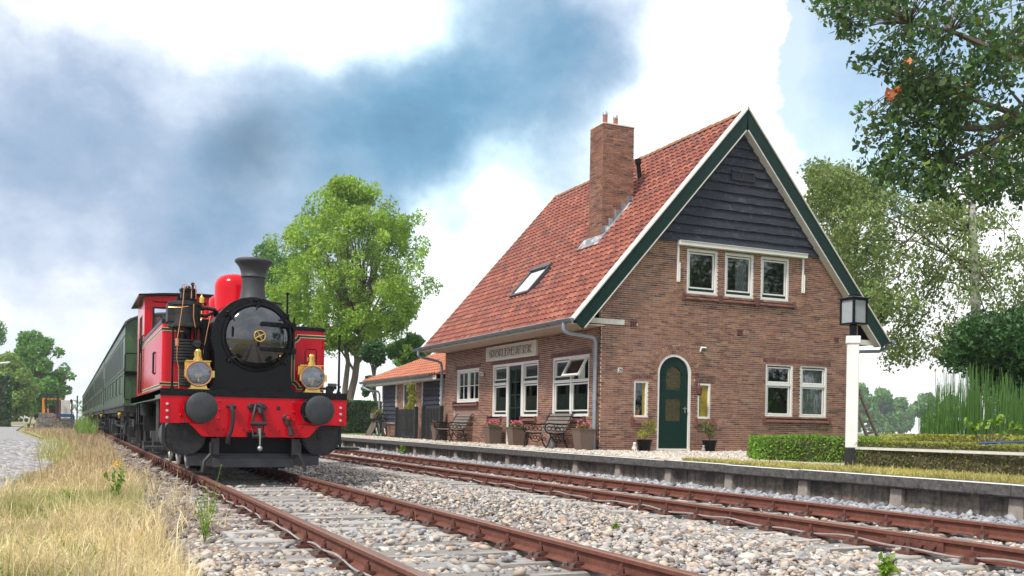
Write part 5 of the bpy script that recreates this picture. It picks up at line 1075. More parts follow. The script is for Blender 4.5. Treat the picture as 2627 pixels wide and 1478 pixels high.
for i, a in enumerate((90, 143, 38, 222, -42)):
    a = math.radians(a); c = Vector((DX+.545*math.cos(a), .34, DZ+.545*math.sin(a))); r = Vector((math.cos(a), 0, math.sin(a))); tg = Vector((-math.sin(a), 0, math.cos(a)))
    q = MB(); m = Matrix((tg, Vector((0, 1, 0)), r)).transposed(); q.obox(c-r*.05, (.055, .03, .13), m); q.cyl(c+r*.02+tg*-.05, c+r*.02+tg*.05, .022, n=10); q.cyl(c+Vector((0, -.05, 0)), c+Vector((0, .05, 0)), .016, n=8); q.ball(c+r*.04+Vector((0, -.05, 0)), .024, 8); q.cyl(c+Vector((0, -.04, 0))-r*.02, c-r*.09+tg*.03+Vector((0, -.05, 0)), .012, n=6)
    LP('door_clamp', q, 'black', sm_)
# boiler, dome, chimney
q = MB(); q.cyl((0, 1.4, SZ), (0, 5.6, SZ), .655, n=48); LP('boiler', q, 'red')
q = MB(); prof_ = [(.36, -.16), (.30, -.09), (.245, .0), (.21, .10), (.195, .22), (.192, .36), (.200, .385), (.212, .39), (.212, .41), (.205, .42), (.215, .48), (.245, .55), (.285, .60), (.315, .63), (.318, .655), (.30, .675), (.265, .685), (.235, .68), (.19, .55), (.17, .3)]
prof_ = [(r*.93, h*1.0) for r, h in prof_]; q.lathe(prof_, (.07, .95, 2.745), n=40); LP('chimney', q, 'sooty', smooth=50)
q = MB(); q.lathe([(.42, -.22), (.365, -.12), (.352, .0), (.352, .36), (.345, .43), (.315, .50), (.26, .555), (.18, .59), (.08, .605), (.01, .607)], (0, 2.35, 2.76), n=40); LP('dome', q, 'red', smooth=50)
q = MB(); q.lathe([(.36, -.2), (.30, -.1), (.29, .0), (.29, .22), (.27, .30), (.2, .36), (.1, .385), (.01, .39)], (-.02, 3.5, 2.76), n=30); LP('sand_dome', q, 'red', smooth=50)
q = MB(); q.lathe([(.05, 0), (.05, .06), (.09, .07), (.09, .10), (.05, .12), (.035, .2)], (-.26, 4.2, 2.72), n=12); q.tube([(-.26, 4.2, 2.9), (-.24, 4.2, 3.03), (-.2, 4.2, 3.03)], .014); LP('clack_valve', q, 'red')
# side tanks
TY = 1.09
for s in (-1, 1):
    a, c = (s*1.29, s*.68); xa, xb = min(a, c), max(a, c)
    q = MB(); R = .07; pts = [(c, TY), (a-s*R, TY)]+[(a-s*R+s*R*math.sin(t), TY+R-R*math.cos(t)) for t in (.4, .8, 1.2, 1.57)]+[(a, 5.55), (c, 5.55)]
    q.prism(pts, 1.29, 2.34, lambda u, v, w: (u, v, w)); tk = LP('side_tank', q, 'red', smooth=50)
    q = MB(); pts2 = [(c, TY-.012), (a-s*R, TY-.012)]+[(a-s*R+s*(R+.012)*math.sin(t), TY+R-(R+.012)*math.cos(t)) for t in (.4, .8, 1.2, 1.57)]+[(a+s*.012, 5.55), (c, 5.55)]
    q.prism(pts2, 2.34, 2.40, lambda u, v, w: (u, v, w)); q.prism(pts2, 1.282, 1.30, lambda u, v, w: (u, v, w)); [q.ball((s*(.75+.1*i), TY-.014, 2.37), .012, 6) for i in range(5)]
    q.box((xa+.06, TY+.06, 2.40), (xb-.1, 5.5, 2.408)); LP('rim', q, 'black', tk)
    # lining: cream, green, cream bands with cut corners on the front and along the side
    f0, f1, g0, g1 = .735, 1.30, 1.37, 2.27
    for nm, mm, off, t, d in (('cream_line', 'cream', 0, .010, .003), ('green_line', 'line_green', .022, .034, .002), ('cream_line', 'cream', .044, .010, .003)):
        q = MB(); e = off; I, O2 = f0+e, f1; lo_, hi_ = g0+e*1.0, g1-e*1.0; k = .085
        path = [(O2, hi_), (I+k, hi_), (I+k, hi_-.03), (I+.03, hi_-k), (I, hi_-k), (I, lo_+k), (I+.03, lo_+k), (I+k, lo_+.03), (I+k, lo_), (O2, lo_)]
        for p, r in zip(path, path[1:]):
            P0, P1 = Vector((s*p[0], TY-d, p[1])), Vector((s*r[0], TY-d, r[1]))
            if s < 0 and p[0] < .98 and r[0] < .98 : continue
            q.beam(P0, P1+(P1-P0).normalized()*t*.5, t, .004, (0, 1, 0))
            if s < 0: LP(nm, q, mm, tk, smooth=0); q = MB()
        if q.v: LP(nm, q, mm, tk, smooth=0)
        for z in (g0-.02+e, g1+.0-e): LP(nm, MB().box((a+s*(d+.0), TY+R, z-t/2), (a+s*.0002, 5.5, z+t/2)), mm, tk, smooth=0)
    q = MB(); q.tube([(a+s*.03, 2.4, 1.95), (a+s*.03, 2.4, 1.6)], .018); [q.beam((a, 2.4, z), (a+s*.03, 2.4, z), .03, .03) for z in (1.95, 1.6)]; LP('grab_rail', q, 'black', tk)
q = MB(); q.lathe([(.10, 0), (.10, .04), (.03, .055), (.02, .08)], (1.0, 1.5, 2.40), n=14); LP('filler', q, 'black')
q = MB(); q.cyl((1.26, .75, 1.42), (1.40, .72, 1.42), .05, n=8); q.cyl((1.34, .7, 1.42), (1.34, .7, 1.34), .02); q.tube([(1.40, .7, 1.45), (1.46, .68, 1.42), (1.40, .68, 1.34)], .012); q.box((1.24, .7, 1.285), (1.34, .8, 1.42)); LP('lubricator', q, 'iron')
# cab
CY, CX = 5.58, 1.27
q = MB(); W0, W1, V0, V1 = .70, 1.12, 2.52, 3.07
for s in (-1, 1):
    xx = lambda a, c: (min(s*a, s*c), max(s*a, s*c))
    for (a, c, z0, z1) in ((W1, CX, 1.29, 3.16), (0, W0, 1.29, 3.20), (W0, W1, 1.29, V0), (W0, W1, V1, 3.18)): x0_, x1_ = xx(a, c); q.box((x0_, CY, z0), (x1_, CY+.03, z1))
    q.box((s*(CX-.02), CY+.031, 1.29), (s*CX, CY+.6, 3.25)); q.box((s*(CX-.02), CY+1.5, 1.29), (s*CX, CY+2.1, 3.25)); q.box((s*(CX-.02), CY+.6, 1.29), (s*CX, CY+1.5, 2.2)); q.box((s*(CX-.02), CY+.6, 2.95), (s*CX, CY+1.5, 3.16))
q.prism([(-CX, 3.16), (CX, 3.16), (CX, 3.26), (.4, 3.33), (-.4, 3.33), (-CX, 3.26)], CY, CY+.03, xz); cab = LP('cab', q, 'red', smooth=0)
q = MB(); q.box((-CX, CY+2.07, 1.29), (CX, CY+2.1, 2.45)); q.box((-CX+.02, CY+.04, 1.27), (CX-.02, CY+2.1, 1.30)); q.box((-CX+.03, CY+.035, 1.3), (CX-.03, CY+.04, 2.5)); LP('cab_floor', q, 'dark', cab, smooth=0)
q = MB(); top = [(-CX-.12, 3.255), (-CX*.75, 3.30), (-.4, 3.335), (.4, 3.335), (CX*.75, 3.30), (CX+.12, 3.255)]; q.prism(top+[(x, z+.035) for x, z in top[::-1]], CY-.16, CY+2.5, xz); LP('cab_roof', q, 'black', cab, smooth=0)
for s in (-1, 1):
    q = MB(); a, c = (-W1, -W0) if s < 0 else (W0, W1); frame(q, xz, a-.0, c+.0, V0, V1, .035, CY-.006, CY+.02); q.box((s*.83-.012, CY, V0), (s*.83+.012, CY+.02, V1)); wn = LP('cab_window', q, 'green', cab, smooth=0)
    q = MB(); q.box((a+.03, CY+.012, V0+.03), (c-.03, CY+.016, V1-.03)); LP('pane', q, glassmat('cabglass', .0, (.97, .97, .97)), wn, smooth=0)
    for y in (CY+.02, CY+.62): q = MB(); q.tube([(s*(CX+.04), y, 1.35), (s*(CX+.045), y, 1.4), (s*(CX+.045), y, 2.45), (s*CX, y, 2.5)], .016); LP('handrail', q, 'black', cab)
q = MB(); q.lathe([(.03, 0), (.015, .03), (.02, .06), (.055, .08), (.055, .09), (.03, .11), (.06, .125), (.06, .21), (.03, .24), (.015, .29), (.02, .31)], (-.22, 5.3, 3.05), n=14); q.lathe([(.05, -.25), (.02, -.2), (.015, 0)], (-.22, 5.3, 3.05), n=10); LP('whistle', q, 'brass')
# air pump with copper pipes
AXp, AYp = -.97, .76
q = MB(); q.lathe([(.245, 2.25), (.255, 2.26), (.255, 2.30), (.232, 2.31), (.232, 2.58), (.255, 2.59), (.255, 2.64), (.14, 2.66)], (AXp-.02, AYp, 0), n=22); q.box((AXp-.285, AYp-.16, 2.33), (AXp-.10, AYp+.16, 2.61)); ap = LP('air_pump', q, 'iron')
q = MB(); q.lathe([(.14, 2.64), (.14, 2.7), (.115, 2.71), (.115, 2.80), (.13, 2.81), (.13, 2.85), (.05, 2.87), (.03, 2.9)], (AXp+.02, AYp, 0), n=12); [q.cyl((AXp+.02+.09*math.cos(a), AYp+.09*math.sin(a), 2.64), (AXp+.02+.09*math.cos(a), AYp+.09*math.sin(a), 2.87), .014, n=6) for a in (0, 1.57, 3.14, 4.71)]; q.cyl((AXp-.13, AYp-.1, 2.63), (AXp-.13, AYp-.1, 2.72), .025, n=8); LP('valve_chest', q, 'black', ap)
q = MB(); q.cyl((AXp+.02, AYp, 2.08), (AXp+.02, AYp, 2.27), .06, n=10); [q.cyl((AXp+dx, AYp+dy, 2.05), (AXp+dx, AYp+dy, 2.28), .02, n=6) for dx, dy in ((-.12, -.1), (.14, -.1), (-.12, .1), (.14, .1))]; q.cyl((AXp-.06, AYp-.12, 2.03), (AXp-.06, AYp-.12, 2.17), .04, n=8); LP('centre_piece', q, 'black', ap)
q = MB(); z = 2.06
while z > 1.70: q.cyl((AXp+.01, AYp, z), (AXp+.01, AYp, z-.022), .215, n=18); q.cyl((AXp+.01, AYp, z-.022), (AXp+.01, AYp, z-.046), .165, n=18); z -= .046
while z > 1.36: q.cyl((AXp+.04, AYp+.02, z), (AXp+.04, AYp+.02, z-.02), .16, n=16); q.cyl((AXp+.04, AYp+.02, z-.02), (AXp+.04, AYp+.02, z-.044), .125, n=16); z -= .044
[q.cyl((AXp+.14, AYp-.14, zz), (AXp+.14, AYp-.27, zz), .058, n=14) for zz in (2.0, 1.83)]; q.box((AXp+.08, AYp-.16, 1.68), (AXp+.2, AYp-.02, 2.06)); LP('air_cylinder', q, 'iron', ap)
q = MB(); q.tube([(AXp+.18, AYp, 2.56), (AXp+.3, AYp+.02, 2.58), (AXp+.42, AYp+.05, 2.57), (AXp+.5, AYp+.2, 2.5)], .032, 8); q.tube([(AXp+.18, AYp+.02, 2.46), (AXp+.3, AYp+.05, 2.46), (AXp+.42, AYp+.1, 2.52), (AXp+.5, AYp+.25, 2.45)], .028, 8); LP('steam_pipe', q, 'iron', ap)
for P, r in (([(AXp-.06, AYp-.03, 2.72), (AXp-.07, AYp-.06, 2.9), (AXp-.02, AYp-.08, 2.93), (AXp+.01, AYp-.1, 2.86)], .009), ([(AXp-.06, AYp-.272, 2.88), (AXp-.08, AYp-.274, 2.6), (AXp-.13, AYp-.274, 2.2), (AXp-.15, AYp-.274, 2.06), (AXp-.15, AYp-.274, 1.75), (AXp-.12, AYp-.274, 1.6), (AXp-.115, AYp-.274, 1.29)], .010), ([(AXp+.06, AYp-.11, 2.88), (AXp+.06, AYp-.12, 2.66)], .012), ([(AXp+.08, AYp-.11, 2.92), (AXp+.12, AYp-.12, 2.9), (AXp+.13, AYp-.11, 2.7)], .009), ([(AXp+.08, AYp-.271, 2.6), (AXp+.08, AYp-.2725, 2.4), (AXp+.11, AYp-.272, 2.24)], .010), ([(AXp-.28, AYp-.18, 2.535), (AXp-.1, AYp-.273, 2.535), (AXp, AYp-.272, 2.56)], .009), ([(AXp+.35, AYp-.1, 2.45), (AXp+.30, AYp-.14, 2.2), (AXp+.25, AYp-.16, 1.9), (AXp+.24, AYp-.16, 1.6)], .010)):
    q = MB(); q.tube(P, r*.75, 6); LP('copper_pipe', q, 'copper', ap)
q = MB(); q.cyl((AXp-.15, AYp-.274, 1.95), (AXp-.15, AYp-.274, 2.06), .03, n=10); LP('oil_cup', q, 'copper', ap)
q = MB(); q.box((-.72, .9, 1.29), (-.60, 1.2, 2.42)); q.box((-.60, .95, 1.29), (-.54, 1.05, 2.3)); LP('pipe_casing', q, 'black', bevel=.01)
# handrail poles
for x, y, z0, z1 in ((-1.22, .1, 1.285, 2.19), (1.28, .1, 1.285, 2.19), (-.86, .95, 2.6, 2.95), (.66, 1.15, 2.36, 2.93)):
    q = MB(); q.cyl((x, y, z0), (x, y, z1), .019, .017, n=8); q.ball((x, y, z1+.01), .030, 10); q.cyl((x, y, z0), (x, y, z0+.03), .035, n=8); LP('marker_pole', q, 'black')
# headlamps
def headlamp(x, parent):
    y = .20; z = 1.525; q = MB(); q.lathe([(.02, .225), (.17, .22), (.185, .20), (.188, .0), (.190, -.02), (.180, -.02), (.178, .0)], (x, y, z), (0, 1, 0), 32, cap=False); q.box((x-.185, y+.215, z-.05), (x+.185, y+.235, z+.205)); q.box((x-.185, y+.06, z+.19), (x+.185, y+.235, z+.205)); q.prism([(-.13, -.235), (.13, -.235), (.10, -.15), (-.10, -.15)], y-.02, y+.2, lambda u, v, w: (x+u, w, z+v)); q.box((x-.15, y-.04, z-.24), (x+.15, y+.22, z-.222))
    for s in (-1, 1): q.box((x+s*.19-.018, y-.03, z-.05), (x+s*.205+.018, y+.05, z+.05))
    h = LP('headlamp', q, 'brass', parent)
    q = MB(); q.torus((x, y-.02, z), .184, .014, (0, 1, 0), 40, 8); LP('bezel', q, 'copper', h)
    q = MB(); q.lathe([(.175, -.01), (.165, .06), (.135, .13), (.09, .18), (.05, .20), (.01, .205)], (x, y, z), (0, 1, 0), 32, cap=False); LP('reflector', q, 'silver', h, smooth=60)
    q = MB(); q.lathe([(.022, 0), (.022, .05), (.03, .06), (.02, .09), (.008, .12)], (x, y+.03, z-.12), n=10); LP('burner', q, 'brass', h)
    q = MB(); q.lathe([(.176, -.022), (.14, -.035), (.08, -.044), (.01, -.048)], (x, y, z), (0, 1, 0), 32); LP('lens', q, 'lens', h, smooth=60)
    q = MB(); q.lathe([(.075, .19), (.075, .235), (.062, .24), (.062, .26), (.05, .265), (.05, .33), (.056, .335), (.056, .35), (.045, .37), (.02, .385)], (x, y+.12, z), n=16); [q.cyl((x+.05*math.cos(a), y+.12+.05*math.sin(a), z+.27), (x+.05*math.cos(a), y+.12+.05*math.sin(a), z+.33), .008, n=4) for a in [i*.785 for i in range(8)]]; LP('lamp_chimney', q, 'brass', h)
    q = MB(); q.tube([(x-.09, y+.16, z+.2), (x-.09, y+.16, z+.43), (x-.07, y+.16, z+.46), (x+.07, y+.16, z+.46), (x+.09, y+.16, z+.43), (x+.09, y+.16, z+.2)], .009, 6); LP('lamp_handle', q, 'black', h)
headlamp(-.83, lo); headlamp(.885, lo)
# coupling, hose, heating valve
q = MB(); P = [(-.145, 1.06), (-.10, 1.095), (.10, 1.095), (.145, 1.06), (.145, 1.03), (.10, .99), (-.10, .99), (-.145, 1.03)]; q.prism(P, -.035, 0, xz); [q.cyl((x, -.045, 1.04), (x, -.035, 1.04), .022, n=6) for x in (-.11, .11)]; cp = LP('drawhook_plate', q, 'iron', bevel=.004)
q = MB(); q.tube([(0, -.03, 1.03), (.0, -.12, 1.03), (.01, -.20, 1.0), (.012, -.22, .96), (.008, -.17, .93)], [.035, .032, .028, .022, .012], 8); q.tube([(.0, -.14, 1.045), (.008, -.19, 1.10), (.01, -.2, 1.06)], [.02, .025, .02], 8); LP('draw_hook', q, 'iron', cp)
q = MB()
for s in (-1, 1): q.tube([(s*.03, -.08, 1.08), (s*.055, -.15, 1.0), (s*.08, -.16, .88), (s*.085, -.16, .80)], .020, 7)
q.cyl((-.115, -.16, .79), (.115, -.16, .79), .032, n=10); q.cyl((.0, -.16, .80), (.0, -.16, .60), .026, n=10); q.cyl((-.09, -.16, .60), (.09, -.16, .60), .03, n=10)
for s in (-1, 1): q.tube([(s*.075, -.16, .60), (s*.08, -.12, .75), (s*.07, -.06, .95)], .014, 6)
LP('shackle', q, 'iron', cp); q = MB(); q.tube([(.01, -.19, .72), (.02, -.20, .60), (.02, -.20, .46)], [.03, .018, .014], 8); q.ball((.02, -.20, .42), .042, 12); LP('coupling_lever', q, 'steel', cp)
q = MB(); q.box((-.14, -.06, .585), (.12, -.0, .66)); LP('hook_bracket', q, 'black', cp)
q = MB(); q.cyl((-.45, -.05, 1.045), (-.33, -.05, 1.045), .028, n=10); q.tube([(-.415, -.04, 1.05), (-.39, -.11, 1.03), (-.375, -.14, .95), (-.375, -.15, .82), (-.395, -.14, .68), (-.43, -.12, .58)], .030, 9); q.cyl((-.43, -.12, .60), (-.44, -.11, .49), .036, n=9); q.tube([(-.44, -.11, .50), (-.42, -.11, .47), (-.40, -.1, .5)], .014, 6); LP('brake_hose', q, 'iron')
q = MB(); q.lathe([(.065, 0), (.065, -.03), (.05, -.04), (.05, -.08)], (.445, 0, .88), (0, 1, 0), 16); q.cyl((.455, -.06, .90), (.455, -.06, .78), .045, n=10); q.cyl((.46, -.06, .79), (.50, -.09, .68), .028, n=9); q.cyl((.49, -.08, .70), (.515, -.1, .62), .042, n=10); hv = LP('heating_valve', q, 'iron'); q = MB(); q.lathe([(.032, -.08), (.034, -.11), (.02, -.12)], (.455, 0, .885), (0, 1, 0), 12); q.box((.43, -.05, .925), (.48, -.02, .955)); LP('valve_cap', q, 'red', hv)
lo.location = (2.58, 15.16, 0)
# ------------------------------------------------------------------ driver
def person(loc):
    J = [((0, 0, .93), .15), ((0, 0, 1.12), .15), ((0, -.01, 1.32), .165), ((0, 0, 1.47), .09), ((0, -.005, 1.54), .060), ((0, -.015, 1.62), .086), ((0, -.01, 1.70), .092), ((0, .0, 1.755), .06),
         ((-.19, 0, 1.42), .07), ((-.25, -.02, 1.16), .05), ((-.2, -.22, 1.1), .038), ((-.18, -.32, 1.12), .036), ((.19, 0, 1.42), .07), ((.25, -.02, 1.16), .05), ((.24, -.04, .92), .038), ((.24, -.06, .82), .036),
         ((-.1, 0, .86), .11), ((-.11, -.01, .48), .075), ((-.11, .01, .09), .05), ((-.12, -.13, .04), .04), ((.1, 0, .86), .11), ((.11, -.01, .48), .075), ((.11, .01, .09), .05), ((.12, -.13, .04), .04)]
    Ed = [(0, 1), (1, 2), (2, 3), (3, 4), (4, 5), (5, 6), (6, 7), (2, 8), (8, 9), (9, 10), (10, 11), (2, 12), (12, 13), (13, 14), (14, 15), (0, 16), (16, 17), (17, 18), (18, 19), (0, 20), (20, 21), (21, 22), (22, 23)]
    me = bpy.data.meshes.new('person'); me.from_pydata([p for p, r in J], Ed, []); o = bpy.data.objects.new('person', me); COL.objects.link(o); md = o.modifiers.new('skin', 'SKIN')
    for i, (p, r) in enumerate(J): me.skin_vertices[0].data[i].radius = (r, r)
    me.skin_vertices[0].data[0].use_root = True; sb = o.modifiers.new('sub', 'SUBSURF'); sb.levels = sb.render_levels = 2
    m, nt, ou = newmat('driver'); p = nt.nodes.new('ShaderNodeBsdfPrincipled'); p.inputs['Roughness'].default_value = .7; nt.links.new(p.outputs[0], ou.inputs[0])
    tc = nt.nodes.new('ShaderNodeTexCoord'); sx = nt.nodes.new('ShaderNodeSeparateXYZ'); nt.links.new(tc.outputs['Object'], sx.inputs[0]); g = math_(nt, 'GREATER_THAN', sx.outputs[2], 1.49)
    nt.links.new(mix(nt, g, (.02, .025, .045), (.50, .28, .20)), p.inputs['Base Color']); me.materials.append(m); ORG[o.name] = Vector((0, 0, 0))
    q = MB(); q.ball((0, .015, 1.735), .093, 14, (.95, 1.05, .55)); q.ball((0, .05, 1.69), .08, 12, (1.05, .8, 1)); q.build('hair', 'hair', o)
    q = MB(); q.ball((0, -.105, 1.645), .018, 8, (.8, 1, 1.5)); [q.ball((s*.088, -.0, 1.65), .022, 8, (.5, .8, 1.3)) for s in (-1, 1)]; q.build('nose_and_ears', 'skin', o)
    q = MB(); [q.ball((s*.032, -.088, 1.672), .010, 8) for s in (-1, 1)]; q.box((-.028, -.098, 1.60), (.028, -.09, 1.606)); q.build('eye', 'dark', o)
    tag(o, 'locomotive driver looking out through the front cab window', 'person'); o.location = loc; return o
pr = person((2.58-1.0, 15.16+CY+.20, 1.30-.15)); pr.rotation_euler.z = -.15
# ================================================================== carriages
def carriage(y0, L, label, wins):
    t = thing('carriage', label, 'carriage', (2.58, y0, 0), 'green carriages behind the locomotive'); X0, X1 = 2.58-1.38, 2.58+1.38; y1 = y0+L; z0, z1 = 1.15, 3.14
    n = wins; px = (L-1.6)/n; q = MB()
    for s, X in ((-1, X0), (1, X1)):
        a, c = (X, X+.05) if s < 0 else (X-.05, X); q.box((a, y0, z0), (c, y1, 2.10)); q.box((a, y0, 2.82), (c, y1, z1)); e = y0+.8
        q.box((a, y0, 2.10), (c, e+.10, 2.82)); q.box((a, y1-.8-.10, 2.10), (c, y1, 2.82))
        for k in range(1, n): q.box((a, e+k*px-.10, 2.10), (c, e+k*px+.10, 2.82))
    for y in (y0, y1-.05): q.box((X0+.05, y, z0), (X1-.05, y+.05, z1))
    arc = [(1.38*math.cos(u), z1+.36*math.sin(u)) for u in [math.pi*i/12 for i in range(13)]]; q.prism(arc, y0, y0+.05, lambda u, v, w: (2.58+u, w, v)); q.prism(arc, y1-.05, y1, lambda u, v, w: (2.58+u, w, v)); bd = q.build('body', 'coach', t, smooth=0)
    q = MB()
    for k in range(n+1): y = y0+.8+k*px; q.box((X0-.005, y-.022, z0+.05), (X0, y+.022, 2.03)); 
    q.box((X0-.014, y0, 2.03), (X0, y1, 2.07)); q.box((X0-.010, y0, 1.93), (X0, y1, 1.96)); q.box((X0-.012, y0, 2.86), (X0, y1, 2.89)); q.box((X0-.014, y0, z0), (X0, y1, z0+.05)); q.build('moulding', 'coach_dark', bd, smooth=0)
    for s in range(7): q = MB(); q.tube([(X0-.004, y0+1+s*2.2, z0+.3), (X0-.06, y0+1+s*2.2, z0+.3), (X0-.06, y0+1+s*2.2, z0+.75), (X0-.004, y0+1+s*2.2, z0+.75)], .012, 5); q.build('door_handle', 'iron', bd, smooth=0)
    for k in range(n):
        y = y0+.8+k*px; q = MB(); frame(q, lambda u, v, w: (X0-w, u, v), y+.10, y+px-.10, 2.10, 2.82, .025, -.008, .001); w = q.build('window', 'coach_frame', t, smooth=0); q = MB(); q.box((X0+.003, y+.12, 2.12), (X0+.006, y+px-.12, 2.80)); q.build('pane', glassmat('coachglass', .25, (.55, .6, .58)) if 'coachglass' not in M else M['coachglass'], w, smooth=0)
    arc = [(1.43*math.cos(u), z1-.02+.40*math.sin(u)) for u in [math.pi*i/14 for i in range(15)]]; arc2 = [(1.38*math.cos(u), z1-.02+.36*math.sin(u)) for u in [math.pi*(14-i)/14 for i in range(15)]]
    q = MB(); q.prism(arc+arc2, y0-.12, y1+.06, lambda u, v, w: (2.58+u, w, v)); q.build('roof', 'coach_roof', t, smooth=50)
    q = MB()
    for k in range(5): q.lathe([(.09, 0), (.09, .1), (.14, .12), (.02, .18)], (2.3, y0+2+k*3.2, z1+.33), n=10)
    q.build('roof_vent', 'coach_roof', t)
    q = MB(); q.box((X0+.02, y0, 1.0), (X0+.12, y1, z0)); q.box((X1-.12, y0, 1.0), (X1-.02, y1, z0)); q.box((X0, y0-.02, .98), (X1, y0+.1, z0)); q.tube([(X0+.3, y0+2, .98), (X0+.3, y0+5.5, .6), (X0+.3, y1-5.5, .6), (X0+.3, y1-2, .98)], .05, 5); q.box((X0+.3, y0+6.5, .5), (X1-.3, y0+8.5, .98)); q.box((X0+.25, y0+.3, .9), (X1-.25, y1-.3, 1.0)); q.build('underframe', 'dark', t, smooth=0)
    for yb in (y0+2.4, y1-2.4):
        q = MB(); [q.box((x-.06, yb-1.5, .55), (x+.06, yb+1.5, .82)) for x in (X0+.35, X1-.35)]; [q.box((x-.12, yb+dy-.16, .36), (x+.1, yb+dy+.16, .62)) for x in (X0+.3, X1-.3) for dy in (-1.05, 1.05)]; [q.cyl((x, yb+dy, .62), (x, yb+dy, .80), .08, n=8) for x in (X0+.3, X1-.3) for dy in (-.5, .5)]; bg = q.build('bogie', 'iron', t, smooth=0)
        for dy in (-1.05, 1.05):
            [MB().cyl((2.58+s*.7, yb+dy, .46), (2.58+s*.80, yb+dy, .46), .46, n=22).build('wheel', 'iron', bg) for s in (-1, 1)]
    for ys in (y0+.45, y1-.45):
        q = MB(); [q.box((X0-.16, ys-.38, z), (X0+.14, ys+.38, z+.035)) for z in (.42, .74, .98)]; [q.box((X0+.1, ys+d-.02, .42), (X0+.14, ys+d+.02, 1.0)) for d in (-.34, .34)]; q.build('step', 'iron', t, smooth=0)
    q = MB(); q.tube([(X0+.25, y0-.05, 1.28), (X0+.02, y0-.10, 1.30), (X0+.0, y0-.10, 1.36), (X0+.0, y0-.10, 2.40), (X0+.04, y0-.08, 2.44), (X0+.3, y0-.02, 2.44)], .016, 6); q.build('handrail', 'black', t)
    q = MB(); q.box((2.58-.42, y0-.08, 1.2), (2.58+.42, y0, 3.1)); q.build('gangway_door', 'coach_dark', t, smooth=0); q = MB(); q.box((X0+.01, y0-.1, 1.9), (X0+.3, y0-.004, 2.0)); q.build('lamp_bracket', 'black', t, smooth=0)
    q = MB(); q.cyl((X0-.02, y0+1.6, .92), (X0-.02, y0+1.6, 1.02), .05, n=8); q.beam((X0-.03, y0+1.55, .98), (X0-.03, y0+1.75, .86), .04, .06); q.build('yellow_cock', 'yellow', t)
M['coachglass'] = mat('coachglass', (.012, .014, .014), .4, var=0, spec=.06); M['coach_frame'] = mat('coach_frame', (.04, .06, .035), .6, spec=.2)
carriage(25.95, 16.0, 'green carriage with many narrow windows directly behind the red locomotive', 17)
carriage(42.4, 17.2, 'second green carriage of the train, behind the one coupled to the locomotive', 17)
carriage(60.1, 17.0, 'third green carriage of the train with the raised pale roof end', 13)
carriage(77.6, 17.0, 'fourth green carriage of the train, farther along the track', 11)
carriage(95.1, 24, 'last green carriage at the far end of the train', 11)
# ================================================================== trees and plants
def trunkmesh(q, pts, r, n=9): q.tube(pts, r, n)
def tree(name, label, base, fork, blobs, nleaf, lsize, leafm, barkm='bark', r0=.3, droop=0., cat='tree', group=None, shell=.45, limbs=None, aspect=.5, twigs=0, flat=1., thin=1.):
    """tapered trunk, limbs out to the leaf masses, leaves spread through each mass"""
    t = thing(name, label, cat, base, group); q = MB(); base, fork = Vector(base), Vector(fork); mid = base.lerp(fork, .5)+Vector((r0*.5, 0, 0))
    q.tube([base-Vector((0, 0, .3)), base+Vector((0, 0, .2)), mid, fork], [r0*1.35, r0, r0*.8, r0*.62], 10); q.m = 1
    cs = sorted(blobs, key=lambda b: -b[1])[:limbs or len(blobs)]
    for c, r in cs:
        c = Vector(c); f = max(0, min(1, random.uniform(.55, 1))); s = base.lerp(fork, f) if c.z < fork.z+1 else fork; d = c-s
        m1 = s+d*.4+Vector((0, 0, d.length*.10)); m2 = s+d*.75+Vector((random.uniform(-.1, .1), random.uniform(-.1, .1), .06))*d.length
        q.tube([s, m1, m2, c], [r0*.38*thin, r0*.24*thin, r0*.13*thin, r0*.05], 6)
        for k in range(twigs):
            a = s.lerp(c, random.uniform(.5, 1)); e = c+Vector(unit(1)[0])*r*.85; q.tube([a, a.lerp(e, .5)+Vector((0, 0, .1*r)), e], [r0*.10, r0*.06, r0*.02], 4)
    q.build('trunk', [barkm, 'twig' if barkm == 'birch' else barkm], t)
    leaves(blobpts(blobs, nleaf, shell, flat), lsize, leafm, 'crown', t, droop, aspect); return t
def crown(outline, depth, n, r, dz=0):
    """leaf masses filling a crown whose silhouette was surveyed; outline = [(x0, x1, y)] rows"""
    out = []; px = F/depth
    for _ in range(n):
        i = random.random()*(len(outline)-1); k = int(i); f = i-k; a = [outline[k][j]*(1-f)+outline[k+1][j]*f for j in range(3)]
        rr = r*random.uniform(.7, 1.25); u = random.random(); w = (a[1]-a[0]); x = a[0]+rr*px*.8+u*max(1, w-1.6*rr*px); th_ = math.sqrt(max(.0, 1-(2*u-1)**2))*w/2/px
        out.append((at(x, a[2], depth+random.uniform(-1, 1)*th_*.8+dz), rr))
    return out
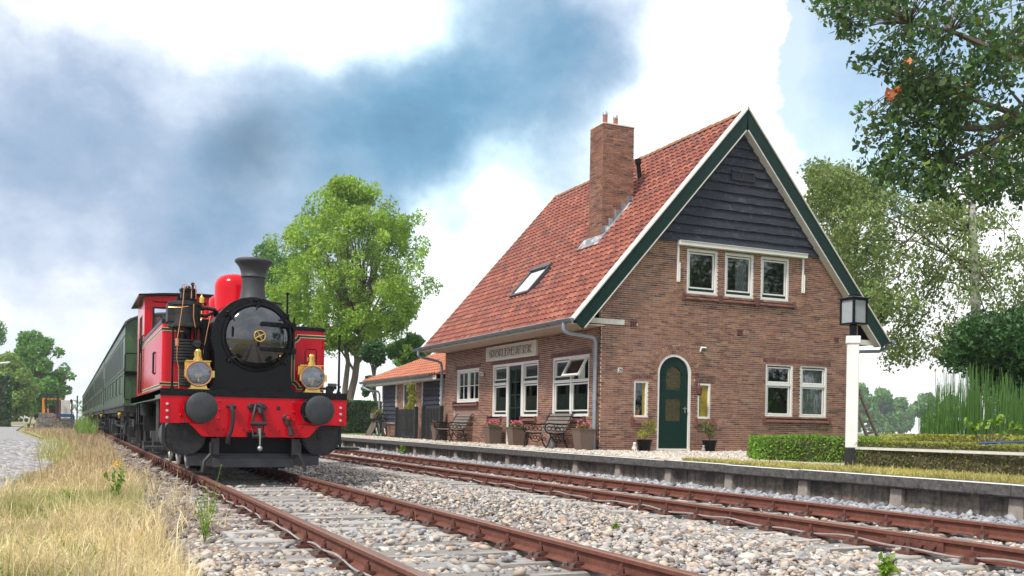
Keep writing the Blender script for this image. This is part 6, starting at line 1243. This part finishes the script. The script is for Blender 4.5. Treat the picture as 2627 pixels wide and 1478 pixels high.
# ash tree between the train and the station
D = 58
ash = [(850, 920, 475), (790, 990, 510), (745, 1060, 560), (715, 1100, 600), (700, 1110, 650), (690, 1120, 700), (690, 1120, 740), (700, 1085, 780), (725, 1060, 820), (760, 1030, 860), (800, 980, 895)]
bl = crown(ash, D, 330, .60)
for x, y, r in ((893, 470, .5), (960, 490, .55), (1075, 560, .55), (800, 510, .45), (1110, 735, .6), (700, 620, .6), (690, 750, .6), (1050, 800, .5), (1040, 900, .45), (1020, 930, .35), (790, 900, .4)): bl.append((at(x, y, D), r))
ashtree = tree('ash_tree', 'large bright green broadleaf tree between the locomotive and the station house', at(885, 1080, D), at(925, 860, D), bl, 62000, .19, 'ash', r0=.25, droop=.4, limbs=64, aspect=.42, twigs=1, shell=.02)
tree('background_tree', 'dull green tree whose top peeps out left of the big tree by the locomotive chimney', at(720, 1082, 95), at(720, 800, 95), [(at(x, y, 95), r) for x, y, r in ((668, 650, .8), (690, 640, .9), (700, 680, 1.5), (720, 720, 2.0), (690, 730, 1.2), (740, 780, 2.2), (760, 690, 1.6))], 9000, .32, 'midleaf', r0=.3)
q = MB(); q.tube([at(886, 1080, D), at(885, 1000, D), at(893, 930, D), at(880, 840, D), at(868, 740, D)], [.2, .17, .14, .10, .04], 9); q.build('trunk', 'bark', ashtree)
# smaller clipped trees by the shed
def ball(px, py, d, rpx, n=9): return [(at(px+random.uniform(-.6, .6)*rpx, py+random.uniform(-.6, .6)*rpx, d+random.uniform(-.5, .5)*rpx*d/F), rpx*.62*d/F) for _ in range(n)]
tree('pollard_tree', 'small round dark green clipped tree left of the shed', at(962, 1090, 52), at(960, 980, 52), ball(955, 905, 52, 33, 12)+ball(945, 985, 52, 20, 5)+ball(935, 1005, 52, 14, 3), 9000, .16, 'darkleaf', r0=.12, group='small trees behind the shed')
tree('pollard_tree', 'dark green tree crown showing above the orange shed roof', at(1050, 1090, 62), at(1050, 950, 62), ball(1045, 905, 62, 36, 10)+ball(1075, 890, 62, 30, 7)+ball(1015, 900, 62, 22, 4)+ball(1055, 870, 62, 16, 3), 9000, .2, 'midleaf', r0=.14, group='small trees behind the shed')
tree('sapling', 'pale yellow green sapling in front of the shed door behind the picket fence', (11.05, 33.3, .31), (11.05, 33.3, 1.2), [((11.05+random.uniform(-.1, .1), 33.3+random.uniform(-.42, .42)*(1-k/14), .7+k*.115), .15) for k in range(14)], 2300, .07, 'box_yellow', r0=.03, aspect=.35)
# right hand trees
DB = 29
birch = [(2080, 2220, 440), (2050, 2400, 500), (2060, 2600, 560), (2080, 2660, 620), (2100, 2680, 700), (2140, 2680, 780), (2180, 2680, 860), (2240, 2660, 930)]
bl = crown(birch, DB, 200, .45)
for x, y0, n in ((2230, 560, 7), (2300, 620, 6), (2370, 640, 6), (2170, 520, 4), (2430, 700, 5), (2560, 650, 6), (2120, 470, 3), (2600, 500, 4)):
    for k in range(n): bl.append((at(x+random.uniform(-12, 12), y0+k*48, DB+random.uniform(-1, 1)), .26))
tree('birch_tree', 'tall silver birch with hanging leafy twigs and black scarred white trunk', at(2503, 1100, DB), at(2492, 480, DB), bl, 27000, .105, 'birchleaf', 'birch', r0=.17, droop=.9, limbs=30, twigs=1, shell=.1, thin=.55)
tree('birch_tree', 'loose leafy birch tree rising behind the right slope of the station roof', at(2178, 1095, 40), at(2165, 720, 40), crown([(2040, 2130, 430), (2035, 2220, 480), (2060, 2280, 540), (2090, 2300, 620), (2130, 2300, 700), (2170, 2300, 780), (2200, 2280, 840)], 40, 110, .5), 13500, .15, 'birchleaf', 'bark', r0=.14, droop=.6, limbs=26, twigs=1, shell=.02)
# oak boughs reaching in from the right; its trunk stands outside the picture
DO = 15
oak = [(1960, 2900, -160), (2060, 2900, -60), (2075, 2900, 5), (2120, 2900, 60), (2190, 2850, 110), (2215, 2850, 165), (2290, 2850, 215), (2265, 2850, 265), (2200, 2850, 300), (2235, 2850, 345), (2215, 2800, 410), (2205, 2750, 455), (2330, 2700, 500)]
bl = crown(oak, DO, 420, .24)
for x, y in ((2085, 8), (2110, 22), (2130, 45), (2150, 60), (2165, 30), (2180, 80), (2200, 150), (2215, 165), (2235, 150), (2205, 290), (2225, 285), (2245, 300), (2215, 345), (2210, 390), (2222, 430), (2250, 330), (2280, 440), (2340, 470)): bl.append((at(x, y, DO+random.uniform(-.5, .5)), .17))
bl = [b for b in bl if random.random() < .80 or b[0][2] > 7]
bo = thing('oak_tree', 'dark green oak boughs hanging into the upper right corner with a few orange leaves', 'tree', at(3060, 1150, DO)); tk = at(3040, 500, DO); q = MB(); q.tube([at(3060, 1180, DO), at(3050, 800, DO), tk, at(3000, 100, DO)], [.5, .42, .36, .3], 12)
for P in ([(3030, 420), (2800, 330), (2627, 300), (2480, 250), (2330, 220), (2240, 290)], [(3030, 700), (2800, 420), (2627, 330), (2520, 380), (2440, 410), (2330, 440)], [(3020, 300), (2800, 220), (2600, 150), (2440, 80), (2330, 60), (2150, 20)], [(3010, 300), (2760, 160), (2627, 150), (2560, 130), (2500, 30)], [(2627, 300), (2540, 330), (2420, 330), (2300, 290)], [(3030, 700), (2750, 470), (2650, 300), (2580, 220)]):
    q.tube([at(x, y, DO+.15*math.sin(x)) for x, y in P], [max(.006, .085*(1-i/(len(P)))**1.3) for i in range(len(P))], 7)
for c, r in bl:
    c = Vector(c); s = min((at(x, y, DO) for x, y in ((2800, 330), (2627, 300), (2480, 250), (2330, 220), (2520, 380), (2440, 410), (2600, 150), (2440, 80), (2330, 60))), key=lambda p: (p-c).length); q.tube([s, s.lerp(c, .5)+Vector((0, 0, .05)), c, c+Vector(unit(1)[0])*r], [.010, .007, .005, .003], 4)
q.build('trunk', 'bark', bo); leaves(blobpts(bl, 17500, .0), .092, 'oakleaf', 'crown', bo, .4, .6)
p = blobpts([(at(x, y, DO-.5), .07) for x, y in ((2325, 160), (2345, 178), (2430, 195), (2280, 238), (2305, 235), (2470, 228), (2290, 240))], 46, .2); leaves(p, .10, mat('orange_leaf', (.75, .22, .06), .6), 'orange_leaf', bo, aspect=.55, kind='stuff')
tree('beech_tree', 'very dark dense tree behind the reeds at the right edge', at(2600, 1100, 27), at(2590, 900, 27), [(at(x, y, 27+random.uniform(-1, 1)), r) for x, y, r in ((2470, 880, .6), (2520, 860, .7), (2560, 900, .8), (2600, 880, .9), (2640, 930, .9), (2500, 930, .5), (2600, 960, .8), (2540, 960, .6), (2650, 850, .9), (2450, 920, .4), (2640, 1010, .8), (2580, 1010, .6))], 24000, .12, 'darkleaf', r0=.2, shell=.2)
# reeds: one clump of upright stems
rd = thing('reed_clump', 'tall clump of bright green upright reed stems behind the low hedges', 'reeds', at(2500, 1150, 22)); q = MB(); n = 620; V = []; 
for k in range(n):
    px = random.uniform(2360, 2680); d = random.uniform(20.5, 23.5); h = (max(.8, 1.42+.30*math.sin((px-2330)/95)+random.uniform(-.65, .40)))*(min(1, .55+(px-2350)/140)); b0 = at(px, 1150, d); b0.z = .29; ln = random.gauss(0, .13); r = random.uniform(.006, .012)
    q.tube([b0, b0+Vector((ln*.3, 0, h*.5)), b0+Vector((ln, ln*.3, h))], [r, r, r*.5], 3)
q.build('stem', 'stem', rd, kind='stuff')
P = []; 
for k in range(900):
    px = random.uniform(2365, 2680); d = random.uniform(20.5, 23.5); b0 = at(px, 1150, d); P.append((b0.x, b0.y, random.uniform(.9, 1.85)*(min(1, .55+(px-2350)/140))))
leaves(np.array(P), .12, 'stem', 'side_shoot', rd, -2.2, .10)
# clipped box hedges
def hedge(name, label, corners, z0, z1, m, n, ls, cat='hedge', group=None, topm=None, rough=.05):
    """four ground corners in order; leaf-size faces over the sides and the top, dark twiggy core"""
    t = thing(name, label, cat, (sum(c[0] for c in corners)/4, sum(c[1] for c in corners)/4, z0), group); c = [Vector((a, b, 0)) for a, b in corners]; ce = sum(c, Vector())/4
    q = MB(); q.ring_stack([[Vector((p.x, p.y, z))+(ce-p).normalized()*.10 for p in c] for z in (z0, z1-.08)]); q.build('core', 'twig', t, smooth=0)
    per = [(c[i], c[(i+1) % 4]) for i in range(4)]; L = [(b-a).length for a, b in per]; H = z1-z0; area = [l*H for l in L]; topA = (c[1]-c[0]).length*(c[2]-c[1]).length
    N = int(n*sum(area)/(sum(area)+topA)); pts = []
    w = np.array(area)/sum(area); idx = RNG.choice(4, N, p=w); f = RNG.uniform(0, 1, N); a = np.array([per[i][0][:2] for i in range(4)]); b = np.array([per[i][1][:2] for i in range(4)])
    xy = a[idx]+(b[idx]-a[idx])*f[:, None]; pts = np.concatenate([xy, RNG.uniform(z0, z1, (N, 1))], 1)
    K = n-N; u, v = RNG.uniform(0, 1, (2, K, 1)); cc = np.array([p[:2] for p in c]); xy = cc[0]*(1-u)*(1-v)+cc[1]*u*(1-v)+cc[2]*u*v+cc[3]*(1-u)*v
    top = np.concatenate([xy, np.full((K, 1), z1)], 1)
    bump = lambda p: (np.sin(p[:, 0]*5+p[:, 1]*3)*np.sin(p[:, 1]*6.1-p[:, 2]*4)*rough*.6)[:, None]
    for nm, P_, mm in (('foliage', pts, m), ('top_foliage', top, topm or m)):
        d = P_-np.array([ce.x, ce.y, (z0+z1)/2]); d /= np.linalg.norm(d, axis=1)[:, None]; P_ = P_+d*(bump(P_)+RNG.normal(size=(len(P_), 1))*rough*.5); leaves(P_, ls, mm, nm, t, aspect=.6)
    return t
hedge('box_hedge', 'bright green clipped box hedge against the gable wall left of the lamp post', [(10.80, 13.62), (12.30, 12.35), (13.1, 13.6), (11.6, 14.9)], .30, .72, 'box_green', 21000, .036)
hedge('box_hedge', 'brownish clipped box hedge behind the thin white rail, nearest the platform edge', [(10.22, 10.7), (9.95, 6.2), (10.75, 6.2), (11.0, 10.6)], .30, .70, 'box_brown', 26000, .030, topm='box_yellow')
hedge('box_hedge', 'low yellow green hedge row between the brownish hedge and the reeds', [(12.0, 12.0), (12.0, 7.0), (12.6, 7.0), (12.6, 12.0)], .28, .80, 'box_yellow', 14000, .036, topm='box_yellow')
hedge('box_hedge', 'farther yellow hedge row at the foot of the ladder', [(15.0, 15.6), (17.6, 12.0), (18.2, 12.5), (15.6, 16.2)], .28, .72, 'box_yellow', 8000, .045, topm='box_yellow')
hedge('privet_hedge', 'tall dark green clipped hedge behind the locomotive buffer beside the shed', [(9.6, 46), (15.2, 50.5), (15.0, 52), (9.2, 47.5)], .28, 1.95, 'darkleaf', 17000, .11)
hedge('conifer_hedge', 'tall dark conifer hedge end at the left edge beyond the cobbled path', [(-5.55, 107), (-16, 107), (-16, 113), (-5.8, 113)], -.2, 4.75, 'darkleaf', 15000, .34, rough=.2)
# shrub with big pale leaves above the hedges
c = at(2530, 1118, 12.6); t = thing('shrub', 'small shrub with big pale yellow green leaves on bare twigs above the hedge', 'shrub', (c.x, c.y, .3)); q = MB(); tips = []
for k in range(9):
    e = at(2480+k*17, 1085+random.uniform(-12, 20), 12.6); q.tube([(c.x, c.y, .3), Vector((c.x, c.y, .62)).lerp(e, .5), e], [.012, .008, .005], 5); tips.append((e, .05))
q.build('twig', 'twig', t); leaves(blobpts(tips, 90, .3), .075, 'weed', 'foliage', t, -.5, .6)
q = MB(); q.tube([at(2512, 1138, 11.9), at(2560, 1136, 11.9), at(2627, 1135, 11.9), at(2700, 1134, 11.9)], .014, 8); tag(q.build('blue_hose', 'blue'), 'dark blue hose lying along the top of the hedges at the right edge', 'hose')
def weed(loc, h, label, m='weed', n=60, lf=.05, flower=None):
    t = thing('weed', label, 'weed', loc); x, y, z = loc; q = MB(); P = []
    for k in range(6):
        a = random.uniform(0, 6.28); e = Vector((x+.25*h*math.cos(a), y+.25*h*math.sin(a), z+h*random.uniform(.6, 1))); q.tube([loc, Vector(loc).lerp(e, .5)+Vector((0, 0, .08*h)), e], [.004, .003, .002], 4); P += [Vector(loc).lerp(e, f)+Vector(unit(1)[0])*.03 for f in np.linspace(.15, 1, n//6)]
    q.build('stem', m, t); leaves(np.array([p[:] for p in P]), lf, m, 'foliage', t, -.6, .4)
    if flower: leaves(np.array([(x+random.uniform(-.05, .05), y+random.uniform(-.05, .05), z+h+random.uniform(-.06, .02)) for _ in range(26)]), .03, flower, 'flower', t, aspect=1, kind='stuff')
weed((5.02, 4.95, -.19), .19, 'bright green weed in the gravel at the bottom edge between the two tracks', n=180, lf=.06)
weed((4.55, 4.75, -.19), .10, 'low creeping green weed in the gravel at the bottom edge', n=120)
weed((1.38, 10.9, -.19), .14, 'tiny green sprout beside the rail nearest the dry grass', n=30, lf=.035)
weed((1.15, 9.3, -.2), .62, 'tall thin green weed stalk at the edge of the dry grass by the rail', n=60, lf=.035)
weed((1.05, 8.6, -.2), .42, 'leafy green weed at the edge of the dry grass by the rail', n=80, lf=.04)
weed((.52, 12.6, -.2), .5, 'yellow flowering weed standing in the middle of the dry grass', n=120, lf=.06, flower='yellow')
weed((.02, 11.6, -.2), .3, 'green weed in the dry grass near the left edge', n=90, lf=.05)
weed((4.75, 8.1, -.15), .07, 'tiny green tuft alone in the gravel between the tracks', n=50)
weed((8.62, 26.6, -.1), .32, 'small green weed growing at the foot of the platform wall', n=120, lf=.09)
# dry brown tuft
p = at(1130, 1285, 9.8); p.z = -.17; P = np.array([p[:]])+np.concatenate([RNG.normal(size=(60, 2))*.10, np.zeros((60, 1))], 1); blades('dry_tuft', P, .09, .003, mat('tuft', (.28, .12, .06), .9), .8)
# ================================================================== left background
tree('field_tree', 'tall green broadleaf tree at the left edge beyond the cobbled path', at(-10, 1075, 150), at(-10, 960, 150), crown([(-60, 18, 838), (-80, 26, 870), (-90, 34, 920), (-90, 40, 980), (-80, 40, 1030)], 150, 34, 1.3), 8000, .5, 'midleaf', r0=.4, group='trees behind the left path')
tree('field_tree', 'large spreading green tree right of the group behind the forklift truck', at(110, 1075, 140), at(105, 980, 140), crown([(50, 100, 862), (30, 130, 885), (30, 150, 910), (45, 162, 950), (50, 182, 985), (60, 160, 1020), (70, 160, 1050)], 140, 60, 1.15)+[(at(x, y, 140), .8) for x, y in ((165, 945), (178, 965), (170, 1000), (150, 905), (62, 862), (125, 878))], 15000, .5, 'midleaf', r0=.45, group='trees behind the left path')
tree('field_tree', 'light yellow green tree in front of the group near the street lamp', at(40, 1076, 122), at(40, 1010, 122), crown([(0, 40, 925), (-20, 80, 945), (-30, 105, 970), (-30, 110, 1000), (-20, 100, 1035), (-20, 90, 1060)], 122, 45, .95), 12000, .42, 'lightleaf', r0=.3, group='trees behind the left path')
tree('field_tree', 'dark green bushy tree low behind the forklift and the brick stacks', at(120, 1076, 160), at(120, 1040, 160), crown([(70, 150, 1010), (60, 175, 1035), (60, 180, 1065)], 160, 26, 1.2), 6000, .5, 'darkleaf', r0=.3, group='trees behind the left path')
# paver stacks, pallet, forklift, panel, posts
zg = -.19
def stack(x0, x1, y, h, rows, label):
    t = thing('paving_stack', label, 'stack of pavers', ((x0+x1)/2, y, zg), 'stacks of pavers on pallets'); q = MB(); rh = (h-.12)/rows
    for r in range(rows):
        off = (r % 2)*.1; n = int((x1-x0)/.21)
        for k in range(n):
            for d in (0, 1): a = x0+k*(x1-x0)/n+random.uniform(-.012, .012)+off*.3; q.box((a, y+d*.5+random.uniform(-.02, .02), zg+.12+r*rh), (a+(x1-x0)/n-.012, y+d*.5+.49, zg+.12+(r+1)*rh-.012))
    q.build('paver', 'paver', t, smooth=0, kind='stuff'); q = MB(); [q.box((x0-.02, y+d, zg), (x1+.02, y+d+.1, zg+.08)) for d in (0, .45, .9)]; q.box((x0-.03, y-.02, zg+.08), (x1+.03, y+1.02, zg+.115)); q.build('pallet', 'wood', t, smooth=0)
stack(-2.35, -1.0, 81.0, .95, 8, 'left paver stack, the taller grey one in front of the orange forklift'); stack(-2.2, -1.15, 82.2, 1.35, 11, 'rear paver stack standing behind the taller grey one')
stack(-.92, .15, 79.5, .95, 8, 'right paver stack under blue plastic sheeting, nearest the green post')
q = MB(); q.box((-1.0, 79.3, .98), (.25, 80.8, 1.08)); q.box((-.95, 79.25, .86), (.28, 79.3, .98)); q.box((.16, 79.3, zg), (.3, 80.5, .95)); tag(q.build('blue_sheet', 'blue', smooth=0), 'blue plastic sheet covering the right paver stack', 'sheet')
q = MB(); q.box((-2.95, 81, .25), (-2.4, 81.8, .32)); [q.box((x, 81.3, zg), (x+.08, 81.4, .25)) for x in (-2.9, -2.5)]; q.beam((-2.85, 81.2, zg), (-2.55, 81.2, 1.15), .1, .1); tag(q.build('trestle', 'wood', smooth=0), 'small pale trestle table left of the paver stacks', 'trestle')
t = thing('forklift_truck', 'orange forklift truck with dark mast behind the paver stacks', 'forklift', (-1.4, 87, zg)); X = -1.35
q = MB(); q.box((X-.62, 87.2, .25), (X+.62, 89.0, 1.1)); q.box((X-.62, 88.2, 1.1), (X+.62, 89.2, 1.5)); q.build('body', 'orange', t, smooth=0, bevel=.05)
q = MB(); [q.box((X+s*.66-.07, 87.3+d, 1.0), (X+s*.66+.07, 87.42+d, 2.28)) for s in (-1, 1) for d in (0, 1.3)]; q.box((X-.73, 87.3, 2.26), (X+.73, 88.75, 2.36)); [q.box((X+s*.72-.05, 87.3, .8), (X+s*.72+.05, 88.6, 1.1)) for s in (-1, 1)]; q.build('overhead_guard', 'orange', t, smooth=0)
q = MB(); [q.box((X+s*.42-.08, 86.7, zg+.1), (X+s*.42+.08, 86.85, 2.72)) for s in (-1, 1)]; [q.box((X-.42, 86.72, z), (X+.42, 86.82, z+.1)) for z in (.6, 1.5, 2.6)]; [q.box((X+s*.15-.03, 86.72, .6), (X+s*.15+.03, 86.8, 2.6)) for s in (-1, 1)]; q.build('mast', 'iron', t, smooth=0)
for s in (-1, 1):
    [MB().cyl((X+s*.45, y, .2), (X+s*.65, y, .2), .38, n=16).build('wheel', 'dark', t) for y in (87.4, 88.7)]; q = MB(); q.box((X+s*.3-.06, 85.6, .0), (X+s*.3+.06, 86.7, .06)); q.build('fork', 'iron', t, smooth=0)
q = MB(); q.box((X-.25, 87.9, 1.1), (X+.25, 88.1, 1.75)); q.build('seat', 'dark', t, bevel=.03)
q = MB(); q.box((-.68, 85, .2), (-.02, 85.3, 2.18)); tag(q.build('site_hoarding', 'oldwhite', smooth=0, bevel=.01), 'upright white board standing between the forklift and the green post', 'hoarding')
for x, h in ((-.74, 2.12), (.1, 2.1)): q = MB(); q.cyl((x, 84.8, zg), (x, 84.8, h), .06, n=8); q.cyl((x, 84.8, h), (x, 84.8, h+.02), .07, n=8); tag(q.build('steel_post', mat('maroon', (.09, .02, .02), .6)), 'thin dark red post left of the upright white board' if x < -.5 else 'thin dark red post right of the upright white board', 'post')
q = MB(); q.box((.41, 79.1, zg), (.50, 79.2, 2.42)); q.box((.36, 79.05, zg), (.55, 79.25, zg+.05)); q.box((.41, 79.08, 2.42), (.5, 79.22, 2.45)); tag(q.build('green_post', mat('postgreen', (.012, .05, .03), .6), smooth=0), 'tall dark green post right of the blue sheeted paver stack', 'post')
q = MB(); q.ball((.2, 77.6, zg+.08), .13, 8, (1.6, 1, .6)); tag(q.build('rock', 'grey'), 'small pale rock at the foot of the green post', 'rock')
t = thing('caravan', 'small white trailer parked far off on the grass beyond the path', 'trailer', (-8.3, 212, -.2)); q = MB(); q.prism([(0, .5), (0, 1.9), (.5, 2.2), (4.2, 2.2), (4.8, 1.5), (4.8, .5)], 210, 212.2, lambda u, v, w: (-10.4+u*.9, w, v)); q.build('body', 'white', t, bevel=.08); q = MB(); [q.box((-9.9+k*1.5, 209.97, 1.2), (-8.9+k*1.5, 209.99, 1.75)) for k in (0, 1)]; q.build('window', 'dark', t, smooth=0); [MB().cyl((-8.6+d, 209.9, .15), (-8.6+d, 210.2, .15), .36, n=14).build('wheel', 'dark', t) for d in (0, .9)]
t = thing('garden_lamp', 'dark double headed lamp post before the trees beyond the path', 'lamp post', at(172, 1072, 150)); p = at(172, 1072, 150); q = MB(); q.cyl(p-Vector((0, 0, .3)), p+Vector((0, 0, 2.6)), .06, n=8); q.build('pole', 'black', t); q = MB(); [q.lathe([(.05, 0), (.22, .35), (.25, .5), (.03, .68)], p+Vector((s*.55, 0, 2.2)), n=8) for s in (-1, 1)]; q.cyl(p+Vector((-.55, 0, 2.2)), p+Vector((.55, 0, 2.2)), .05, n=6); q.build('lantern', 'black', t)
p = at(-30, 1078, 62); t = thing('street_lamp', 'grey street lamp head reaching in at the left edge before the trees', 'street lamp', (p.x, p.y, -.2)); e0, e1 = at(-28, 938, 62), at(2, 932, 62); h1 = at(26, 929.5, 62); q = MB(); q.cyl((p.x, p.y, -.2), (p.x, p.y, e0.z-.1), .07, n=10); q.tube([(p.x, p.y, e0.z-.1), e0, e1], .035, 8); q.build('pole', 'zinc', t); q = MB(); q.beam(e1-(h1-e1)*.3, h1, .22, .09); q.build('lamp_head', 'white', t, bevel=.03)
# far trees in the haze on the right
for i, (x, y, w, hh, d, lb) in enumerate(((2205, 1000, 60, 105, 380, 'hazy far tree just right of the lamp post'), (2262, 1005, 50, 100, 400, 'hazy far tree behind the ladder top'), (2310, 1035, 46, 70, 430, 'hazy far low tree between the ladder and the reeds'), (2375, 1020, 60, 80, 410, 'hazy far tree left of the reeds'), (2440, 1030, 60, 70, 390, 'hazy far tree mostly hidden by the reeds'))):
    tree('far_tree', lb, at(x, 1106, d), at(x, 1070, d), crown([(x-w*.3, x+w*.3, y), (x-w*.7, x+w*.7, y+hh*.3), (x-w*.85, x+w*.85, y+hh*.65), (x-w*.8, x+w*.8, y+hh)], d, 30, 2.8), 5200, 1.3, 'midleaf', r0=.5, group='far trees to the right')
bl = [((random.uniform(34, 66), random.uniform(-34, -22), random.uniform(1, 15)), random.uniform(1.2, 2.4)) for _ in range(90)]
leaves(blobpts(bl, 26000, .3), .45, 'darkleaf', 'wood_behind', None, kind='stuff')
q = MB(); far_ = []
for k in range(70):
    x = -520+k*16.4+random.uniform(-6, 6); far_.append(((x, 640+random.uniform(-30, 30), 3+random.uniform(-1, 2)), random.uniform(7, 11)))
leaves(blobpts(far_, 14000, .6), 2.4, 'midleaf', 'distant_wood', None, kind='stuff')
# drifting smoke from the chimney: a small closed volume of thin dark smoke
sm, nt, o = newmat('smoke'); pv = nt.nodes.new('ShaderNodeVolumePrincipled'); nt.links.new(pv.outputs[0], o.inputs['Volume']); pv.inputs['Color'].default_value = (.22, .22, .24, 1)
tc = nt.nodes.new('ShaderNodeTexCoord'); ln = nt.nodes.new('ShaderNodeVectorMath'); ln.operation = 'LENGTH'; nt.links.new(tc.outputs['Object'], ln.inputs[0])
nz = noise_(nt, 1.1, 4, .6); d = math_(nt, 'SUBTRACT', 1.0, ln.outputs['Value']); d = math_(nt, 'ADD', d, math_(nt, 'MULTIPLY', math_(nt, 'SUBTRACT', nz, .55), 1.3)); d = math_(nt, 'MAXIMUM', d, 0.); d = math_(nt, 'MULTIPLY', d, .42); nt.links.new(d, pv.inputs['Density'])
c = at(640, 375, 17.5); b = bmesh.new(); bmesh.ops.create_icosphere(b, subdivisions=3, radius=1.0); me = bpy.data.meshes.new('smoke'); b.to_mesh(me); b.free(); me.materials.append(sm); so_ = bpy.data.objects.new('smoke', me); COL.objects.link(so_); so_.location = c; so_.scale = (1.15, 1.0, 1.15); so_['kind'] = 'stuff'

# thin air between the camera and the far trees
hz, nt, o = newmat('haze'); pv = nt.nodes.new('ShaderNodeVolumePrincipled'); pv.inputs['Color'].default_value = (.86, .92, 1, 1); pv.inputs['Density'].default_value = .00045; pv.inputs['Anisotropy'].default_value = .3; nt.links.new(pv.outputs[0], o.inputs['Volume'])
q = MB(); q.box((-560, -62, -1.4), (660, 765, 45)); hb = q.build('haze', hz, smooth=0, kind='stuff')
